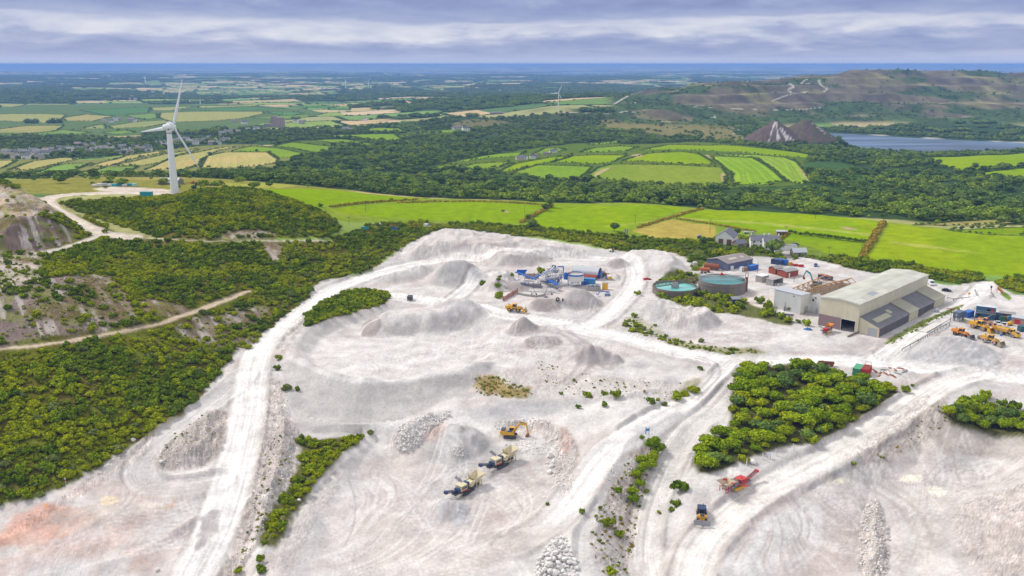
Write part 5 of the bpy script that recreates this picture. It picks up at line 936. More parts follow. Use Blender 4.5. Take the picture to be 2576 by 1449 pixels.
def pole(label, u, v, hpx, cross=True, m=POLEW, name='utility_pole', cat='pole', group=None, arms=1):
    x, y, z = gp(u, v); D = math.hypot(y, CAMH - z); h = hpx * D / F * 1.03; r = max(.12, .00020 * D)
    t = thing(name, label, cat, (x, y, z), random.uniform(-.3,.3), group); MB().bar((0,0,-.3),(0,0,h),r,8,r*.7).build('post', m, t)
    if cross:
        c = MB()
        for k in range(arms): c.beam((-1.1,0,h-.35-k*.8),(1.1,0,h-.35-k*.8),r*1.2,r*1.4)
        for x_ in (-.95,0,.95): c.bar((x_,0,h-.3),(x_,0,h+.0),.07,5)
        c.build('crossarm', m, t)
    return t
def loc(u, v, dz=0.): x, y, z = gp(u, v); return (x, y, z + dz)
# ---- solitary bushes of the quarry (each one is visible on its own in the photograph)
BL = [(722,982,26,'grey','grey green bush, larger of two at the foot of the tailings slope'),(750,982,17,'gorse','small round dark bush, smaller of two at the foot of the tailings slope'),
(703,905,22,'gorse','upright green bush at the left rim of the tailings basin, upper of two'),(699,930,20,'gorse','upright green bush at the left rim of the tailings basin, lower of two'),
(1412,992,11,'gorse','small green bush on the white sand slope above the brown grassy bank'),(1443,958,10,'gorse','tiny green bush alone on white sand above the grassy bank'),(1479,1000,26,'olive','low olive bush at the left end of the bush row above the haul road'),(1520,995,18,'gorse','round green bush second in the row above the haul road'),(1549,997,28,'tree','tall dark green bush, largest in the row above the haul road'),(1519,1022,20,'gorse','low green bush just below the tall one above the haul road'),
(1454,1027,15,'gorse','small green bush alone on the grey bank above the excavator'),(1638,1015,26,'gorse','dark green bush at the left of a pair on the bend of the haul road'),(1655,1008,13,'fern','small bright bush right of the dark pair on the haul road bend'),(1672,1020,18,'grey','brownish grey bush on the haul road bend'),(1700,1005,34,'olive','large round olive bush on the inside of the haul road bend'),(1745,985,30,'fern','bright yellow green bush at the sand edge over the road junction'),(1722,995,24,'fern','bright green bush low on the sand edge by the road junction'),(1762,930,16,'gorse','small bush beside the haul road junction'),
(1532,1322,34,'gorse','large dark green bush on the brown bank between the two haul roads'),(1558,1350,25,'olive','rounded olive bush below the large dark one on the brown bank'),(1464,1290,16,'gorse','small round green bush at the top of the brown bank'),(1556,1238,20,'gorse','green bush midway on the brown bank'),(1377,1270,10,'gorse','tiny green bush at the right rim of the crusher pit'),(1535,1445,30,'olive','green bush at the bottom edge of the brown bank'),(1626,1238,16,'fern','tiny light bush on the strip'),(1615,1103,13,'gorse','small bush beside the blue sign posts on the haul road'),
(1712,1235,46,'dark','big dark round bush beside the lower haul road, lowest of its group'),(1700,1272,26,'gorse','low dark bush under the big round one beside the lower haul road'),(1688,1285,16,'gorse','smallest low bush beside the lower haul road near the dozer'),(1658,1290,12,'fern','small light bush at the edge of the lower haul road'),(1690,1228,14,'gorse','small dark bush left of the big round one on the lower haul road'),
(1254,706,12,'gorse','tiny round bush on the small mound left of the washing plant, upper left one'),(1253,722,17,'gorse','round green bush low on the small mound left of the washing plant'),(1257,700,13,'gorse','round bush at top of the small mound left of the washing plant'),(1213,716,18,'gorse','green bush at the left foot of the small mound by the washing plant'),(1287,695,14,'olive','green bush beside the blue feed hopper'),(1359,686,22,'olive','bush with tyres behind the washing plant wall'),(1256,750,26,'olive','bush beside the red board fence by the loader'),
(1764,860,17,'grey','grey green bush alone on white sand under the plant strip'),(1595,798,18,'gorse','green bush at the top of the white gully left of the stockpile bench'),(1572,820,16,'gorse','dark bush on the white gully bank, left one'),(1600,822,22,'fern','bright green bush in the white gully'),(1620,830,14,'gorse','small dark bush low in the white gully'),(1638,840,16,'grey','grey bush on the white gully bank, right one'),(1590,835,20,'fern','yellow green bush at the foot of the white gully'),(1648,820,10,'gorse','tiny bush in the white gully near the bench face'),
(1780,752,16,'olive','bush by the electric pole behind the bench'),(1604,742,18,'olive','bush at the left of the smaller round tank'),(1978,770,24,'gorse','bush at the edge of the demolition yard'),(2095,838,0,'gorse',''),
(1912,762,26,'gorse','bush on the yard edge left of the white walled building, upper'),(1930,775,30,'olive','bush in front of the white walled building, left of three'),(1962,775,22,'gorse','bush in front of the white walled building, middle of three'),(1990,782,26,'grey','bush in front of the white walled building, right of three'),(2030,818,24,'olive','bush between the white walled building and the cream shed'),(2008,812,15,'gorse','low dark bush beside the blue tarpaulin near the cream shed'),
(2440,1035,58,'dark','tall dark tree standing clear at the left of the right hand shelf'),(2478,1000,30,'olive','light tree behind the dark one on the right hand shelf'),(2520,1020,26,'gorse','pointed bush on the pale shelf at the right edge'),(2550,1030,34,'gorse','dark bush at the right edge of the pale shelf'),(2278,985,24,'gorse','round tree at the right tip of the wooded island'),(2295,972,10,'gorse','tiny bush right of the wooded island tip'),
(1285,1165,0,'gorse',''),(2148,1170,14,'gorse','small bush at the foot of the grey bank above the puddles'),(932,1092,20,'grey','grey bush at the right end of the weedy gully, upper'),(905,1105,22,'gorse','dark bush at the right end of the weedy gully'),(880,1110,26,'olive','olive bush near the right end of the weedy gully'),(655,1410,22,'gorse','dark bush low in the weedy gully near the picture bottom'),(600,1440,22,'olive','bush at the bottom picture edge beside the left haul road'),(655,1440,30,'gorse','spreading dark bush at the bottom picture edge below the gully'),
(265,585,16,'gorse','small dark bush beside the hill road fork'),(455,585,0,'',''),(78,607,14,'gorse','dark bush on the white scrape by the hill spoil'),(73,680,9,'gorse','tiny dark bush on the pale scrape at the left edge')]
for u, v, px, k, lb in BL:
    if px: bush(u, v, px, k if k in BUSH else {'tree': 'olive', 'dark': 'gorse'}[k], lb, zs=1.15)
WEED = []
def weeds(P, n, s0, s1, kinds):
    A_ = np.array(P); X = rng.uniform(A_[:,0].min(), A_[:,0].max(), n*8); Y = rng.uniform(A_[:,1].min(), A_[:,1].max(), n*8); k = np.where(poly_sd(X, Y, P) > -.3)[0][:n]
    WEED.append((X[k], Y[k], s0 + (s1 - s0) * rng.random(len(k)) ** 2, rng.choice(kinds, len(k))))
def region_points(P, n, mind):
    P = np.array(P); x0, y0 = P.min(0); x1, y1 = P.max(0); out = []
    X = rng.uniform(x0, x1, n * 60); Y = rng.uniform(y0, y1, n * 60); k = poly_sd(X, Y, [tuple(p) for p in P]) > mind * .35
    for x, y in zip(X[k], Y[k]):
        if all((x - a) ** 2 + (y - b) ** 2 > mind ** 2 for a, b in out): out.append((x, y))
        if len(out) >= n: break
    return out
def grove(P, n, mind, keys, label, group, smin=.6, smax=1.1, tree=True, zs=1.):
    for x, y in region_points(P, n, mind):
        z = float(hgt(x, y)); s = random.uniform(smin, smax); k = random.choice(keys)
        if tree:
            i = {'tree': random.choice((0, 1)), 'olive': 2, 'dark': 3, 'fern': 4}[k]; proto_obj('tree', TREES[i][0], label, 'tree', (x, y, z - .1), (s, s, s * zs), random.uniform(0, 6.28), group, TREES[i][1])
        else: proto_obj('bush', random.choice(BUSH[k]), label, 'bush', (x, y, z - .15), (s, s, s * zs), random.uniform(0, 6.28), group)
grove(P7, 135, 3.5, ('tree', 'tree', 'olive', 'fern', 'dark'), 'green tree in the dense wooded island between the two haul roads', 'trees of the wooded island', .45, 1.15, True, .8)
weeds(P7, 140, .7, 1.3, (1, 2))
grove(P8, 40, 3.2, ('dark', 'tree', 'olive'), 'dark tree of the thicket on the shelf at the right edge', 'trees of the right hand thicket', .6, .9)
grove(P6, 60, 2.6, ('gorse', 'olive', 'olive'), 'dense green bush on the crescent thicket over the tailings basin', 'bushes of the crescent thicket', .8, 1.35, False, 1.1)
grove(P9, 90, 1.6, ('gorse', 'fern', 'olive', 'fern'), 'green bush filling the weedy gully beside the crusher pit', 'bushes of the weedy gully', .5, 1.15, False)
grove(P10, 75, 2.6, ('olive', 'fern', 'olive', 'gorse'), 'leafy bush in the thicket around the two round tanks', 'bushes around the round tanks', .8, 1.7, False)
strip = smooth_line([(1664,1112),(1655,1130),(1640,1160),(1618,1200),(1602,1240),(1596,1268)], 1)
P11 = smooth_poly(gpl([(1645,1102),(1670,1108),(1668,1140),(1640,1190),(1620,1230),(1610,1285),(1588,1275),(1575,1225),(1600,1180),(1625,1135)])); grove(P11, 26, 2.2, ('tree', 'olive', 'tree'), 'green tree in the row on the bank left of the lower haul road', 'trees along the lower haul road', .45, .72)
P12 = smooth_poly(gpl([(1570,795),(1660,845),(1740,862),(1800,874),(1930,888),(1930,896),(1800,888),(1680,866),(1560,820)])); weeds(P12, 150, .2, .6, (0, 1, 2, 1))
P13 = smooth_poly(gpl([(2225,866),(2290,826),(2370,789),(2422,768),(2428,774),(2375,797),(2295,836),(2240,870)])); weeds(P13, 160, .15, .4, (1, 2))
weeds(smooth_poly(gpl([(1188,958),(1230,942),(1300,968),(1350,985),(1300,1003),(1200,998)])), 160, .12, .4, (3, 3, 2, 1))
weeds(smooth_poly(gpl([(1320,900),(1480,945),(1640,960),(1740,960),(1700,1015),(1560,1000),(1400,990)])), 150, .08, .3, (0, 1, 3, 3))
weeds(smooth_poly(gpl([(1500,1449),(1480,1320),(1560,1180),(1640,1120),(1600,1300),(1590,1449)])), 200, .1, .42, (3, 3, 1, 0))
# hedge banks of the near pasture
def hedge(pts, w, h, key, label, n=900, leaf=.4, seed=5, nm='hedge'):
    P = [gp(*p) for p in smooth_line(pts, 1)]; bl = []
    g = random.Random(seed)
    for a, b in zip(P[:-1], P[1:]):
        L_ = math.dist(a[:2], b[:2]); k = max(int(L_ / (w * .8)), 1)
        for i in range(k):
            t = (i + g.random() * .6) / k; x, y = a[0] + (b[0] - a[0]) * t, a[1] + (b[1] - a[1]) * t; z = float(hgt(x, y)); s = g.uniform(.7, 1.2)
            bl.append((x + g.uniform(-.3, .3) * w, y + g.uniform(-.3, .3) * w, z + h * .4 * s, w * .75 * s, w * .75 * s, h * .6 * s))
    o0 = Vector(P[0]); bl = [(b[0] - o0.x, b[1] - o0.y, b[2] - o0.z, b[3], b[4], b[5]) for b in bl]
    g2 = np.random.default_rng(seed); vs = leafmass_free(bl, n, leaf, LM[key], g2); ob = bpy.data.objects.new(nm, vs); C.objects.link(ob); ob.location = o0; return tag(ob, label, 'hedge')
def leafmass_free(bl, n, leaf, m, g):
    vs, fs, nv = [], [], 0; k = max(n // len(bl), 8)
    for b in bl:
        d = g.normal(size=(k, 3)); d[:, 2] = np.abs(d[:, 2]); d /= np.linalg.norm(d, axis=1)[:, None]; c = np.array(b[:3]) + d * np.array(b[3:]) * g.uniform(.7, 1.1, (k, 1))
        nn = d + g.normal(size=(k, 3)) * .45; nn /= np.linalg.norm(nn, axis=1)[:, None]; u = np.cross(nn, g.normal(size=(k, 3))); u /= np.linalg.norm(u, axis=1)[:, None]; w = np.cross(nn, u); s = leaf * g.uniform(.6, 1.5, (k, 1))
        vs.append(np.stack([c - u * s, c - w * s, c + u * s, c + w * s], 1).reshape(-1, 3)); fs.append(np.arange(k * 4).reshape(k, 4) + nv); nv += k * 4
    me = raw_mesh('hedge', np.concatenate(vs), np.concatenate(fs)); me.materials.append(m); return me
hedge([(2222,562),(2205,590),(2185,620),(2165,650)], 2.6, 2.0, 'dry', 'straw coloured hedge bank running down between two bright pastures', 2500, .5)
hedge([(1985,587),(2060,596),(2130,606),(2190,613)], 1.6, 2.0, 'gorse', 'straight dark green hedge behind the farmhouse paddock', 1500, .4)
hedge([(1388,518),(1360,535),(1330,550),(1308,562)], 2.2, 1.5, 'dry', 'dry grassy hedge bank between the two pastures behind the sand wall', 1200, .5)
hedge([(1770,526),(1740,533),(1690,548),(1640,562),(1600,575)], 1.8, 1.3, 'dry', 'dry hedge bank along the edge of the tawny meadow', 1400, .45)
hedge([(1700,550),(1800,566),(1900,583)], 1.2, 1.0, 'dry', 'thin dry hedge between the tawny meadow and the long pasture', 900, .4)
hedge([(1050,503),(930,510),(830,521)], 1.8, 1.2, 'dry', 'low dry hedge between the two left hand pastures', 900, .5)
hedge([(1985,588),(1970,600),(1945,622)], 1.2, 1.2, 'dry', 'short dry hedge at the left end of the farmhouse paddock', 500, .4)
hedge([(1000,511),(1130,507),(1290,510),(1365,516)], 1.8, 1.0, 'dry', 'long low hedge along the far side of the left pasture', 1200, .5)
hedge([(1990,640),(2050,652),(2110,660),(2160,664)], 1.8, 1.6, 'gorse', 'dark hedge between the paddock and the quarry yard', 1200, .4)
bush(1385,522,34,'dark','dark hawthorn at the far end of the hedge bank between pastures',tree=True); bush(1372,530,22,'dark','small dark hawthorn lower on the hedge bank between pastures',tree=True); bush(1328,552,16,'dark','lone dark thorn at the near end of the hedge bank between pastures',tree=True); bush(1340,575,30,'dark','dark rounded tree at the pasture edge behind the sand wall',tree=True); bush(1545,582,26,'dark','dark tree at the corner of the tawny meadow',tree=True)
bush(1265,532,9,'gorse','small bush on the bare patch in the left pasture'); bush(805,520,16,'gorse','dark bush at the corner between the two left pastures'); bush(985,503,9,'gorse','tiny bush on the hedge line of the left pastures'); bush(1640,662,0.1,'gorse','tiny bush')if 0 else None
bush(1946,640,52,'dark','spreading dark conifer in front of the farmhouse',tree=True,zs=.9); bush(1915,620,26,'dark','dark tree between the barn conversion and the farmhouse',tree=True); bush(1852,592,22,'dark','small dark tree behind the barn conversion',tree=True); bush(1770,615,24,'dark','dark tree left of the barn conversion',tree=True); bush(1810,645,40,'fern','clipped bright green hedge bush below the barn conversion'); bush(1845,645,34,'fern','rounded bright bush right of the clipped one below the barn conversion'); bush(1968,653,20,'fern','round bright bush beside the farmhouse drive')
# ---- cover of the scrub hill, woods and hedgerows
src_b = [o for o in C.objects if o.type == 'MESH' and o.name.split('.')[0] == 'bush']
def first_with(me): return next(o for o in src_b if o.data == me)
BS = []
for k in ('gorse', 'fern', 'olive', 'grey'):
    for me in BUSH[k]:
        try: BS.append(first_with(me))
        except StopIteration: BS.append(bush(940 + 8 * len(BS), 1092, 14, k, 'small bush at the end of the weedy gully near the grey berm'))
for pts, n in (([(2170,1170),(2240,1120),(2330,1040),(2380,1010),(2390,1060),(2290,1120),(2210,1160)], 60),([(680,1100),(740,1120),(700,1240),(640,1380),(600,1449),(640,1250)], 120),([(1560,800),(1640,800),(1660,850),(1600,850)], 50),([(985,570),(1050,600),(1000,640),(950,670),(930,690),(960,640)], 160),([(390,1110),(560,1030),(570,1100),(400,1180)], 40),([(0,650),(110,640),(250,700),(0,740)], 60)): weeds(smooth_poly(gpl(pts)), n, .08, .32, (0, 1, 3, 3))
DRYB = bush(1225, 970, 7, 'dry', 'pale dry tussock in the middle of the grassy bank over the excavator', name='grass_tussock', cat='grass')
wx = np.concatenate([w[0] for w in WEED]); wy = np.concatenate([w[1] for w in WEED]); ws = np.concatenate([w[2] for w in WEED]); wk = np.concatenate([w[3] for w in WEED])
scatter_obj('weeds', np.stack([wx, wy, hgt(wx, wy) - .1 * ws], 1), np.stack([ws, ws, ws * 1.05], 1), np.stack([wx * 0, wx * 0, rng.uniform(0, 6.28, len(wx))], 1), wk, [BS[0], BS[2], BS[4], DRYB])
x, y = candidates(195, 600, 1.6); wd = grid_val(WOOD, x, y); zn = grid_val(ZONE, x, y)
cl = fbm(x / 11., y / 11., 4, 200); keep = (rng.random(len(x)) < wd * sst(.385, .47, .5 * fbm(x / 6., y / 6., 3, 203) + .5 * fbm(x / 22., y / 22., 3, 205) + wd * .22 - .12)) & (zn == 6)
x, y, cl = x[keep], y[keep], cl[keep]; ps, sc, ro = make_pts(x, y, .40, 1.30)
ch = .5 + (fbm(x / 15., y / 15., 4, 200) - .5) * 1.5 + rng.normal(0, .06, len(x)); idx = np.where(ch > .54, 2, np.where(ch > .47, 4, 0)) + rng.integers(0, 2, len(x)); idx = np.where(rng.random(len(x)) < .07, 6 + rng.integers(0, 2, len(x)), idx)
x2, y2 = candidates(195, 560, 1.5); wd = grid_val(WOOD, x2, y2); keep = (rng.random(len(x2)) < .25 + wd * .5) & (grid_val(ZONE, x2, y2) == 6) & (wd > .08) & (fbm(x2 / 9., y2 / 9., 3, 221) > .42); x2, y2 = x2[keep], y2[keep]; p2, s2, r2 = make_pts(x2, y2, .14, .5); i2 = np.where(rng.random(len(x2)) < .6, 2, 4) + rng.integers(0, 2, len(x2))
ps, sc, ro, idx = np.concatenate([ps, p2]), np.concatenate([sc, s2]), np.concatenate([ro, r2]), np.concatenate([idx, i2])
scatter_obj('scrub', ps, sc, ro, idx, BS); print('scrub', len(x))
# woods of the valley: sources are the crowns of three trees that stand there
wl = ('tall dark tree at the far edge of the pasture belt, left of the pole', 'lighter round tree at the far edge of the pasture belt', 'slim dark tree at the far edge of the right hand pasture')
WS = []
for me, lb, (u, v) in zip(WOODS, wl, ((1180,500), (1620,512), (2290,556))):
    xx_, yy_, zz_ = gp(u, v); o = proto_obj('tree', me, lb, 'tree', (xx_, yy_, zz_ - .3), .8, 0, None, trunkmesh(5, 7.)); WS.append(next(c for c in o.children if c.name.startswith('crown')))
x, y = candidates(560, 2500, 7.0); wd = grid_val(WOOD, x, y); zn = grid_val(ZONE, x, y); keep = (rng.random(len(x)) < wd * sst(.40, .48, fbm(x / 60., y / 60., 3, 210) + .14 * wd)) & (zn != 6) & (zn != 3) & (zn != 0)
x, y = x[keep], y[keep]; ps, sc, ro = make_pts(x, y, .42, 1.5, .55, .9); cl = fbm(x / 70., y / 70., 3, 213) + rng.normal(0, .09, len(x)); idx = np.where(cl > .55, 1, np.where(rng.random(len(x)) < .3, 2, 0))
scatter_obj('woodland', ps, sc, ro, idx, WS); print('wood', len(x))
# bushes on the old spoil hill
x, y = candidates(2050, 3800, 15, .05, .72); keep = (rng.random(len(x)) < grid_val(WOOD, x, y) * 1.1) & (grid_val(ZONE, x, y) == 3); x, y = x[keep], y[keep]
ps, sc, ro = make_pts(x, y, .5, 1.5, .5, .8); scatter_obj('hill_scrub', ps, sc, ro, np.zeros(len(x), int) + (rng.random(len(x)) < .4), WS); print('hill', len(x))
# hedgerows round every field
hx_, hy_ = [], []
for P, k in FIELDS:
    if not k: continue
    for a, b in zip(P, P[1:] + P[:1]):
        L_ = math.dist(a, b); D_ = a[1]; n = int(L_ / (3.2 + D_ / 700)) + 1
        for i in range(n):
            if rng.random() < .88: t = (i + rng.random()) / n; hx_.append(a[0] + (b[0] - a[0]) * t + rng.normal(0, .8)); hy_.append(a[1] + (b[1] - a[1]) * t + rng.normal(0, .8))
x, y = np.array(hx_), np.array(hy_); ps, sc, ro = make_pts(x, y, .24, .46, .6, .95); big_ = rng.random(len(x)) < .06; sc[big_] *= 1.9
scatter_obj('hedgerows', ps, sc, ro, np.where(rng.random(len(x)) < .25, 1, 0) , WS); print('hedges', len(x))
# woods and hedges of the far plain
FC = []
for me, lb, (u, v) in zip(FARC, ('dark wooded clump standing in the yellow green field left of the turbine', 'second dark wooded clump right of the first in the yellow green field'), (cr(0, 0, [(240, 930)])[0], cr(0, 0, [(400, 930)])[0])):
    xx_, yy_, zz_ = gp(u, v); FC.append(proto_obj('tree_clump', me, lb, 'trees', (xx_, yy_, zz_ - 1), (1.15, 1., 1.7)))
x, y = candidates(1500, 15000, 36); keep = (grid_val(FARW, x, y) > .5) & (grid_val(ZONE, x, y) == 0) & (rng.random(len(x)) < .8 * np.clip(7000 / y, .25, 1)); x, y = x[keep], y[keep]
ps, sc, ro = make_pts(x, y, .8, 1.4, .8, 1.2); hn = len(x)
x2, y2 = candidates(1400, 9000, 13); keep = (grid_val(PATCH_EDGE * 1.0, x2, y2) > .5) & (grid_val(ZONE, x2, y2) == 0) & (rng.random(len(x2)) < .30 * np.clip(3500 / y2, .2, 1)); x2, y2 = x2[keep], y2[keep]; ps2, sc2, ro2 = make_pts(x2, y2, .16, .42, .9, 1.6)
scatter_obj('far_woodland', np.concatenate([ps, ps2]), np.concatenate([sc, sc2]), np.concatenate([ro, ro2]), rng.integers(0, 2, hn + len(x2)), FC); print('far', hn, len(x2))
# ---------------------------------------------------------------- big shed and its lean-to
def base_line(u, v): return Vector(gp(u, v))
fl, fr = base_line(2054, 819.3), base_line(2159.8, 837.9); zb = min(fl.z, fr.z) - .1
H_ = 12.2; bl = Vector((*at_z(2240, 677.5, zb + H_ + .6), zb)); br = Vector((*at_z(2339.7, 689.2, zb + H_), zb))
ax = (((bl - fl) + (br - fr)) / 2); ax.z = 0; LS = ax.length; ax.normalize(); wd_ = Vector((ax.y, -ax.x, 0)); WS_ = (fr - fl).dot(wd_)
shed_rz = math.atan2(ax.y, ax.x); o_ = Vector(((fl.x + fr.x - wd_.x * WS_) / 2, (fl.y + fr.y - wd_.y * WS_) / 2, zb))
print('shed', LS, WS_)
CRS = pm('cream_sheet', (.66,.61,.44), .6, .5, 0, .4, .5, (.46,.42,.30)); CRR = pm('cream_roof_sheet', (.58,.57,.48), .6, .55, 0, .16, .6, (.40,.41,.38)); GRS = pm('grey_fibre_sheet', (.115,.11,.125), .8, .6, 0, .35, .4, (.20,.17,.18)); PINKW = pm('pink_block_wall', (.30,.20,.20), .9, .5, 0, .5, 0, (.22,.21,.21)); SHUT = pm('grey_shutter', (.40,.41,.43), .5, .2); GUT = pm('rust_gutter', (.34,.12,.07), .7, .3); WSHT = pm('white_sheet', (.66,.67,.66), .55, .35, 0, .3, .5, (.46,.44,.36)); INSIDE = pm('dark_interior', (.03,.03,.035), .9)
# local frame: x along the shed (away), y to the left -> front right corner region at negative y
t = thing('industrial_shed', 'huge cream sheeted industrial shed with open dark doorway at its front corner', 'shed', o_, shed_rz)
W2 = WS_
def wallbox(mb_, x0, x1, y0, y1, z0, z1): return mb_.box(x0, x1, y0, y1, z0, z1)
b = MB(); d0, d1, dh = -W2 + 1.2, -W2 + 7.0, 5.0          # doorway in the front wall
b.box(0,.25,d1,0,5.2,H_-.02).box(0,.25,-W2,d0,0,H_-.02).box(0,.25,d0,d1,dh,H_-.02); b.box(.25,LS,-.25,0,0,H_-.02); b.box(.25,LS,-W2,-W2+.25,0,H_-.02); b.box(LS-.25,LS,-W2+.25,-.25,0,H_-.02); b.build('wall', CRS, t)
MB().box(-.06,.2,d1,0.02,-.8,5.2).build('block_wall', PINKW, t)
def sheets(m, w, h, v):
    nt = m.node_tree; b = nt.nodes['Principled BSDF']; src = b.inputs['Base Color'].links[0].from_socket; br = nt.nodes.new('ShaderNodeTexBrick'); br.inputs['Scale'].default_value = 1; br.inputs['Brick Width'].default_value = w; br.inputs['Row Height'].default_value = h; br.inputs['Mortar Size'].default_value = .07; br.inputs['Color1'].default_value = (1 - v,) * 3 + (1,); br.inputs['Color2'].default_value = (1 + v * .4,) * 3 + (1,); br.inputs['Mortar'].default_value = (.72, .72, .72, 1); tc = nt.nodes.new('ShaderNodeTexCoord'); nt.links.new(tc.outputs['Object'], br.inputs['Vector']); mx = nt.nodes.new('ShaderNodeMixRGB'); mx.blend_type = 'MULTIPLY'; mx.inputs[0].default_value = 1; nt.links.new(src, mx.inputs[1]); nt.links.new(br.outputs['Color'], mx.inputs[2]); nt.links.new(mx.outputs[0], b.inputs['Base Color'])
sheets(CRR, 7.5, 3.2, .16)
rm = W2 / 2; rf = MB(); rf.T = Matrix.Rotation(PI / 2, 4, 'Z'); 
rr = MB(); rr.add([(-.3,.3,H_),( LS+.3,.3,H_),(LS+.3,-rm,H_+.9),(-.3,-rm,H_+.9),(-.3,.3,H_+.25),(LS+.3,.3,H_+.25),(LS+.3,-rm,H_+1.15),(-.3,-rm,H_+1.15)], [(0,1,2,3),(7,6,5,4),(0,4,5,1),(1,5,6,2),(2,6,7,3),(3,7,4,0)])
rr.add([(-.3,-W2-.3,H_),(LS+.3,-W2-.3,H_),(LS+.3,-rm,H_+.9),(-.3,-rm,H_+.9),(-.3,-W2-.3,H_+.25),(LS+.3,-W2-.3,H_+.25),(LS+.3,-rm,H_+1.15),(-.3,-rm,H_+1.15)], [(3,2,1,0),(4,5,6,7),(1,5,4,0),(2,6,5,1),(3,7,6,2),(0,4,7,3)])
rfo = rr.build('roof', CRR, t); pv_m = pm('roof_patch', (.30,.31,.36), .5, .2)
MB().add([(LS*.22,-W2*.72,H_+.78),(LS*.31,-W2*.72,H_+.78),(LS*.31,-W2*.9,H_+.46),(LS*.22,-W2*.9,H_+.46)], [(0,1,2,3)]).build('rooflight', pv_m, rfo)
fa = MB().add([(-.32,.3,H_-.25),(-.32,-rm,H_+.65),(-.32,-W2-.3,H_-.25),(-.32,-W2-.3,H_+.3),(-.32,-rm,H_+1.2),(-.32,.3,H_+.3)], [(0,1,4,5),(1,2,3,4)]); fa.build('fascia', pm('fascia', (.62,.62,.60), .5, .2), t)
gb = MB().add([(.02,0,H_-.05),(.02,-rm,H_+.9),(.02,-W2,H_-.05)], [(0,1,2)]).add([(LS-.02,0,H_-.05),(LS-.02,-rm,H_+.9),(LS-.02,-W2,H_-.05)], [(0,1,2)]); gb.build('gable', CRS, t)
MB().box(.3,LS-.3,-W2+.3,-.3,-.15,.02).build('floor', pm('shed_floor', (.42,.40,.38), .9), t); df = MB(); df.box(-.1,.1,d0-.12,d0,0,dh).box(-.1,.1,d1,d1+.12,0,dh).box(-.1,.1,d0-.12,d1+.12,dh,dh+.15); df.build('door_frame', WHITE, t)
# lean-to
lf, lb_ = base_line(2210.6, 849.6), base_line(2379.8, 763.5); q0 = (lf - o_); y1_ = q0.dot(wd_) * -1; x0_ = q0.dot(ax); x1_ = (lb_ - o_).dot(ax); lw = -y1_ - W2
lw = max(lw, 6.); print('leanto', x0_, x1_, lw); xs_ = x0_; LL = x1_ - x0_
t2 = thing('lean_to_shed', 'long low lean to of grey and cream sheets built along the huge shed', 'shed', o_, shed_rz)
sec = [(0,.42,0,GRS),(.42,.56,.45,CRS),(.56,.82,0.1,GRS),(.82,1.0,.5,CRS)]
for i, (a, c, up_, m_) in enumerate(sec):
    xa, xb = xs_ + LL * a + .02, xs_ + LL * c; he, hr = 4.0 + up_, 7.0 + up_; s_ = MB(); ya, yb = -W2 - .05, -W2 - lw - up_ * .5
    s_.add([(xa,ya,-.6),(xb,ya,-.6),(xb,yb,-.6),(xa,yb,-.6),(xa,ya,hr),(xb,ya,hr),(xb,yb,he),(xa,yb,he)], [(3,2,1,0),(4,5,6,7),(0,1,5,4),(1,2,6,5),(2,3,7,6),(3,0,4,7)])
    s_.build('wall', CRS if i == 0 else m_, t2); r_ = MB(); r_.add([(xa-.15,ya,hr+.03),(xb+.1,ya,hr+.03),(xb+.1,yb-.4,he-.12),(xa-.15,yb-.4,he-.12),(xa-.15,ya,hr+.2),(xb+.1,ya,hr+.2),(xb+.1,yb-.4,he+.05),(xa-.15,yb-.4,he+.05)], [(3,2,1,0),(4,5,6,7),(0,1,5,4),(1,2,6,5),(2,3,7,6),(3,0,4,7)])
    rr_ = r_.build('roof', pm('lean_to_roof', (.15,.15,.165), .7, .5, 0, .3, .5, (.26,.25,.25)) if m_ is GRS else pm('old_cream_roof', (.36,.34,.25), .7, .5, 0, .3, .5), t2)
    if i == 0:
        def rp(x, f): return (x, ya + (yb - ya) * f, hr + .24 + (he - hr) * f)
        for (f0, f1, p0, p1) in ((.12,.60,.42,.72),(.64,.74,.28,.55)): MB().add([rp(xa+LL*.42*f0,p0),rp(xa+LL*.42*f1,p0),rp(xa+LL*.42*f1,p1),rp(xa+LL*.42*f0,p1)], [(0,1,2,3)]).build('rooflight', pm('old_rooflight', (.45,.43,.30), .6, .3), rr_)
        MB().add([(xa, yb-.03, 0), (xb, yb-.03, 0), (xb, yb-.03, he-.15), (xa, yb-.03, he-.15)], [(0,1,2,3)]).build('side_sheeting', GRS, t2)
        MB().box(xa-.08, xa, yb+1.0, yb+4.6, .1, 3.5).build('shutter', SHUT, t2); MB().box(xa-.12, xa+.12, yb-.15, yb+.08, -.5, he).build('corner_post', GUT, t2)
MB().box(x0_, x1_, -W2-lw-.22, -W2-lw-.08, -.8, .55).build('plinth', CONC, t2)
# ramp wall by the doorway
rw = thing('ramp_wall', 'low dark concrete ramp wall at the foot of the huge shed doorway', 'wall', o_, shed_rz); MB().box(-7.5,0,-W2+.2,-W2+.6,-1.2,.9).box(0,x0_,-W2-.2,-W2+.1,-.6,1.1).build('concrete', CONCD, rw)
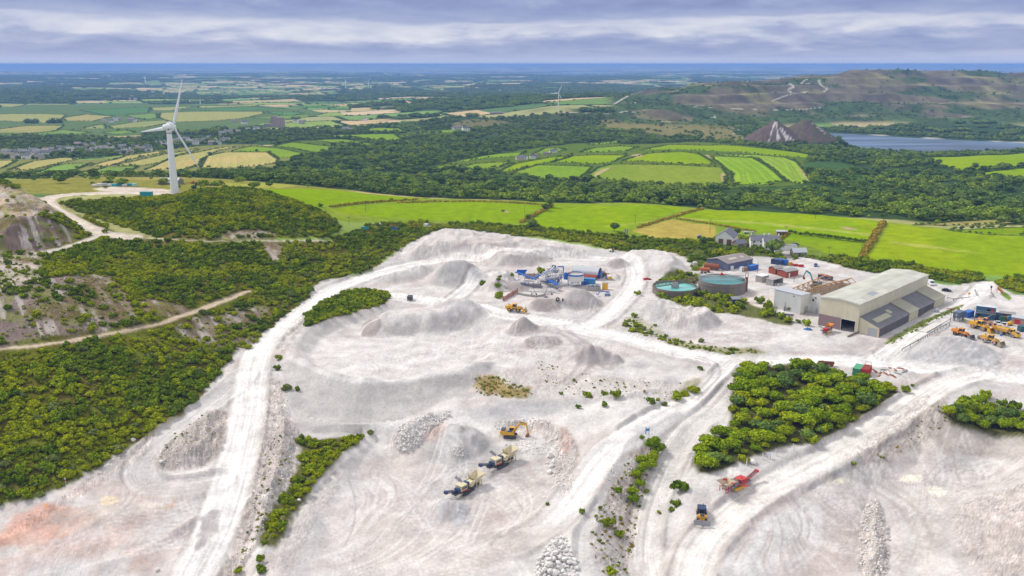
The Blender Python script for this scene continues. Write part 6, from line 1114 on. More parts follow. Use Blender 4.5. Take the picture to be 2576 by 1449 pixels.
# white sheeted building on its left and the roofless sheds behind
a0, a1, a2 = base_line(1945.6, 773), base_line(2012, 792), base_line(2036.5, 779); e1 = (a1 - a0); e1.z = 0; wl_ = e1.length; rzw = math.atan2(e1.y, e1.x); dp_ = 6.5; zz_ = min(a0.z, a1.z)
tw = thing('white_building', 'white flat fronted sheet building left of the huge cream shed', 'building', (a0.x, a0.y, zz_), rzw); MB().box(0,wl_,0,dp_,-.8,8.6).build('wall', WSHT, tw); MB().box(-.15,wl_+.15,-.15,dp_+.15,8.6,8.8).build('roof', LGREY, tw)
MB().box(wl_*.70,wl_*.76,-.06,0,7.2,7.8).build('vent', STEEL, tw); MB().box(wl_,wl_+.08,dp_*.45,dp_*.85,0,3.2).build('door', SHUT, tw); MB().bar((wl_*.45,-.5,0),(wl_*.45,-.5,2.2),.35,10).bar((wl_*.46,-.5,2.2),(wl_*.46,-.45,4.2),.12).build('filter_unit', STEEL, tw)
tl = thing('link_building', 'stained white linking bay with small gable between white building and cream shed', 'building', (a0.x + e1.x/wl_*(wl_) , a0.y + e1.y/wl_*wl_, zz_), rzw)
MB().prism([(0,-.5),(0,7.6),(3.6,9.2),(7.0,6.8),(7.0,-.5)], dp_+.1, dp_+1.0).build('wall', WSHT, tl); MB().box(1.2,2.0,dp_,dp_+.1,5.4,6.4).build('window', GLASS, tl); MB().lathe((2.7,dp_+.05,7.1),[(.4,-.1),(.4,.06)],12,'y').build('fan', RUST, tl); MB().box(3.2,4.3,dp_,dp_+.1,0,2.6).build('door', SHUT, tl); MB().box(0,6.5,2.5,dp_-.1,-.6,.5).build('loading_dock', CONC, tl)
def roofless(label, p0, p1, w, h, rise, n, walls=True):
    a, b_ = Vector(p0), Vector(p1); d = b_ - a; L_ = math.hypot(d.x, d.y); t = thing('derelict_shed', label, 'ruin', a, math.atan2(d.y, d.x), 'stripped timber roofed sheds')
    if walls: MB().box(0,L_,w/2-.15,w/2+.15,-1,h).box(L_-.3,L_,-w/2,w/2-.15,-1,h).build('wall', pm('ruin_wall', (.42,.41,.40), .9, .5), t)
    for i in range(n):
        x = L_ * i / (n - 1); m_ = MB(); m_.beam((x,-w/2,h),(x,w/2,h),.14,.22); 
        for s in (-1, 1): m_.beam((x,s*w/2,h),(x,0,h+rise),.14,.22); m_.beam((x,s*w/4,h),(x,s*w/4,h+rise/2),.12,.12); m_.beam((x,0,h),(x,s*w/4,h+rise/2),.12,.12); m_.beam((x,s*w/2,-.8),(x,s*w/2,h),.2,.2)
        m_.build('truss', TIMBER, t)
    for k, (s, f) in enumerate(((-1,0.02),(-1,.55),(1,.02),(1,.55),(0,.98))): 
        MB().beam((-.2,s*w/2*(1-f),h+rise*f+.12),(L_+.2,s*w/2*(1-f),h+rise*f+.12),.14 if f<.9 else .7,.16).build('purlin', TIMBER, t)
    return t
gz = zz_; R1a = (*at_z(2004, 727, 6.5), gz); R1b = (*at_z(2080, 697, 6.5), gz); R2a = (*at_z(2048, 730, 6.5), gz); R2b = (*at_z(2142, 702, 7.5), gz)
roofless('stripped timber roof frame nearest the teal digger, with rubble under it', R1a, R1b, 8.5, 5.2, 2.6, 7, False); roofless('stripped timber roof frame on grey walls against the huge cream shed', R2a, R2b, 9.5, 5.2, 3.0, 8)
# ---------------------------------------------------------------- round settling tanks
def round_tank(label, uf, vf, r, h, wz, wallm, wcol, bridge):
    f = Vector(gp(uf, vf)); c = Vector((f.x, f.y + r, f.z)); t = thing('settling_tank', label, 'tank', c)
    MB().lathe((0,0,-.8),[(r-.05,0),(r,.1),(r,h+.8),(r-.35,h+.8),(r-.35,h-1.4)],56,'z',False).build('wall', wallm, t); b = MB(); b.lathe((0,0,h*.72),[(r+.02,0),(r+.18,.05),(r+.18,.3),(r+.02,.35)],56,'z',False); b.build('ring_beam', wallm, t)
    m, nt, bb = mat('tank_water'); bb.inputs['Base Color'].default_value = (*wcol, 1); bb.inputs['Roughness'].default_value = .12; n = nt.nodes.new('ShaderNodeTexNoise'); n.inputs['Scale'].default_value = .25; rp_ = nt.nodes.new('ShaderNodeValToRGB'); rp_.color_ramp.elements[0].color = (*wcol, 1); rp_.color_ramp.elements[1].color = (*[min(1, c_ * 1.5 + .03) for c_ in wcol], 1); rp_.color_ramp.elements[0].position = .4; rp_.color_ramp.elements[1].position = .7; nt.links.new(n.outputs[0], rp_.inputs[0]); nt.links.new(rp_.outputs[0], bb.inputs['Base Color'])
    MB().add([(r*.985*math.cos(i*2*PI/56)*.97, r*.985*math.sin(i*2*PI/56)*.97, wz) for i in range(56)], [tuple(range(56))]).build('water', m, t); bridge(t, r, h, wz); return t
def br1(t, r, h, wz):
    b = MB(); a = .35; d = Vector((math.cos(a), math.sin(a), 0)); n = Vector((-d.y, d.x, 0))
    truss(b, -d*(r+.4) + Vector((0,0,h+1.1)), d*(r+3.) + Vector((0,0,h+2.1)), 1.3, 1.6, 12, .11); b.build('bridge', pm('brown_steel', (.13,.085,.07), .8, .4), t)
    MB().lathe((0,0,0),[(1.9,wz-.2),(1.9,wz+1.5),(1.3,wz+1.9),(1.3,wz+2.4)],18).build('centre_well', pm('well_grey', (.33,.33,.33), .8), t)
def br2(t, r, h, wz):
    b = MB(); truss(b, (-r-.2,1.6,h+.7), (r+.2,1.6,h+.7), 1.1, 1.5, 24, .09); b.build('bridge', pm('pale_steel', (.55,.56,.58), .6, .3), t); MB().box(-1.1,1.1,1.0,2.2,h+1.4,h+2.0).lathe((0,1.6,h+2.),[(.5,0),(.5,.7)],10).build('drive_motor', REDP, t)
    l = MB(); l.beam((r+.3,-2.5,-.5),(r+1.0,1.4,h+.6),.9,.25); 
    for x in (r+.4, r+1.6): l.beam((x,1.4,-.5),(x,1.4,h+2.6),.2,.2)
    l.build('stair', pm('rust_stair', (.20,.09,.06), .8), t); g = MB(); 
    for k in range(30):
        a = k * 2 * PI / 30; g.bar((r*.95*math.cos(a), r*.95*math.sin(a), wz-.2),(r*.95*math.cos(a), r*.95*math.sin(a), wz+.4),.12,5)
    g.build('overflow_weir', STEEL, t)
round_tank('lower round settling tank with pale turquoise water and a brown truss bridge', 1707.7, 749.4, 10.6, 3.2, 2.3, pm('tank_concrete', (.24,.19,.165), .9, .6, 0, .5, 0, (.15,.135,.13)), (.17,.55,.50), br1)
round_tank('taller dark round settling tank with deep teal water and a pale walkway', 1829, 747, 11.0, 5.9, 5.0, CONCD, (.045,.24,.235), br2)
# ---------------------------------------------------------------- workshop yard
w0, w1, w2 = base_line(1829.7, 681.8), base_line(1893, 664), base_line(1779, 669); ex = w1 - w0; ex.z = 0; lw_ = ex.length; ey = w2 - w0; ey.z = 0; nl = Vector((-ex.y, ex.x, 0)).normalized(); ww_ = max(8., abs(ey.dot(nl))); cc = w0 + ex * .5 + nl * ww_ * .5; print('workshop', lw_, ww_)
BGW = pm('blue_grey_sheet', (.11,.13,.22), .6, .3, 0, .6, .4); WRF = pm('workshop_roof', (.27,.23,.23), .8, .5, 0, .4, .5, (.34,.32,.31))
tw = gable_house('workshop', 'grey roofed workshop with blue grey wall behind the taller settling tank', (cc.x, cc.y, w0.z), math.atan2(ex.y, ex.x), lw_, ww_, 3.8, 1.7, BGW, WRF, 'workshop', doors=[('S', -lw_*.38, -lw_*.26, 0, 2.2, WHITE), ('S', -lw_*.05, lw_*.02, .9, 2.2, BLU), ('S', lw_*.3, lw_*.36, 1, 2.2, LBLU), ('W', -1.5, 1.5, 0, 2.9, DARK)], over=.35)
rl = MB()
for (f0, f1) in ((-.25,.05),(.22,.32)): rl.add([(lw_*f0,-ww_*.30,3.8+1.7*.40+.28),(lw_*f1,-ww_*.30,3.8+1.7*.40+.28),(lw_*f1,-ww_*.16,3.8+1.7*.68+.28),(lw_*f0,-ww_*.16,3.8+1.7*.68+.28)], [(0,1,2,3)])
rl.build('rooflight', pm('pale_rooflight', (.52,.48,.36), .6), [c for c in tw.children if c.name.startswith('roof')][0])
rzw_ = math.atan2(ex.y, ex.x)
container('shipping_container', 'bright blue shipping container at the end of the workshop wall', loc(1893, 679), rzw_, BLU)
def cylh(name, label, u, v, L_, r, rz, m, cat='tank', legs=True):
    t = thing(name, label, cat, loc(u, v), rz); MB().lathe((-L_/2, 0, r + .35), [(.05,-.35),(r*.7,-.2),(r,.05),(r,L_-.05),(r*.7,L_+.2),(.05,L_+.35)], 20, 'x').build('shell', m, t); s = MB(); [s.box(x-.2,x+.2,-r*.7,r*.7,-.2,.5) for x in (-L_*.3, L_*.3)]; s.build('saddle', DARK, t)
    b = MB(); [b.lathe((x,0,r+.35),[(r+.02,-.08),(r+.06,0),(r+.02,.08)],20,'x',False) for x in (-L_*.32,0,L_*.32)]; b.lathe((L_*.1,0,2*r+.3),[(.35,0),(.35,.3)],10); b.build('band', m, t); return t
cylh('steel_tank', 'large rusty orange steel cylinder lying beside the workshop gable', 1790, 678, 7.6, 1.45, rzw_ - 1.0, RUST); cylh('steel_tank', 'smaller orange steel cylinder lying in front of the large rusty one', 1773, 684, 4.8, 1.0, rzw_ - .9, pm('orange_rust', (.48,.13,.05), .8, .4))
t = thing('water_tank', 'small round pale steel tank standing left of the rusty cylinders', 'tank', loc(1748, 670.4)); MB().lathe((0,0,0),[(1.35,0),(1.35,2.3),(1.2,2.5),(.05,2.7)],20).build('shell', pm('pale_tank', (.55,.54,.52), .6, .4), t); MB().bar((1.4,0,0),(1.4,0,2.6),.06).build('pipe', STEEL, t)
def tyre(label, u, v, r=.95, stand=False, rz=0., n=1, m=TYRE, group=None):
    t = thing('tyre' if n == 1 else 'tyre_stack', label, 'tyre', loc(u, v), rz, group); 
    for k in range(n):
        b = MB(); w = r * .55
        if stand: b.lathe((0,-w/2,r),[(r*.5,0),(r*.92,0),(r,w*.2),(r,w*.8),(r*.92,w),(r*.5,w),(r*.5,0)],18,'y',False)
        else: b.lathe((0,0,k*w),[(r*.5,0),(r*.92,0),(r,w*.2),(r,w*.8),(r*.92,w),(r*.5,w),(r*.5,0)],18,'z',False)
        b.build('tread' if n == 1 else 'tyre', m, t)
    return t
for u, v, k in ((1764.6,687.5,'left'),(1774,687.2,'middle'),(1782.5,685.5,'right')): tyre('flat tyre on the yard below the orange cylinder, %s of three' % k, u, v, .75, group='tyres below the orange cylinder')
t = thing('portable_toilet', 'white portable toilet cabin against the workshop wall beside blue container', 'toilet', loc(1865.5, 683), rzw_); MB().box(-.9,.9,-.7,.7,0,2.4).build('cabin', WHITE, t); MB().box(-1,1,-.8,.8,2.4,2.55,.1,.1).build('roof', LGREY, t); MB().box(-.4,.4,-.74,-.7,.1,2.1).build('door', STEEL, t)
t = thing('timber_fence', 'short brown boarded fence between portable toilet and blue container', 'fence', loc(1877, 681.5), rzw_); MB().box(-1.8,1.8,-.06,.06,0,1.9).build('boarding', TIMBER, t); MB().box(-1.9,-1.75,-.1,.1,-.2,2).box(1.75,1.9,-.1,.1,-.2,2).build('post', POLEW, t)
BRK = pm('red_brick', (.33,.085,.05), .9, .35, 0, 1.5, 0, (.25,.10,.07)); FELT = pm('grey_roof_felt', (.30,.29,.29), .85, .4); SLATE = pm('slate', (.17,.17,.21), .7, .4, 0, 1.0, 0, (.25,.25,.28)); WREND = pm('white_render', (.87,.86,.82), .8, .1); STONE = pm('rubble_stone', (.30,.26,.22), .9, .5, 0, 1.5, 0, (.17,.15,.13), .4)
gable_house('brick_outbuilding', 'small red brick outbuilding with grey lean roof, left of the brick pair', loc(1951, 687), rzw_ - .1, 5.5, 4.5, 3.0, .9, BRK, FELT, 'outbuilding', doors=[('S', -.6, .5, 0, 2.1, DARK)])
gable_house('brick_outbuilding', 'longer red brick outbuilding with pale flat roof, right of the brick pair', loc(1981, 693), rzw_ - .1, 8.5, 6.0, 2.9, .5, BRK, FELT, 'outbuilding', doors=[('S', -2.6, -1.6, 0, 2.1, WHITE), ('S', 1.4, 2.6, 0, 2.1, REDP)])
t = thing('concrete_store', 'pale concrete block store with white flat roof beside a rubble filled bay', 'store', loc(1925, 709), rzw_ - .9 + .9); MB().box(-2.6,2.6,0,4,-.4,3.0).build('wall', CONC, t); MB().box(-2.8,2.8,-.2,4.2,3.0,3.2).build('roof', WHITE, t)
t = thing('concrete_bay', 'open fronted concrete bay with rubble, right of the pale block store', 'bay', loc(1957, 716), rzw_); MB().box(-4,-3.6,0,4,-.4,2.7).box(3.6,4,0,4,-.4,2.7).box(-3.6,3.6,3.6,4,-.4,2.7).build('wall', CONC, t); MB().box(-4.2,4.2,.2,4.2,2.7,2.95).build('roof', CONC, t)
def rock(label, u, v, r, seed, group=None, m=None, flat=.7, name='boulder', pos=None, col=None):
    g = random.Random(seed); bm = bmesh.new(); bmesh.ops.create_icosphere(bm, subdivisions=1, radius=1); pl = [(Vector((g.gauss(0,1), g.gauss(0,1), g.gauss(0,1))).normalized(), g.uniform(.55,.85)) for _ in range(9)]
    for v_ in bm.verts:
        for n_, d_ in pl:
            k = v_.co.dot(n_)
            if k > d_: v_.co -= n_ * (k - d_)
    for v_ in bm.verts: v_.co = Vector((v_.co.x * r * g.uniform(.96,1.04), v_.co.y * r * .85, v_.co.z * r * flat))
    me = bpy.data.meshes.new('boulder'); bm.to_mesh(me); bm.free(); me.materials.append(m or ROCK); o = bpy.data.objects.new(name, me); C.objects.link(o)
    p = pos or gp(u, v); o.location = (p[0], p[1], p[2] + r * flat * .45); o.rotation_euler = (g.uniform(-.4,.4), g.uniform(-.4,.4), g.uniform(0, 6.28)); return tag(o, label, 'boulder', group)
ROCK = pm('pale_granite', (.76,.73,.70), .9, .4, 0, .9, 0, (.50,.46,.42), .4)
for k, (u, v, r) in enumerate(((1950,716,.8),(1958,717.5,.9),(1965,716,.6),(1972,719,.5))): rock('pale rubble block in the open concrete bay', u, v, r, 300 + k, 'rubble in the concrete bay')
container('shipping_container', 'dark navy shipping container at the back of the yard, left of two side by side', loc(1954, 664.5), rzw_ + PI/2 + .1, NAVY, 5.5); container('shipping_container', 'mid blue shipping container at the back of the yard, right of two side by side', loc(1967.5, 664), rzw_ + PI/2 + .1, BLU, 5.5)
def skip(label, u, v, rz, m, L_=3.4, w=1.7, h=1.2, name='skip'):
    t = thing(name, label, 'skip', loc(u, v), rz); b = MB(); P = [(-L_/2+.5,0),(-L_/2,h),(L_/2,h),(L_/2-.5,0)]; b.prism(P, -w/2, -w/2+.06); b.prism(P, w/2-.06, w/2); b.add([(-L_/2+.5,-w/2,0),(L_/2-.5,-w/2,0),(L_/2-.5,w/2,0),(-L_/2+.5,w/2,0),(-L_/2,-w/2,h),(L_/2,-w/2,h),(L_/2,w/2,h),(-L_/2,w/2,h)], [(0,1,2,3),(0,4,7,3),(1,5,6,2)]); b.build('hopper', m, t); r = MB(); r.box(-L_/2-.05,L_/2+.05,-w/2-.07,-w/2+.03,h-.1,h+.05).box(-L_/2-.05,L_/2+.05,w/2-.03,w/2+.07,h-.1,h+.05); [r.bar((x,s*w/2,.2),(x,s*(w/2+.1),h),.06) for x in (-.8,.8) for s in (-1,1)]; r.build('rim', m, t); return t
skip('yellow skip beside the hedge at the back of the yard', 1986, 666.4, .1, YEL); skip('dull red skip at the back of the yard, left of the two red ones', 2000, 669, .1, REDP, 3, 1.5, .9); skip('dull red skip at the back of the yard, right of the two red ones', 2014.5, 671, .1, REDP, 3.2, 1.6, 1)
car('blue car parked by the trees behind the brick outbuildings', loc(2052, 669.7), -1.9, (.02,.07,.35))
t = container('dumpster', 'blue and rust coloured open dumpster behind the stripped roof frames', loc(2076, 702), hd(2060,697,2092,706), NAVY, 7, 2.4, 1.7); MB().box(-3.45,3.45,-1.2,1.2,1.75,1.95).build('scrap_load', RUST, t)
t = thing('pump_house', 'small grey roofed metal shed below the taller settling tank', 'shed', loc(1853, 764), .12); MB().box(-2,2,0,2.4,-.2,2.0).build('wall', DARK, t); MB().add([(-2.15,-.3,2.0),(2.15,-.3,2.0),(2.15,2.6,2.7),(-2.15,2.6,2.7),(-2.15,-.3,2.15),(2.15,-.3,2.15),(2.15,2.6,2.85),(-2.15,2.6,2.85)],[(3,2,1,0),(4,5,6,7),(0,1,5,4),(1,2,6,5),(2,3,7,6),(3,0,4,7)]).build('roof', STEEL, t); MB().box(-1.9,1.9,-.05,0,.1,1.8).build('door', NAVY, t)
excavator('teal demolition excavator with raised arm among the stripped roof frames', loc(2050, 722), 2.8, TEAL, [(.8,2.0),(2.6,6.4),(4.6,7.6),(5.6,4.8)], 1.0)
# scrap car, tarpaulin, pipes
t = car('crushed red car on the white sand left of the lower settling tank', loc(1628, 704), .2, (.45,.02,.02)); t.scale = (1, 1.1, .75)
ob = MB(); g = random.Random(4); n_ = 14; ob.add([(math.cos(i*2*PI/n_)*r_*(1+.2*g.random()), math.sin(i*2*PI/n_)*r_*.7*(1+.2*g.random()), z_*(.7+.6*g.random())) for r_, z_ in ((1.7,.05),(1.2,.5),(.5,.75)) for i in range(n_)], [(j*n_+i, j*n_+(i+1)%n_, (j+1)*n_+(i+1)%n_, (j+1)*n_+i) for j in range(2) for i in range(n_)] + [tuple(range(2*n_, 3*n_))]); o = ob.build('tarpaulin', pm('blue_tarpaulin', (.02,.14,.40), .5, .2)); o.location = loc(2032, 829); tag(o, 'crumpled blue tarpaulin on the ground left of the red screener', 'tarpaulin')
t = thing('pipe_pile', 'pile of loose black, blue and red pipes before the white building', 'pipes', loc(1975, 792), -.35); 
for m_, ys in ((DARK, (-.9,-.5,.5,.9)), (BLU, (-.2,.2)), (REDP, (0,))): 
    b = MB(); [b.bar((-3.2+.4*g.random(), y, .15+.25*g.random()), (3+.6*g.random(), y+.4*g.random(), .15+.2*g.random()), .12, 6) for y in ys]; b.build('pipe', m_, t)
# ---------------------------------------------------------------- washing plant
def wl(u, v): return gp(u, v)
def toL(t_loc, rz, u, v, h=0.):
    x, y, z = gp(u, v); dx, dy = x - t_loc[0], y - t_loc[1]; c, s = math.cos(-rz), math.sin(-rz); return Vector((dx * c - dy * s, dx * s + dy * c, z - t_loc[2] + h))
PL = loc(1388, 722)
t = thing('washing_plant', 'blue and grey sand washing plant of conveyors, screens and lattice towers', 'machinery', PL)
q = lambda u, v, h=0.: toL(PL, 0, u, v, h)
a = MB(); conveyor(a, q(1297, 704, 4.0), q(1349, 716, 2.6), .9, .5); a.build('feed_conveyor', BLU, t)
a = MB(); conveyor(a, q(1338, 714, 2.4), q(1396, 705, 6.4), .9, .5); a.build('rising_conveyor', BLU, t)
fr_ = MB()
for (u, v, h) in ((1375,714,5),(1385,718,5.5),(1398,714,7),(1408,720,6.5),(1395,722,6),(1412,714,7)):
    p = q(u, v); fr_.beam(p, p + Vector((0,0,h)), .3, .3)
for (u0,v0,h0,u1,v1,h1) in ((1375,714,4.5,1398,714,6.5),(1385,718,5,1408,720,6),(1398,714,2.5,1408,720,2.5),(1375,714,2.5,1385,718,2.5),(1375,714,0,1385,718,5),(1398,714,0,1408,720,6),(1412,714,6.8,1398,714,6.8),(1395,722,5.6,1408,720,6)): fr_.beam(q(u0,v0,h0), q(u1,v1,h1), .24, .24)
for i in range(7): fr_.beam(q(1372+i*6,713+i%3*3,0), q(1372+i*6,713+i%3*3,4.2+i%4*.9), .2, .2); fr_.beam(q(1372+i*6,713+i%3*3,2.2+i%2), q(1380+i*5,720,3.8+i%3*.8), .16, .16)
truss(fr_, q(1360,716,4.4), q(1404,711,7.4), 1.2, .9, 9, .09); truss(fr_, q(1352,720,2.2), q(1386,722,4.6), 1.0, .8, 7, .09)
fr_.build('support_frame', pm('pale_galvanised', (.48,.49,.51), .5, .3), t)
s = MB()
for (u, v, z0, z1, w, d) in ((1380,716,3.2,4.6,2.4,2.0),(1390,720,2.6,4.2,3.2,2.2),(1403,718,3.0,4.2,2.6,2.2),(1398,714,5.6,7.2,2.4,1.8)):
    p = q(u, v); s.box(p.x-w/2,p.x+w/2,p.y-d/2,p.y+d/2,p.z+z0,p.z+z1,.2,.2)
s.build('screen_box', pm('screen_grey', (.30,.32,.36), .6, .4), t)
s = MB()
for (u, v, z, r) in ((1372,713,4.9,.35),(1366,710,4.4,.35),(1405,712,6.8,.35),(1410,716,5.2,.4),(1414,713,4.6,.4)): s.lathe(tuple(q(u,v,z)), [(.05,-.7),(r,-.4),(r,.3),(.05,.5)], 10)
s.build('hydrocyclone', pm('cyclone_cream', (.62,.55,.48), .5, .3), t)
s = MB(); P_ = [q(1402,708,7.6), q(1417,708,7.6), q(1416,708,3.8), q(1421,712,2.6)]; [s.bar(a_, b_, .28, 8) for a_, b_ in zip(P_[:-1], P_[1:])]; s.build('pipe', BLU, t)
s = MB(); s.bar(q(1383,712,6.2), q(1394,706,7.4), .3, 8); s.bar(q(1366,706,3.6), q(1388,700,6.4), .16, 6); s.build('white_pipe', WHITE, t)
s = MB(); conveyor(s, q(1375,720,3.6), q(1402,729,2.4), 1.2, .6); p = q(1385,721,2.0); s.box(p.x-2.8,p.x+2.4,p.y-.9,p.y+.9,p.z,p.z+1.3); s.beam(q(1400,724,1.6), q(1412,712,3.4), .8, .5); s.build('sand_screw', BLU, t)
s = MB(); p = q(1401,731,1.6); s.lathe(tuple(p), [(.1,-.8),(.9,-.6),(.9,.6),(.1,.8)], 12, 'x'); s.build('drum', STEEL, t)
s = MB(); p = q(1392,714,3.1); s.box(p.x-5,p.x+5,p.y-.5,p.y+.5,p.z-.05,p.z+.05); [s.bar((p.x-5+i*1.25,p.y-.5,p.z),(p.x-5+i*1.25,p.y-.5,p.z+1.1),.04) for i in range(9)]; s.bar((p.x-5,p.y-.5,p.z+1.1),(p.x+5,p.y-.5,p.z+1.1),.04); s.build('walkway', STEEL, t)
t = thing('feed_hopper', 'bright blue feed hopper at the left end of the washing plant', 'hopper', loc(1312, 704)); MB().add([(-1.3,-1,2.6),(1.3,-1,2.6),(1.3,1,2.6),(-1.3,1,2.6),(-2.4,-1.6,4.6),(2.2,-1.6,4.6),(2.9,1.6,4.9),(-2.4,1.6,4.9)],[(3,2,1,0),(0,1,5,4),(1,2,6,5),(2,3,7,6),(3,0,4,7)]).build('bin', BLU, t); s = MB(); [s.beam((x,y,-.3),(x*1.1,y,2.8),.2,.2) for x in (-1.4,1.4) for y in (-1,1)]; s.beam((-1.4,-1,0),(1.4,-1,2.6),.12,.12); s.build('leg', STEEL, t)
def stacker(label, u0, v0, h0, u1, v1, h1, ub, vb, m, wb=2.4):
    L0 = loc(ub, vb); t = thing('stacking_conveyor', label, 'conveyor', L0); p, r = toL(L0, 0, u0, v0, h0), toL(L0, 0, u1, v1, h1); s = MB(); truss(s, p, r, 1.0, .7, 8, .07); s.build('boom', m, t); MB().beam(p + Vector((0,0,.25)), r + Vector((0,0,.25)), .8, .1).build('belt', DARK, t); MB().box(p.x-1.1,p.x+1.1,p.y-.8,p.y+.8,p.z,p.z+1.0,-.2,-.2).build('feed_boot', m, t)
    s = MB(); mid = p.lerp(r, .42)
    for x in (-wb/2, wb/2):
        for y in (-.9,.9): s.beam((x,y,0),(mid.x+x*.25,mid.y+y*.4,mid.z-.3),.12,.12)
    s.beam((-wb/2,-.9,.2),(wb/2,-.9,.2),.1,.1); s.beam((-wb/2,-.9,.2),(mid.x+wb*.12,mid.y,mid.z-.3),.1,.1); s.build('leg', STEEL, t)
    for x in (-wb/2, wb/2): MB().lathe((x,-1.05,.35),[(.15,0),(.35,.02),(.35,.28),(.15,.3)],12,'y').build('wheel', TYRE, t)
    return t
stacker('blue grey stacking conveyor on thin legs, left of the two before the plant', 1316, 731, 3.0, 1366, 734, 2.4, 1343, 741, pm('blue_grey_steel', (.13,.16,.26), .5, .3)); stacker('grey lattice stacking conveyor, right of the two before the plant', 1366, 730, 4.0, 1402, 737, 2.0, 1379, 740, STEEL, 3.4)
L0 = loc(1449, 722.5); t = thing('clarifier_tank', 'white round tank with blue rim raised on blue steel legs', 'tank', (L0[0], L0[1] + 3.6, L0[2])); MB().lathe((0,0,0),[(.6,1.4),(4.1,2.6),(4.1,5.7),(3.9,5.7),(3.9,5.2)],32,'z',False).build('shell', pm('tank_white', (.72,.70,.66), .5, .25), t); MB().lathe((0,0,5.3),[(4.12,0),(4.3,.05),(4.3,.75),(4.0,.75)],32,'z',False).build('rim', BLU, t); MB().add([(3.88*math.cos(i*PI/16),3.88*math.sin(i*PI/16),5.25) for i in range(32)],[tuple(range(32))]).build('water', pm('pale_slurry', (.62,.60,.56), .2), t)
for k in range(8): a_ = k*PI/4+.39; MB().beam((3.9*math.cos(a_),3.9*math.sin(a_),-.3),(3.9*math.cos(a_),3.9*math.sin(a_),2.7),.2,.2).build('leg', LBLU, t)
s = MB(); [s.beam((3.9*math.cos(k*PI/4+.39),3.9*math.sin(k*PI/4+.39),.1),(3.9*math.cos((k+1)*PI/4+.39),3.9*math.sin((k+1)*PI/4+.39),2.5),.1,.1) for k in range(8)]; s.beam((-4.2,0,6.3),(4.2,0,6.3),.9,.12); s.build('bracing', STEEL, t); MB().lathe((-4.9,-.6,3.2),[(.9,0),(.9,3.2),(.3,3.5)],14).build('dosing_tank', BLU, t); MB().lathe((-3.2,1.6,5.9),[(.1,-.5),(.55,-.3),(.55,.3),(.1,.5)],12,'x').build('drum', REDP, t)
# arched store over containers
p0, p1 = gp(1434, 700), gp(1500, 706); rz_ = math.atan2(p1[1]-p0[1], p1[0]-p0[0]); mid = ((p0[0]+p1[0])/2, (p0[1]+p1[1])/2 + 1.2, min(p0[2],p1[2])); La = math.dist(p0[:2], p1[:2]); nd_ = lambda d, s: (mid[0] - math.sin(rz_)*d + math.cos(rz_)*s, mid[1] + math.cos(rz_)*d + math.sin(rz_)*s, mid[2])
container('shipping_container', 'long orange shipping container carrying the front edge of the arched roof', nd_(0, 0), rz_ + PI, pm('container_orange', (.62,.13,.04), .5, .3), La, 2.44, 2.6); container('shipping_container', 'long dark blue shipping container under the back edge of the arched roof', nd_(7.2, 2.0), rz_ + PI, BLU, La, 2.44, 2.6)
t = thing('arched_roof', 'grey corrugated half barrel roof spanning the orange and blue containers', 'roof', nd_(3.6, 1.0), rz_); s = MB(); R_ = 4.0; k_ = 16; s.add([(x, (R_+o)*math.cos(a), 2.66 + (R_+o)*.72*math.sin(a)) for x in (-La/2, La/2) for o in (0,.12) for a in np.linspace(0, PI, k_+1)], [(i,i+1,2*(k_+1)+i+1,2*(k_+1)+i) for i in range(k_)] + [(k_+1+i,k_+2+i,3*(k_+1)+i+1,3*(k_+1)+i) for i in range(k_)] + [(i,i+1,k_+2+i,k_+1+i) for i in range(k_)] + [(2*(k_+1)+i,2*(k_+1)+i+1,3*(k_+1)+i+1,3*(k_+1)+i) for i in range(k_)]); s.build('sheeting', LGREY, t); s = MB(); [s.bar((x, R_*.97*math.cos(a), 2.62+R_*.70*math.sin(a)), (x, R_*.97*math.cos(b_), 2.62+R_*.70*math.sin(b_)), .08, 5) for x in (-La/2+.3, 0, La/2-.3) for a, b_ in zip(np.linspace(0,PI,9)[:-1], np.linspace(0,PI,9)[1:])]; s.build('hoop', STEEL, t)
container('shipping_container', 'short dark blue container standing at the open right end of the arched roof', loc(1504, 699), rz_ + PI/2, BLU, 3.0, 2.4, 3.2); container('shipping_container', 'pale grey container behind the short blue one by the arched roof', loc(1511, 697), rz_ + PI/2, LGREY, 3.0, 2.2, 2.6)
container('shipping_container', 'light blue container right of the white raised tank', loc(1483, 713), rz_ + .05, LBLU, 5.4, 2.44, 2.6); container('shipping_container', 'low dark blue unit tucked between raised tank and light blue container', loc(1470, 715.5), rz_, BLU, 2.4, 2.0, 1.8)
t = thing('control_cabinet', 'tall orange yellow cabinet standing right of the concrete sump', 'cabinet', loc(1522, 728.5), -.35); MB().box(-1.2,1.2,-.9,.9,0,3.4).build('cabinet', pm('cabinet_yellow', (.80,.42,.01), .45, .15), t); MB().box(-1.3,1.3,-1,1,3.4,3.5).build('lid', CONC, t); MB().box(-1.0,1.0,-.96,-.9,.2,3.1).build('door', pm('cabinet_yellow', (.80,.42,.01)), t)
t = thing('concrete_sump', 'open concrete sump box with pumps at the right of the plant', 'sump', loc(1494, 732), -.05); MB().box(-3.2,3.2,0,.3,-.3,2).box(-3.2,3.2,2.6,2.9,-.3,2).box(-3.2,-2.9,.3,2.6,-.3,2).box(2.9,3.2,.3,2.6,-.3,2).build('wall', CONC, t); MB().box(-1,0,1,2,.2,2.6).lathe((1.4,1.4,.2),[(.5,0),(.5,2.4)],10).build('pump', STEEL, t); s = MB(); [s.bar((x,.15,2),(x,.15,3),.04) for x in np.linspace(-3,3,7)]; s.bar((-3,.15,3),(3,.15,3),.04); s.build('railing', LBLU, t)
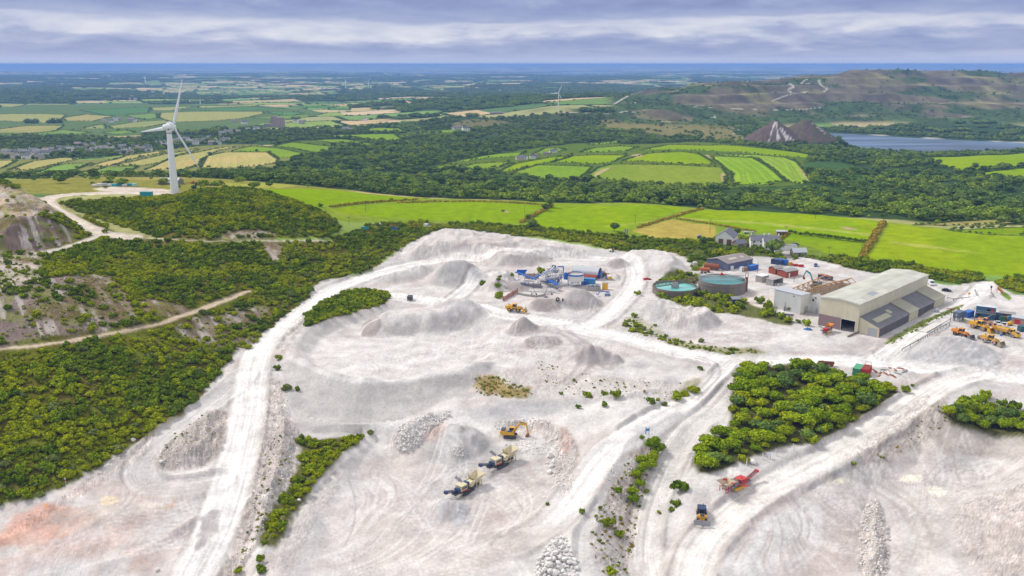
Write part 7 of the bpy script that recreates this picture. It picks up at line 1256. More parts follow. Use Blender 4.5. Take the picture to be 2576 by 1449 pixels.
t = thing('boom_lift', 'small blue boom lift with folded arm beside the concrete sump', 'lift', loc(1528, 744), .05); MB().box(-1.3,1.3,-.8,.8,.4,.9).build('chassis', BLU, t); MB().box(-.8,1.2,-.7,.7,.9,1.7,.1,.1).build('turret', LGREY, t); MB().beam((.8,0,1.9),(-3.4,0,2.2),.35,.4).beam((-3.4,0,2.2),(-4.2,0,1.2),.25,.3).build('boom', BLU, t); MB().box(-5.2,-4.2,-.6,.6,.6,.7).box(-5.2,-5.15,-.6,.6,.7,1.6).box(-4.25,-4.2,-.6,.6,.7,1.6).build('basket', BLU, t); [wheel(t, x, y, .42, .3, WHITE) for x in (-.9,.9) for y in (-.75,.75)]
t = car('white van with yellow chevron rear parked beyond the arched roof', loc(1531, 702.5), 1.75, (.72,.70,.66), 'van'); s = MB(); MB().box(-2.72,-2.67,-.85,.85,.6,2.0).build('chevron_panel', pm('chevron_yellow', (.80,.55,.02), .4, .1), t)
for k in range(4): s.add([(-2.735,-.8,.7+k*.32),(-2.735,0,.95+k*.32),(-2.735,.8,.7+k*.32),(-2.735,.8,.82+k*.32),(-2.735,0,1.07+k*.32),(-2.735,-.8,.82+k*.32)], [(0,1,4,5),(1,2,3,4)])
s.build('chevron', pm('chevron_orange', (.55,.12,.02), .4, .1), t)
wheel_loader('small yellow loader parked behind the white chevron van', loc(1519, 691), -.5, YEL, YEL, TYRE, .55)
t = thing('storage_tank', 'dark navy upright tank behind the washing plant beside the light mast', 'tank', loc(1393, 681)); MB().lathe((0,0,0),[(1.15,0),(1.15,2.7),(1.0,2.9),(.05,3.0)],20).build('shell', pm('tank_navy', (.02,.03,.06), .4), t); MB().bar((1.2,0,0),(1.2,0,2.8),.06).build('pipe', STEEL, t)
t = thing('light_mast', 'thin lighting mast with twin lamps behind the washing plant', 'mast', loc(1386, 680)); MB().bar((0,0,-.2),(0,0,6.6),.1,8,.07).build('post', STEEL, t); MB().beam((-.7,0,6.3),(.7,0,6.3),.1,.1).build('crossarm', STEEL, t); [MB().box(x-.25,x+.25,-.3,0,6.3,6.7).build('lamp', DARK, t) for x in (-.6,.6)]
skip('yellow skip beside the navy tank behind the washing plant', 1382, 681, .1, YEL, 2.6, 1.6, 1.1)
t = thing('concrete_wall', 'weathered concrete bay wall with rust red posts behind the feed conveyor', 'wall', loc(1338, 701)); MB().box(-3.4,3.4,0,.4,-.4,2.6).build('panel', pm('pinkish_concrete', (.44,.35,.31), .9, .5), t); [MB().box(x-.12,x+.12,-.12,.02,-.3,2.9).build('post', GUT, t) for x in (-3.2,-1,1.2,3.3)]
t = thing('concrete_wall', 'low concrete bay walls with rust red posts under the washing plant conveyors', 'wall', loc(1338, 723)); MB().box(-4.4,4.6,0,.4,-.4,2.0).build('panel', CONC, t); [MB().box(x-.14,x+.14,-.14,.02,-.3,2.6).build('post', GUT, t) for x in (-4.0,-1.6,.8,4.2)]
a_, b_ = gp(1266, 758), gp(1302, 736); t = thing('board_fence', 'rust red board fence sloping up towards the washing plant', 'fence', a_, math.atan2(b_[1]-a_[1], b_[0]-a_[0])); Lf = math.dist(a_[:2], b_[:2]); dz_ = b_[2]-a_[2]
for i in range(3): MB().add([(Lf*i/3,0,dz_*i/3-.2),(Lf*(i+1)/3,0,dz_*(i+1)/3-.2),(Lf*(i+1)/3,0,dz_*(i+1)/3+2.0),(Lf*i/3,0,dz_*i/3+2.0),(Lf*i/3,.1,dz_*i/3-.2),(Lf*(i+1)/3,.1,dz_*(i+1)/3-.2),(Lf*(i+1)/3,.1,dz_*(i+1)/3+2.0),(Lf*i/3,.1,dz_*i/3+2.0)],[(0,1,2,3),(7,6,5,4),(3,2,6,7),(0,4,5,1)]).build('panel', pm('pink_boards', (.46,.22,.17), .8, .4), t)
for i in range(4): MB().box(Lf*i/3-.1,Lf*i/3+.1,-.15,.15,dz_*i/3-.3,dz_*i/3+2.4).build('post', GUT, t)
t = thing('retaining_wall', 'grey concrete retaining wall curving below the stacking conveyors', 'wall', loc(1302, 741)); P_ = [toL(t.location, 0, u, v) for u, v in ((1302,741),(1325,745),(1349,748),(1372,744))]; s = MB(); [s.beam(x + Vector((0,0,.3)), y + Vector((0,0,.3)), .4, 1.4) for x, y in zip(P_[:-1], P_[1:])]; s.build('concrete', CONC, t)
tyre('huge upright black tyre on the sand below the washing plant', 1403, 758, .95, True, .3); tyre('huge tyre lying flat below the grey stacking conveyor', 1373, 748, .95, False, 0, 1, DUST); tyre('half buried dark tyre right of the huge upright one', 1415.5, 758, .7, True, 1.2)
for k, (u, v) in enumerate(((1343,690),(1353,690.5),(1362,690))): tyre('tyre behind the wall by the olive bush, %s of three' % ('left','middle','right')[k], u, v, .8, False, 0, 1, TYRE, 'tyres by the olive bush')
t = thing('tipper_truck', 'small dark tipper truck alone on the white sand left of the plant', 'truck', loc(1032, 754.5), 1.5); MB().box(-2.2,1.0,-1.0,1.0,.9,2.1,-.1,-.1).build('tipper_body', DARK, t); MB().box(1.1,2.4,-.95,.95,.6,2.2,.1,.08).build('cab', WHITE, t); MB().box(1.5,2.42,-.9,.9,1.4,2.0,.1,.08).build('window', GLASS, t); MB().box(-2.2,2.3,-.4,.4,.5,.9).build('chassis', DARK, t); [wheel(t, x, y, .45, .35, STEEL) for x in (-1.4,1.6) for y in (-.85,.85)]
wheel_loader('yellow wheel loader with sand in its bucket on the haul road', loc(1297, 783), hd(1270, 781, 1325, 786), YEL, YEL, TYRE, 1.0, True)
t = thing('site_dumper', 'tiny white and rust site dumper at the gap in the sand wall', 'dumper', loc(1538, 633), .3); MB().box(-1.2,.2,-.7,.7,.6,1.5).build('body', WHITE, t); MB().add([(.2,-.6,.8),(1.0,-.6,.7),(1.0,.6,.7),(.2,.6,.8),(.1,-.9,1.6),(1.7,-.9,1.5),(1.7,.9,1.5),(.1,.9,1.6)],[(3,2,1,0),(0,1,5,4),(1,2,6,5),(2,3,7,6),(3,0,4,7)]).build('skip', RUST, t); [wheel(t, x, y, .4, .3, STEEL) for x in (-.8,.9) for y in (-.7,.7)]
# ---------------------------------------------------------------- crusher pit
excavator('yellow tracked excavator digging at the face of the crusher pit', loc(1284, 1099), -.10, YEL, [(.9,1.9),(3.1,4.8),(5.2,4.6),(5.7,1.5)], 1.0)
def crusher(name, label, u0, v0, u1, v1, mA, mB, uc, vc, red=False, sc=1.):
    L0 = loc(uc, vc); rz = hd(u0, v0, u1, v1); t = thing(name, label, 'crusher' if not red else 'screener', L0, rz, None, sc); tracks(t, 4.6, 2.6, .5, .95, DARK if not red else YEL)
    MB().box(-5.0,5.0,-.8,.8,.95,1.5).box(-1.5,4.2,-1.2,1.2,1.4,1.9).build('chassis', DARK if not red else STEEL, t)
    h = MB(); h.add([(3.0,-1,2.3),(5.2,-1,2.6),(5.2,1,2.6),(3.0,1,2.3),(2.4,-1.7,4.0),(6.6,-1.8,4.3),(6.6,1.8,4.3),(2.4,1.7,4.0)], [(3,2,1,0),(0,1,5,4),(2,3,7,6),(3,0,4,7),(1,2,6,5)]); h.box(2.6,5.4,-.9,.9,1.7,2.5); h.build('feed_hopper', mA, t)
    s = MB(); s.box(3.2,3.5,-1.2,1.2,.9,2.4); [s.beam((x,y,.3),(x,y,2.6),.18,.18) for x in (4.6,5.6) for y in (-1.1,1.1)]; s.beam((1.2,1.2,2.6),(4.0,1.5,3.9),.2,.5); s.beam((1.2,-1.2,2.6),(4.0,-1.5,3.9),.2,.5); s.build('support_frame', mA if not red else REDP, t)
    c = MB(); c.box(.4,2.4,-1.05,1.05,1.7,3.1,.1,.1); c.lathe((1.4,-1.3,2.5),[(.1,-.05),(.85,0),(.85,.28),(.1,.3)],18,'y'); c.lathe((1.4,1.05,2.5),[(.1,-.05),(.85,0),(.85,.28),(.1,.3)],18,'y'); c.build('jaw_unit', mA if not red else STEEL, t)
    MB().lathe((.2,-.9,3.0),[(.1,0),(.55,.1),(.55,1.6),(.1,1.8)],14,'y').build('drum', NAVY if not red else RUST, t)
    e = MB(); e.box(-2.9,-.5,-1.25,1.25,1.5,3.2,.08,.08); ee = e.build('engine_house', mA if not red else REDP, t); MB().box(-3.0,-.4,-1.3,1.3,3.2,3.32,.15,.15).build('roof', mA if not red else REDP, ee); v_ = MB(); [v_.box(-2.6+.5*i,-2.3+.5*i,-1.3,-1.24,2.1,2.9) for i in range(4)]; v_.bar((-1.2,.6,3.2),(-1.2,.6,3.9),.1); v_.build('louvre', DARK, ee); MB().box(-2.9,-.5,-1.285,-1.24,1.55,1.8).build('stripe', REDP if not red else WHITE, ee)
    MB().box(-4.0,-2.95,-.9,.9,1.4,2.5,.1,.1).build('cooling_pack', NAVY if not red else pm('plant_red_dark', (.35,.03,.03), .5), t)
    cv = MB(); truss(cv, (-1.0,0,.8), (-4.4,0,1.9), .9, .5, 5, .06); truss(cv, (-4.4,0,1.9), (-8.0,0,3.1 if not red else 3.6), .9, .5, 6, .06); cv.box(-8.4,-7.7,-.55,.55,2.6 if not red else 3.2,3.4 if not red else 4.); cvv = cv.build('discharge_conveyor', mB, t); MB().beam((-1.0,0,1.05),(-4.4,0,2.15),.75,.08).beam((-4.4,0,2.15),(-8.,0,3.35 if not red else 3.85),.75,.08).build('belt', DARK, cvv)
    sc_ = MB(); truss(sc_, (1.0,1.0,1.6),(.2,4.6,3.3),.7,.4,5,.05); sc_.build('side_conveyor', mB, t); r_ = MB(); 
    for x in np.linspace(-2.8,.2,5): r_.bar((x,1.35,1.9),(x,1.35,2.9),.035)
    r_.bar((-2.8,1.35,2.9),(.2,1.35,2.9),.035); r_.build('handrail', DARK, t); return t
crusher('mobile_crusher', 'cream mobile crusher nearer the excavator, upper of two', 1207, 1181, 1296, 1136, CREAM, NAVY, 1258, 1172); crusher('mobile_crusher', 'cream mobile crusher above a grey cone of stone, lower of two', 1119, 1254, 1214, 1204, CREAM, NAVY, 1172, 1238, sc=.98)
t = crusher('mobile_crusher', 'red tracked mobile crusher parked below the wooded island', 1904, 1196, 1818, 1238, pm('hopper_buff', (.58,.46,.33), .7, .4), REDP, 1853, 1226, True); t.scale = (1, 1, .78); crusher('mobile_screener', 'bright red screener with orange hopper before the huge cream shed', 2060, 848, 2098, 822, ORA, STEEL, 2079, 838, True, .72)
wheel_loader('wheel dozer with navy cab and wide grey blade facing the viewer', loc(1765, 1306), -1.75, pm('dozer_yellow', (.62,.33,.03), .5, .5), YEL, TYRE, .9, False, True)
# boulders of the pile, each one a block of its own
g = random.Random(12); pile = smooth_poly(gpl([(1338,1470),(1345,1420),(1372,1375),(1405,1345),(1425,1350),(1440,1390),(1455,1420),(1458,1470)])); k = 0
for ring, (n_, r0, r1, up) in enumerate(((105, .45, 1.05, 0), (40, .5, 1.2, .75), (14, .6, 1.1, 1.4))):
    for x, y in region_points(pile, n_, (1.0, 1.4, 1.8)[ring]):
        if ring and poly_sd(np.array([x]), np.array([y]), pile)[0] < (1.6, 1.6, 3.0)[ring]: continue
        rock('white granite block in the boulder pile at the bottom picture edge', 0, 0, g.uniform(r0, r1), k, 'blocks of the boulder pile', None, .75, 'boulder', (x, y, float(hgt(x, y)) + up)); k += 1
for j, (u, v, r, lb) in enumerate(((1383,1149,1.5,'large pale boulder at the right of the pit face, topmost of a line'),(1393,1163,1.1,'pale boulder second in the line down the right of the crusher pit'),(1388,1175,1.2,'pale boulder third in the line down the right of the crusher pit'),(1382,1191,1.3,'pale boulder lowest in the line down the right of the crusher pit'),(1376,1166,.8,'small pale boulder left of the line beside the crusher pit'),(1400,1150,.8,'small pale boulder right of the topmost one by the pit'),(1893,1166,1.5,'big pale boulder among the white marker posts'),(692,1322,.9,'white boulder between gully bushes and gravel bank'),(752,1260,.8,'white boulder at the gully edge'),(335,1108,1.0,'pale slab at the scrub edge above the left fork'),(404,1615/1,1,'x'),(395,1435,.9,'white boulder beside the left haul road at the picture bottom'),(405,1163,.9,'grey boulder at the left end of the gravel island'))):
    if lb != 'x': rock(lb, u, v, r, 900 + j)
# loose rubble: more stones than anyone could count
st = [bpy.data.objects[n] for n in ('boulder', 'boulder.001', 'boulder.002', 'boulder.003')]
sx_, sy_, ss_ = [], [], []
for pts, n, s0, s1 in (([(985,1090),(1030,1060),(1075,1040),(1135,1030),(1130,1050),(1080,1080),(1050,1130),(1000,1145)],900,.25,.95),([(1135,1128),(1155,1122),(1178,1140),(1160,1152),(1138,1148)],220,.2,.5),([(2168,1470),(2160,1330),(2180,1262),(2215,1255),(2238,1330),(2240,1470)],700,.22,.65),([(568,1025),(575,1100),(540,1165),(480,1180),(400,1178),(390,1150),(440,1100),(520,1040)],600,.2,.55),
    ([(700,930),(735,1050),(760,1120),(720,1220),(660,1350),(600,1449),(560,1449),(640,1240),(680,1080),(690,960)],1100,.2,.55),([(1380,1090),(1440,1080),(1450,1180),(1420,1250),(1390,1220),(1400,1150)],500,.2,.65),([(1230,1060),(1380,1050),(1400,1080),(1330,1075),(1250,1085)],260,.2,.55),([(1250,1120),(1330,1105),(1390,1120),(1380,1150),(1300,1140)],300,.2,.55),([(0,1345),(150,1270),(350,1120),(300,1150),(150,1262),(0,1330)],220,.2,.55),([(2280,1070),(2230,1110),(2160,1150),(2240,1060),(2330,990),(2345,1000)],260,.2,.6),
    ([(2380,1250),(2560,1230),(2600,1449),(2480,1449)],240,.1,.5),([(1660,1150),(1700,1180),(1680,1300),(1650,1300)],160,.1,.35),([(1520,1170),(1600,1150),(1580,1260),(1530,1250)],220,.1,.5),([(1960,740),(2000,780),(2010,760),(1990,720),(1900,722)],260,.2,.6),([(2000,735),(2080,705),(2085,715),(2030,735)],200,.15,.6),([(0,690),(120,650),(250,700),(320,760),(300,830),(120,850),(0,860)],420,.12,.5),([(-20,490),(110,520),(190,560),(0,640)],300,.12,.5),([(240,607),(700,607),(640,700),(330,720),(180,680)],120,.2,.7),([(700,850),(800,760),(830,765),(730,860),(700,960)],300,.1,.35)):
    P = smooth_poly(gpl(pts)); A_ = np.array(P); X = rng.uniform(A_[:,0].min(), A_[:,0].max(), n*6); Y = rng.uniform(A_[:,1].min(), A_[:,1].max(), n*6); kk = np.where(poly_sd(X, Y, P) > 0)[0][:n]; sx_.append(X[kk]); sy_.append(Y[kk]); ss_.append(s0 + (s1 - s0) * rng.random(len(kk)) ** 3)
x, y = np.concatenate(sx_), np.concatenate(sy_); s_ = np.concatenate(ss_); ps = np.stack([x, y, hgt(x, y) + s_ * .2], 1); scatter_obj('rubble', ps, np.stack([s_]*3, 1), rng.uniform(0, 6.28, (len(x), 3)), rng.integers(0, 4, len(x)), st)
# posts and signs in the pits
for j, (u, v) in enumerate(((1995,1133),(1951,1146),(1918,1156),(1878,1171))):
    t = thing('marker_post', 'white marker post on the bank below the wooded island, %s from the right' % ('first','second','third','fourth')[j], 'post', loc(u, v), 0, 'white marker posts'); MB().box(-.12,.12,-.12,.12,-.2,2.1,.02,.02).build('post', WHITE, t); MB().box(-.13,.13,-.13,.13,1.7,1.9).build('band', STEEL, t)
t = thing('notice_board', 'white notice board on two posts between the white marker posts', 'sign', loc(1934, 1153)); MB().box(-.5,-.4,-.05,.05,0,1.6).box(.4,.5,-.05,.05,0,1.6).build('post', STEEL, t); MB().box(-.6,.6,-.1,-.05,.9,2.0).build('panel', WHITE, t)
t = thing('sign_posts', 'pair of blue posts with a small blue sign at the haul road bend', 'sign', loc(1628.5, 1092)); MB().bar((-.5,0,-.2),(-.5,0,2.4),.1).bar((.5,0,-.2),(.5,0,2.4),.1).build('post', BLU, t); MB().box(-.55,.55,-.08,-.02,1.1,1.9).build('panel', LBLU, t)
t = thing('marker_post', 'red and white marker post at the scrub edge on the left', 'post', loc(165, 1215)); MB().bar((0,0,-.2),(0,0,1.6),.1).build('post', WHITE, t); MB().bar((0,0,.6),(0,0,1.0),.11).build('band', REDP, t)
# ---------------------------------------------------------------- right hand yard
def rail(label, pts, posts=True, h=.8):
    P = [Vector(gp(*p)) for p in pts]; o0 = P[0].copy(); t = thing('guard_rail', label, 'barrier', o0); b = MB()
    for a, c in zip(P[:-1], P[1:]): b.beam(a - o0 + Vector((0,0,h)), c - o0 + Vector((0,0,h)), .08, .35)
    b.build('rail', STEEL, t)
    for a, c in zip(P[:-1], P[1:]):
        n = max(int((c - a).length / 3.2), 1)
        for i in range(n): p = a.lerp(c, i / n) - o0; MB().box(p.x-.09,p.x+.09,p.y-.09,p.y+.09,p.z-.5,p.z+h+.1).build('post', DARK, t)
    return t
rail('long grey guard rail beside the weighbridge road', [(2269,883),(2310,860),(2350,836),(2386.7,816)]); rail('bent guard rail at the far end of the lean to', [(2382.7,752),(2398,756),(2420,753.5),(2443,751)]); rail('short guard rail at the left of the quarry gate road', [(2452.5,732),(2458,748)]); rail('short guard rail in the middle of the quarry gate road', [(2492.6,737),(2500,751)])
a_, b_ = gp(2320, 836), gp(2400, 790); t = thing('weighbridge', 'long flat concrete weighbridge deck beside the guard rail', 'weighbridge', a_, math.atan2(b_[1]-a_[1], b_[0]-a_[0])); Lw = math.dist(a_[:2], b_[:2]); MB().box(0,Lw,-1.6,1.6,-.1,.35).build('deck', pm('pale_deck', (.66,.63,.59), .8, .3), t); MB().box(0,Lw,-1.75,-1.6,-.1,.5).box(0,Lw,1.6,1.75,-.1,.5).build('kerb', CONC, t)
t = thing('signal_mast', 'tall rusty mast with red lamp arm beside the weighbridge', 'mast', loc(2388, 819)); MB().bar((0,0,-.2),(.4,0,7.6),.12,8,.09).build('post', GUT, t); MB().beam((-2.2,0,7.4),(.9,0,7.2),.15,.2).build('arm', REDP, t); MB().box(-.35,.05,-.2,.2,6.5,7.1).build('lamp', DARK, t)
t = container('cabin', 'grey blue cabin raised on concrete legs beside the weighbridge', loc(2411, 806), hd(2400,806,2425,798), pm('cabin_grey', (.10,.14,.21), .5, .25), 5.2, 2.5, 2.5, None, None, 1.5); s = MB(); [s.box(x-.3,x+.3,y-.4,y+.4,-.3,1.5) for x in (-2.2,2.0) for y in (-.9,.9)]; s.build('leg', CONC, t); s = MB(); s.box(-2.69,-2.66,-.35,-.2,2.5,3.3).box(-2.69,-2.66,-.2,.3,3.15,3.3).box(-2.69,-2.66,-.2,.3,2.5,2.65); s.build('letter', WHITE, t); MB().beam((2.4,1.6,1.5),(4.2,1.6,-.1),.9,.12).build('steps', STEEL, t)
container('shipping_container', 'blue shipping container right of the raised grey cabin', loc(2434.5, 797), hd(2400,806,2425,798), BLU, 5.2, 2.5, 2.6); skip('small green yellow grit bin right of the raised cabin', 2426, 809, 0, pm('grit_bin', (.45,.48,.03), .5), 1.2, .8, .9, 'grit_bin')
t = thing('site_office', 'two storey blue site office with outside stair and white roof', 'office', loc(2477, 803), hd(2455,799,2499,805)); CB = pm('office_blue', (.055,.16,.27), .5, .25, 0, 1, .3)
for z0 in (0, 2.75): MB().box(-3.7,3.7,0,2.5,z0,z0+2.6).build('storey', CB, t)
MB().box(-3.8,3.8,-.1,2.6,5.35,5.5).build('roof', pm('office_roof', (.62,.66,.70), .5), t); MB().box(-3.8,3.8,-1.0,0,2.6,2.75).build('walkway', STEEL, t); s = MB(); [s.bar((x,-.95,2.75),(x,-.95,3.8),.04) for x in np.linspace(-3.7,3.7,9)]; s.bar((-3.7,-.95,3.8),(3.7,-.95,3.8),.04); s.bar((-3.7,-.95,3.3),(3.7,-.95,3.3),.03); s.build('railing', LGREY, t); MB().beam((-1.2,-1.5,0),(2.6,-1.5,2.7),.8,.15).build('stair', STEEL, t); MB().box(2.0,2.8,-.06,0,2.8,4.8).build('door', REDP, t); MB().box(.3,1.7,-.06,0,3.5,4.6).build('window', GLASS, t); MB().box(-3.,-1.8,-.06,0,.9,1.9).build('window', GLASS, t); s = MB(); [s.bar((x,.0,-.2),(x,-.9,2.6),.07) for x in (-3.7,3.7)]; s.bar((3.6,2.2,5.5),(3.6,2.2,7.2),.04); s.build('post', STEEL, t)
skip('yellow salt bin in front of the two storey site office', 2468, 802, 0, YEL, 1.2, .8, .9, 'salt_bin'); t = thing('fuel_tank', 'dark navy ribbed fuel tank right of the site office', 'tank', loc(2509, 804)); MB().lathe((0,0,0),[(1.55,0),(1.6,.4),(1.55,.8),(1.6,1.3),(1.55,1.9),(1.6,2.4),(1.3,2.9),(.1,3.2)],22).build('shell', NAVY, t); MB().bar((1.7,0,0),(1.7,0,2.6),.06).build('pipe', STEEL, t)
gable_house('store_shed', 'long low grey roofed store behind the fuel tanks', loc(2532, 801), hd(2510,799,2552,804), 5.5, 3., 2.4, .5, BRK, FELT, 'shed', doors=[('S', -1.5, -.5, 0, 2.0, DARK)]); t = thing('fuel_bowser', 'green fuel tank with rust orange end disc', 'tank', loc(2521, 808.5), -.1); MB().box(-1.4,1.2,-.8,.8,.2,2.3,.2,.2).build('body', pm('deep_green', (.02,.12,.07), .5), t); MB().lathe((1.5,0,1.3),[(.1,-.06),(1.15,-.04),(1.15,.06),(.1,.08)],18,'x').build('disc', pm('disc_orange', (.45,.12,.03), .6), t)
t = thing('hose_coil', 'bright blue coil of pipe leaning behind the green fuel tank', 'coil', loc(2538, 807)); MB().lathe((0,-.4,1.1),[(.5,0),(1.1,0),(1.2,.2),(1.1,.6),(.5,.6),(.5,0)],20,'y',False).build('coil', LBLU, t); MB().bar((-.9,.3,0),(0,.3,1.1),.05).bar((.9,.3,0),(0,.3,1.1),.05).build('stand', STEEL, t)
gable_house('pump_store', 'pinkish block store with red door at the right picture edge', loc(2563, 813.5), hd(2540,809,2576,815), 5.2, 4., 2.7, .4, pm('pink_block', (.42,.30,.27), .9, .4), LGREY, 'shed', doors=[('S', -1.4, .8, 0, 2.0, REDP)])
car('white pickup facing the viewer before the fuel tanks, left of two', loc(2509, 817.5), -1.9, (.70,.70,.70), 'pickup'); t = car('white and orange pickup facing the viewer, right of two', loc(2524, 821), -1.9, (.72,.72,.72), 'pickup'); MB().box(1.2,2.3,-.5,.5,1.06,1.19).build('bonnet_panel', ORA, t)
cylh('water_bowser', 'small round yellow bowser beside the white pickups', 2541, 819, 1.6, .75, .3, YEL)
LH = hd(2445, 828, 2495, 843)
wheel_loader('large yellow loader facing right with dusty tyres before the site office', loc(2467, 829), LH, YEL, YEL, DUST, 1.08); wheel_loader('red and white loader half hidden behind the large yellow loader', loc(2480, 817), LH + .1, pm('faded_orange', (.60,.30,.18), .6, .5), WHITE, DUST, .85)
wheel_loader('orange loader half hidden behind the grey gravel heap', loc(2420, 846), LH - .05, ORA, RUST, TYRE, .95, False, False, STEEL); wheel_loader('yellow loader with red hubs and white dusty tyres facing right', loc(2494, 863), LH, pm('dusty_yellow', (.66,.36,.03), .5, .5), REDP, pm('chalky_rubber', (.42,.41,.40), .9), .95, False, False, pm('worn_bucket', (.40,.33,.22), .7, .5))
def dumper(label, lc, rz):
    t = thing('articulated_dumper', label, 'dump truck', lc, rz); MB().box(-5,1.0,-.5,.5,.9,1.4).box(1.0,4.4,-.6,.6,.8,1.3).build('chassis', DARK, t)
    b = MB(); b.add([(-4.6,-1.1,1.5),(.6,-1.1,1.6),(.6,1.1,1.6),(-4.6,1.1,1.5),(-5.6,-1.5,2.6),(1.0,-1.55,2.9),(1.0,1.55,2.9),(-5.6,1.5,2.6)],[(3,2,1,0),(0,1,5,4),(2,3,7,6),(3,0,4,7)]); b.add([(.6,-1.1,1.6),(.6,1.1,1.6),(1.3,1.6,3.4),(1.3,-1.6,3.4),(.75,-1.1,1.6),(.75,1.1,1.6),(1.45,1.6,3.4),(1.45,-1.6,3.4)],[(0,1,2,3),(7,6,5,4),(3,2,6,7),(0,3,7,4),(1,5,6,2)]); b.build('tipper_body', YEL, t); MB().add([(-4.5,-1.2,2.0),(.7,-1.2,2.2),(.7,1.2,2.2),(-4.5,1.2,2.0)],[(0,1,2,3)]).build('load_bed', CONC, t)
    cab(t, 1.7, 3.0, 1.6, 1.5, 3.3, YEL); MB().prism([(3.0,1.2),(3.0,2.5),(4.6,2.2),(5.2,1.7),(5.2,.9),(4.6,.9)],-1.2,1.2).build('bonnet', YEL, t); MB().box(3.6,5.0,-.8,.8,2.15,2.4,.2,.1).build('grille', DARK, t)
    for x in (-3.4,-1.6,3.3):
        for y in (-1.15,1.15): wheel(t, x, y, .85, .7, CONC, DUST)
    return t
dumper('yellow articulated dump truck with grey empty bed facing right', loc(2531, 844), LH - .02); tyre('stack of two dusty grey tyres between the parked loaders', 2464.6, 852, 1.0, False, 0, 2, DUST)
t = thing('sign_board', 'blue topped white sign on two legs beside the red hubbed loader', 'sign', loc(2517, 857)); MB().bar((-.35,0,0),(-.35,0,2.0),.05).bar((.35,0,0),(.35,0,2.0),.05).build('post', WHITE, t); MB().box(-.5,.5,-.06,.0,1.9,2.6).build('panel', BLU, t)
container('storage_tank', 'dark teal tank cut by the right picture edge', loc(2572, 833), .1, pm('dark_teal', (.02,.10,.12), .5), 3, 2.2, 2.2); t = thing('warning_sign', 'yellow diamond warning sign on a post by the bent guard rail', 'sign', loc(2436.5, 750)); MB().bar((0,0,0),(0,0,2.0),.06).build('post', STEEL, t); MB().add([(0,-.07,1.5),(.75,-.07,2.2),(0,-.07,2.9),(-.75,-.07,2.2),(0,-.02,1.5),(.75,-.02,2.2),(0,-.02,2.9),(-.75,-.02,2.2)],[(0,1,2,3),(7,6,5,4),(0,4,5,1),(1,5,6,2),(2,6,7,3),(3,7,4,0)]).build('panel', YEL, t)
t = thing('traffic_light', 'black traffic light post in the quarry gate road', 'traffic light', loc(2492, 737)); MB().bar((0,0,0),(0,0,2.4),.07).build('post', STEEL, t); MB().box(-.3,.3,-.2,.2,2.2,3.4).build('lamp_box', DARK, t); MB().lathe((0,-.2,1.6),[(.3,-.06),(.3,.04)],12,'y').build('round_sign', REDP, t)
t = thing('barrier_sign', 'leaning red and yellow barrier board beside the quarry gate', 'sign', loc(2516, 738), .0); MB().add([(-1.6,0,3.2),(1.4,0,.2),(1.9,0,.6),(-1.5,0,4.0),(-1.6,.1,3.2),(1.4,.1,.2),(1.9,.1,.6),(-1.5,.1,4.0)],[(0,1,2,3),(7,6,5,4),(3,2,6,7),(0,4,5,1)]).build('yellow_board', YEL, t); MB().add([(-1.6,-.04,2.2),(.6,-.04,.2),(1.2,-.04,.3),(-1.5,-.04,3.0)],[(0,1,2,3)]).bar((-1.5,.1,0),(-1.5,.1,3.2),.06).build('red_board', REDP, t)
car('white van with orange stripe parked beyond the huge cream shed', loc(2342.7, 716.6), -1.75, (.74,.74,.74), 'van'); car('black saloon car parked at the far end of the lean to', loc(2381, 733), -.45, (.015,.015,.02)); t = thing('water_cube', 'white plastic water cube beside the lean to weeds', 'tank', loc(2357, 785)); MB().box(-.7,.7,-.6,.6,.15,1.4).build('tank', LGREY, t); MB().box(-.75,.75,-.65,.65,0,.15).build('pallet', TIMBER, t)
# ---------------------------------------------------------------- stores beside the haul road
rzc = hd(2148, 946, 2162, 926); container('shipping_container', 'green shipping container by the haul road, left of a pair', loc(2158, 939), rzc, GREEN, 6.0); t = container('shipping_container', 'red shipping container by the haul road with pipes on its roof', loc(2178, 941), rzc, REDP, 6.0); s = MB(); [s.beam((-2.8,y,2.75),(2.8,y,2.75),.15,.12) for y in (-1,-.5,0,.5,1)]; [s.bar((2.6,y,2.7),(2.6,y,3.9),.06) for y in (-1,1)]; s.bar((2.6,-1,3.9),(2.6,1,3.9),.06); s.build('roof_rack', GUT, t)
cylh('bowser_tank', 'yellow tank lying by the haul road over the wooded island', 2029, 916, 2.8, .85, 0, pm('dirty_yellow', (.68,.40,.03), .6, .5)); skip('brown rusty bin by the haul road, smaller of two', 2066, 917, .1, RUST, 2.0, 1.4, 1.2); skip('brown rusty bin by the haul road, longer of two', 2085, 920, -.2, RUST, 3.6, 1.5, 1.4); o = thing('pallet', 'pale pallet leaning between the two rusty bins', 'pallet', loc(2076, 921), .2); MB().box(-1.4,1.4,-.4,.4,.1,.25).box(-1.4,1.4,-.5,-.4,0,.5).build('boards', LGREY, o)
g = random.Random(33); COLS = (('rust plate', RUST), ('pale timber plank', TIMBER), ('grey steel sheet', STEEL), ('red steel panel', pm('faded_red', (.42,.16,.10), .7)), ('white board', WHITE)); k = 0
for u, v in ((2200,933),(2212,945),(2222,930),(2228,941),(2236,936),(2244,945),(2252,931),(2258,940),(2266,928),(2270,936),(2215,938),(2240,927),(2278,932),(2250,948)):
    nm, m_ = COLS[k % 5]; o = thing('scrap_piece', '%s lying in the scrap yard right of the red container' % nm, 'scrap', loc(u, v), g.uniform(0, 3), 'scrap right of the red container'); w_ = g.uniform(.7, 2.2); MB().box(-w_,w_,-.4,.4,.02,.14,.02,.02).build('sheet', m_, o); MB().beam((-w_*.6,-.2,.25),(w_*.8,.3,.3+g.random()*.4),.15,.15).build('bar', COLS[(k+2)%5][1], o); k += 1
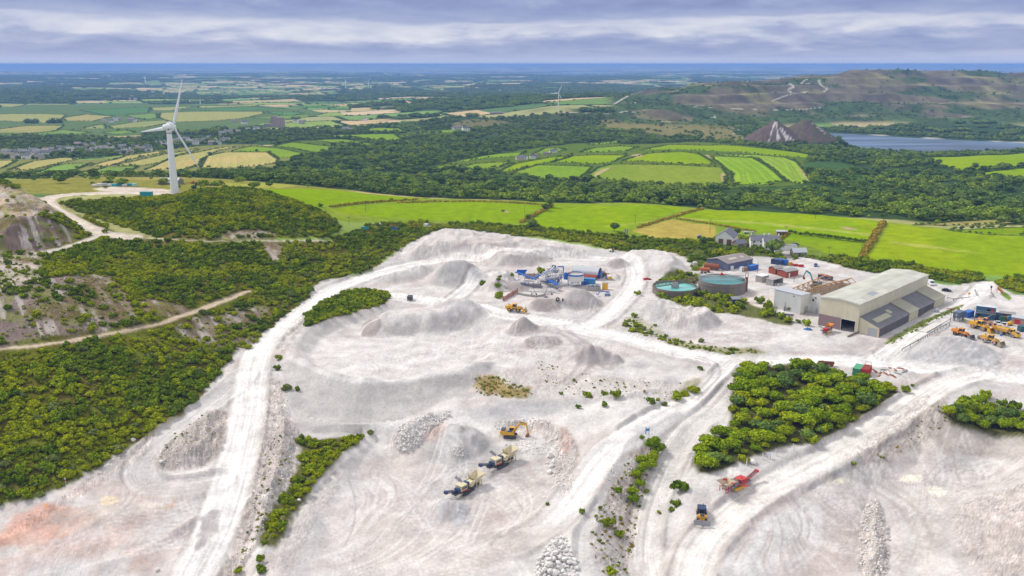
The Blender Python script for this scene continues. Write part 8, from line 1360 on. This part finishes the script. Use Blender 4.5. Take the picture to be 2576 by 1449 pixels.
# ---------------------------------------------------------------- farm
GHZ = hd(1806,618,1838,620)
gable_house('converted_barn', 'white barn conversion with two tall brown doors in its gable', (lambda p: (p[0]+3.2, p[1]+6, p[2]))(loc(1820, 616)), PI/2 - .45, 13, 10.5, 4.6, 3.6, WREND, SLATE, 'barn', doors=[('W', -4.2, -1.4, 0, 3.4, pm('brown_door', (.22,.10,.06), .7)), ('W', .6, 3.4, 0, 3.4, pm('brown_door', (.22,.10,.06)))], wins=2)
gable_house('outbuilding', 'small slate roofed stone outbuilding right of the barn conversion', loc(1860, 621), .5, 7, 5, 2.4, 1.8, STONE, SLATE, 'outbuilding', doors=[('S', -1, 0, 0, 2, DARK)])
gable_house('farmhouse_wing', 'slate roofed white lower wing at the left of the farmhouse', (lambda p: (p[0], p[1]+3, p[2]))(loc(1914, 624)), -.12, 11, 7, 4.4, 2.6, WREND, SLATE, 'house', chim=2, wins=3)
gable_house('farmhouse', 'white two storey farmhouse with slate roof and two chimneys', (lambda p: (p[0], p[1]+3, p[2]))(loc(1942, 629)), -.12, 9, 7, 5.2, 2.6, WREND, SLATE, 'house', chim=2, wins=3, doors=[('S', -.5, .5, 0, 2.1, DARK)]); gable_house('porch', 'small white porch lodge in front of the farmhouse', loc(1953, 632), -1.6, 3.2, 2.6, 2.2, 1.2, WREND, SLATE, 'porch', doors=[('W', -.5, .5, 0, 2, DARK)])
t = thing('garage', 'long low white garage joined to the farmhouse yard', 'garage', loc(1984, 629), .12); MB().box(-5,5,0,3,-.5,2.6).build('wall', WREND, t); MB().box(-5.1,5.1,-.1,3.1,2.6,2.75).build('roof', FELT, t); [MB().box(x-1.4,x+1.4,-.06,0,0,2.2).build('door', WHITE, t) for x in (-3.2,0,3.2)]
gable_house('stone_barn', 'stone field barn with pale slate roof below the farmhouse paddock', loc(2008, 643), .1, 7.5, 5, 2.4, 1.8, STONE, LGREY, 'barn', doors=[('S', -1, .2, 0, 2, DARK)]); t = gable_house('field_shelter', 'brown open fronted field shelter in the pasture behind the farmhouse', loc(1964.7, 590), -.1, 6, 4, 2.2, .5, TIMBER, LGREY, 'shelter'); [MB().box(x-1.2,x+1.2,-2.06,-2.0,0,1.7).build('opening', DARK, t) for x in (-1.5,1.5)]
t = thing('tree_house', 'small wooden lookout hut on posts left of the barn conversion', 'hut', loc(1758.5, 608)); s = MB(); [s.beam((x,y,-.2),(x,y,2),.15,.15) for x in (-.9,.9) for y in (-.9,.9)]; s.build('leg', POLEW, t); MB().box(-1.1,1.1,-1.1,1.1,2,3.6).build('wall', POLEW, t); MB().box(-1.4,1.4,-1.4,1.4,3.6,4.2,.9,.2).build('roof', FELT, t)
car('dark car parked beside the long white garage', loc(1996, 619), .1, (.02,.025,.04)); car('dark car behind the farmhouse garage, half hidden', loc(2001, 617), .4, (.05,.06,.08)) ; t = thing('silage_trailer', 'pale metal trailers and junk in the field behind the barn conversion', 'trailer', loc(1884, 587), .1); MB().box(-3.5,-.5,-1,1,.5,1.3,-.1,-.1).box(.5,3.2,-.8,.8,.4,1.0,-.1,0).build('body', LGREY, t); [wheel(t, x, y, .4, .25, STEEL) for x in (-2.5,1.8) for y in (-.9,.9)]
for j, (u, v, hp, lb, cr_) in enumerate(((2050.6,551,31,'tall pole at the far edge of the long pasture above the farm',True),(1785.6,588,35,'tall dark pole at the edge of the tawny meadow',True),(1975.6,595,26,'pole beside the brown field shelter',True),(2084,650,28,'pole at the near edge of the farmhouse paddock',True),(2167,630,32,'pole beside the straw coloured hedge bank',True),(1893,646,37,'pole in front of the farmhouse and its dark conifer',True),(2419,586,26,'pole in the far right pasture, left of two',True),(2522,581,22,'pole in the far right pasture, right of two',True),(2554,558,15,'small pole by the field at the right picture edge',True),
    (920,536,31,'pole in the left pasture above the scrub',True),(1320,551,33,'tall pole near the end of the hedge bank behind the sand wall',True),(1598,563,21,'pole at the right end of the pasture path',True),(545.7,447,18,'pole on the hilltop right of the large turbine',True),(313,445,16,'pole on the hilltop left of the large turbine',True),(566,446,12,'short pole right of the hilltop pole near the turbine',True),(1775,757,33,'thin grey pole in the thicket between the settling tanks',False),(1905,688,30,'thin pole beside the blue container at the workshop',False),(1997,710,24,'pole in the bushes below the brick outbuildings',False),(2272,680,14,'short pole in the trees behind the huge shed',False),(878,566,20,'thin pole in the scrub left of the pastures',True),(958,575,10,'x',True))): 
    if lb != 'x': pole(lb, u, v, hp, cr_)
t = thing('transformer_poles', 'twin pole transformer on the edge of the tawny meadow', 'pole', loc(1575, 598)); s = MB(); [s.bar((x,0,-.3),(x,0,5.2),.16) for x in (-.7,.7)]; s.build('post', POLEW, t); MB().beam((-1.3,0,5.0),(1.3,0,5.0),.2,.2).build('crossarm', STEEL, t); MB().box(-.5,.5,-.35,.35,3.4,4.6).build('transformer', LGREY, t)
t = pole('red and white striped pole behind the workshop roof', 1863, 655, 16, False, WHITE); MB().bar((0,0,1.5),(0,0,2.6),.16).build('band', REDP, t)
# sheds in the clearing left of the sand wall
for j, (u, v, m_, lb) in enumerate(((992,580,BLU,'blue box in the clearing left of the sand wall'),(990,573,pm('faded_red', (.42,.16,.10)),'long red box among the scrub left of the sand wall'),(918,578,TEAL,'turquoise box in the scrub left of the sand wall'),(1042,573,RUST,'brown scrap container left of the sand wall'))): skip(lb, u, v, .2, m_, 4.4, 2, 1.6, 'scrap_bin')
car('white car in the clearing left of the sand wall', loc(950, 566), .1, (.7,.7,.7)); t = car('white van in the clearing left of the sand wall', loc(1075, 572), -.8, (.72,.72,.72), 'van')
# ---------------------------------------------------------------- wind turbines
TW = pm('turbine_white', (.86,.86,.87), .4, .05)
def turbine(label, base, hub_h, R, n, th0, r0, group=None, detail=True):
    """n = horizontal direction the hub points to"""
    t = thing('wind_turbine', label, 'wind turbine', base, 0, group); n = Vector((n[0], n[1], 0)).normalized(); h = Vector((n.y, -n.x, 0)); up = Vector((0,0,1))
    MB().lathe((0,0,0), [(r0*1.0,-.5),(r0*.96,hub_h*.08),(r0*.80,hub_h*.45),(r0*.60,hub_h*.93)], 24).build('tower', TW, t)
    hubc = n * r0 * 1.5 + up * hub_h; nc = MB()
    if detail:
        rot = Matrix.Rotation(math.atan2(n.y, n.x), 4, 'Z'); nc.T = Matrix.Translation((0,0,hub_h)) @ rot; nc.lathe((0,0,0),[(r0*.3,-r0*1.6),(r0*.72,-r0*1.2),(r0*.85,-r0*.2),(r0*.9,r0*.1)],20,'x'); nc.lathe((0,0,-r0*1.6),[(r0*.62,0),(r0*.66,r0*1.4)],20); nn = nc.build('nacelle', TW, t); g_ = MB(); g_.T = Matrix.Translation((0,0,hub_h)) @ rot; g_.lathe((r0*.35,0,0),[(r0*.5,-r0*.28),(r0*1.25,-r0*.22),(r0*1.3,0),(r0*1.25,r0*.3),(r0*.5,r0*.36)],28,'x'); g_.build('generator_ring', TW, nn); MB().bar((0,0,hub_h*.905),(0,0,hub_h*.92),r0*.64,20).build('collar', pm('rust_collar', (.40,.30,.26), .7), t); v_ = MB(); v_.T = Matrix.Translation((0,0,hub_h-r0*.6)) @ rot; v_.box(-r0*.75,-r0*.4,-r0*.70,-r0*.62,0,r0*.25); v_.build('vent', DARK, nn)
        h_ = MB(); h_.T = Matrix.Translation(hubc) @ rot; h_.lathe((0,0,0),[(r0*.6,-r0*.5),(r0*.62,0),(r0*.45,r0*.45),(.05,r0*.7)],18,'x'); h_.build('hub', TW, t)
    else: nc.bar(hubc - n * r0 * 3, hubc + n * r0, r0 * .8, 8); nc.build('nacelle', TW, t)
    for k in range(3):
        a = math.radians(th0 + 120 * k); d = h * math.cos(a) + up * math.sin(a); tn = n.cross(d); vs, fs = [], []; st_ = [(0,.030,.030,0.),(.05,.030,.028,.05),(.14,.046,.022,.35),(.25,.050,.016,.5),(.5,.038,.010,.62),(.8,.024,.006,.7),(.97,.010,.003,.72),(1.,.003,.002,.72)]
        if not detail: st_ = [(f, c * 1.15, th_ * 1.3, tw) for f, c, th_, tw in st_]
        for f, ch, th_, tw in st_:
            pt = .75 - tw; ca, sa = math.sin(pt), math.cos(pt); e1 = tn * sa + n * ca; e2 = d.cross(e1); c = hubc + d * R * f
            vs += [c + e1*ch*R*.75, c + e2*th_*R*.9 + e1*ch*R*.1, c - e1*ch*R*.85, c - e2*th_*R*.9 + e1*ch*R*.1]
        for j in range(len(st_)-1): fs += [(j*4+i, j*4+(i+1)%4, (j+1)*4+(i+1)%4, (j+1)*4+i) for i in range(4)]
        MB().add(vs, fs + [(3,2,1,0)]).build('blade', TW, t)
    return t
Lb = gp(440.6, 489.4); Dt = math.hypot(Lb[1], CAMH - Lb[2]); print('turbine D', Dt)
turbine('large white wind turbine standing on the scrub hilltop', Lb, 163 * Dt / F * 1.02, 122 * Dt / F, (.474,.88), 68, 2.6 * Dt / 560)
t = thing('foundation', 'round concrete base under the large wind turbine', 'foundation', Lb); MB().lathe((0,0,-.4),[(7.2,0),(7.0,.6),(3,.75)],28).build('slab', CONC, t)
for (u, v, hp, bp_, lb, n_, th0) in ((1404.7,276,40,24,'white turbine on the heath ridge before the old spoil hill',(-.45,-.9),115),(869.7,223.5,17,12,'distant turbine left of the pair on the far plain',(.6,-.8),75),(927,224,17.5,12,'distant turbine right of the pair on the far plain',(.3,-.95),0),(366,208.5,12.5,8,'small distant turbine near the skyline above the large one',(-.5,-.85),0),(504,262,9,4.5,'short dull turbine in the fields right of the large one',(.3,-.9),25),(957,212,5,3,'tiny turbine right of the distant pair',(.3,-.9),25),(1166,210.5,6,3.2,'tiny turbine in the middle of the far plain',(.3,-.9),25)):
    p = gp(u, v); D = math.hypot(p[1], CAMH - p[2]); turbine(lb, p, hp * D / F, bp_ * D / F, n_, th0, max(1.3 * hp / 40 * D / F, .0006 * D), None, False)
t = container('shipping_container', 'teal container beside the large wind turbine', loc(369, 494), .05, TEAL, 7.0, 2.6, 2.9); gable_house('field_barn', 'wide low grey roofed barn behind the large wind turbine', loc(430, 462), .02, 13, 14, 1.6, 2.4, STONE, LGREY, 'barn')
for j in range(9):
    u = 238 + j * 12.6; m_ = (WHITE, WHITE, LGREY, WHITE, TEAL, TEAL, LGREY, TEAL, pm('pale_teal_wrap', (.35,.60,.58), .4))[j]; w_ = ('white','white','grey','white','teal','teal','grey','teal','pale teal')[j]
    t = thing('wrapped_stack', '%s wrapped pallet stack on the hilltop, %s of nine' % (w_, ('one','two','three','four','five','six','seven','eight','nine')[j]), 'stack', loc(u, 469 - (j % 2)), .1 * (j % 3), 'wrapped stacks on the hilltop'); MB().box(-1.5,1.5,-1.1,1.1,.2,1.5 + .3 * (j % 3),.1,.1).build('wrapped_load', m_, t); MB().box(-1.5,1.5,-1.1,1.1,0,.2).build('pallet', TIMBER, t)
for j in range(5):
    t = thing('bale_stack', 'dark blue wrapped bales on the hilltop right of the turbine, %s of five' % ('first','second','third','fourth','fifth')[j], 'bales', loc(497 + j * 11.5, 466 + (j % 2)), .1, 'dark bales on the hilltop'); [MB().lathe((x, -1.0, z_), [(.1,0),(.75,.02),(.75,1.98),(.1,2.0)], 12, 'y').build('bale', pm('bale_wrap', (.03,.04,.10), .3), t) for x, z_ in ((-.8,.7),(.8,.7),(0,1.9))]
wheel_loader('tiny orange tractor loader left of the dark bales on the hilltop', loc(487, 462), 2.8, ORA, ORA, TYRE, .6)
# ---------------------------------------------------------------- far buildings
p = gp(700, 320); D = math.hypot(p[1], CAMH - p[2]); k_ = D / F; SIL = pm('old_silo_concrete', (.40,.31,.28), .9, .5, 0, .05); t = thing('grain_silo', 'old pinkish concrete silo block rising from the valley woods', 'silo', p); s = MB(); [s.lathe((x*k_,0,-4),[(3.6*k_,0),(3.6*k_,24*k_+4)],14) for x in np.linspace(-6,14,5)]; s.build('silo_row', SIL, t); MB().box(-17*k_,-5*k_,-3*k_,6*k_,-4,27*k_).build('tower', SIL, t); MB().box(-38*k_,-17*k_,-4*k_,6*k_,-4,9*k_,4*k_,0).build('annex', pm('annex_grey', (.30,.27,.26), .9), t); s = MB(); [s.box(-16*k_+i*3.4*k_,-14.4*k_+i*3.4*k_,-3.1*k_,-2.95*k_,z_*k_,(z_+1.4)*k_) for i in range(3) for z_ in (6,11,16,21)]; s.build('window', DARK, t)
RFS = [pm('far_slate', (.12,.13,.15), .8), pm('far_grey_roof', (.22,.22,.23), .8), pm('far_brown_roof', (.24,.19,.16), .8)]; WLS = [WREND, pm('cream_render', (.62,.55,.42), .8), pm('grey_render', (.45,.44,.42), .8)]
g = random.Random(77); protos = []
def mini(i, p, rz, label, cat='house', group=None, sc=1.): return gable_house('cottage', label, p, rz, g.uniform(9, 14), 7, 4.4, 2.6, WLS[i % 3 if i % 4 else 0], RFS[(i * 7) % 3], cat, group, chim=1 + i % 2, wins=3, sc=sc)
VC = ((0,130,385,400,26),(130,380,370,392,36),(395,575,354,371,20)); k = 0
for (u0, u1, v0, v1, n) in VC:
    for j in range(n):
        u = u0 + (j + .5 + g.uniform(-.4,.4)) * (u1 - u0) / n; f = (u - u0) / (u1 - u0); v = v1 - (v1 - v0) * g.random() - 7 * f * (u0 > 100); p = gp(u, v); rz = g.uniform(-.4,.4) + (PI / 2 if g.random() < .3 else 0); p = (p[0], p[1], p[2] + .5)
        lb = ('white or grey cottage in the village left of the large turbine' if u < 395 else 'pale house in the row right of the large turbine tower'); gr = 'village houses left of the turbine' if u < 395 else 'houses right of the turbine tower'
        if k < 8: o = mini(k, p, rz, lb, 'house', gr, 1.1); protos.append(o)
        else: dup(g.choice(protos), p, rz, lb, gr, g.uniform(.8, 1.25))
        k += 1
def farb(pts, lb, gr, s0, s1):
    for u, v in pts: p = gp(u, v); dup(g.choice(protos), (p[0], p[1], p[2] + .5), g.uniform(-.5,.5), lb, gr, g.uniform(s0, s1))
farb([(283,247),(290,249),(300,246),(308,250),(317,247),(325,250),(333,246),(340,250),(383,246),(392,248),(400,246),(372,238),(360,236),(385,233),(402,232)], 'white house of the far hamlet above the large turbine', 'houses of the far hamlet', 1.0, 1.6)
farb([(812,225),(822,226),(832,227),(842,226),(852,228),(858,226)], 'white house in the distant row on the far plain', 'houses of the distant row', 1.3, 2.)
farb([(262,307),(290,304),(300,303),(330,305),(340,306),(280,308)], 'grey farm building beside the dark trees in the plain fields', 'farm in the plain fields', 1.0, 1.5)
farb([(1306,402),(1318,401)], 'grey stone farm building left in the hillside farm', 'left buildings of the hillside farm', .7, .85); farb([(1340,399),(1350,395),(1372,391),(1388,385),(1395,384)], 'white and grey house of the hillside farm among the bright fields', 'houses of the hillside farm', .6, .85)
farb([(870,329),(880,330),(918,304),(745,309),(760,312),(590,308),(615,312)], 'pale building among trees beyond the bright small fields', 'scattered valley buildings', 1., 1.5); farb([(1145,326),(1152,326.5),(1172,329)], 'white or green roofed shed in the strip field on the far side of the wood', 'sheds of the strip field', 1.2, 1.6)
farb([(560,340),(575,338),(600,334),(625,330),(645,327)], 'low works building along the road to the silo', 'works by the silo', .9, 1.4)
t = thing('ruined_works', 'long pale ruined works on the heath ridge left of the ridge turbine', 'ruin', gp(1250, 288)); D = gp(1250,288)[1]; kk = D / F; MB().box(-18*kk,18*kk,0,6*kk,-3,4.5*kk).box(-10*kk,12*kk,1*kk,5*kk,4.5*kk,6.5*kk).build('wall', pm('far_conc', (.42,.38,.36), .9), t); s = MB(); [s.box((-16+i*4)*kk,(-13.6+i*4)*kk,-.3,0,1.2*kk,3.4*kk) for i in range(8)]; s.build('opening', DARK, t)
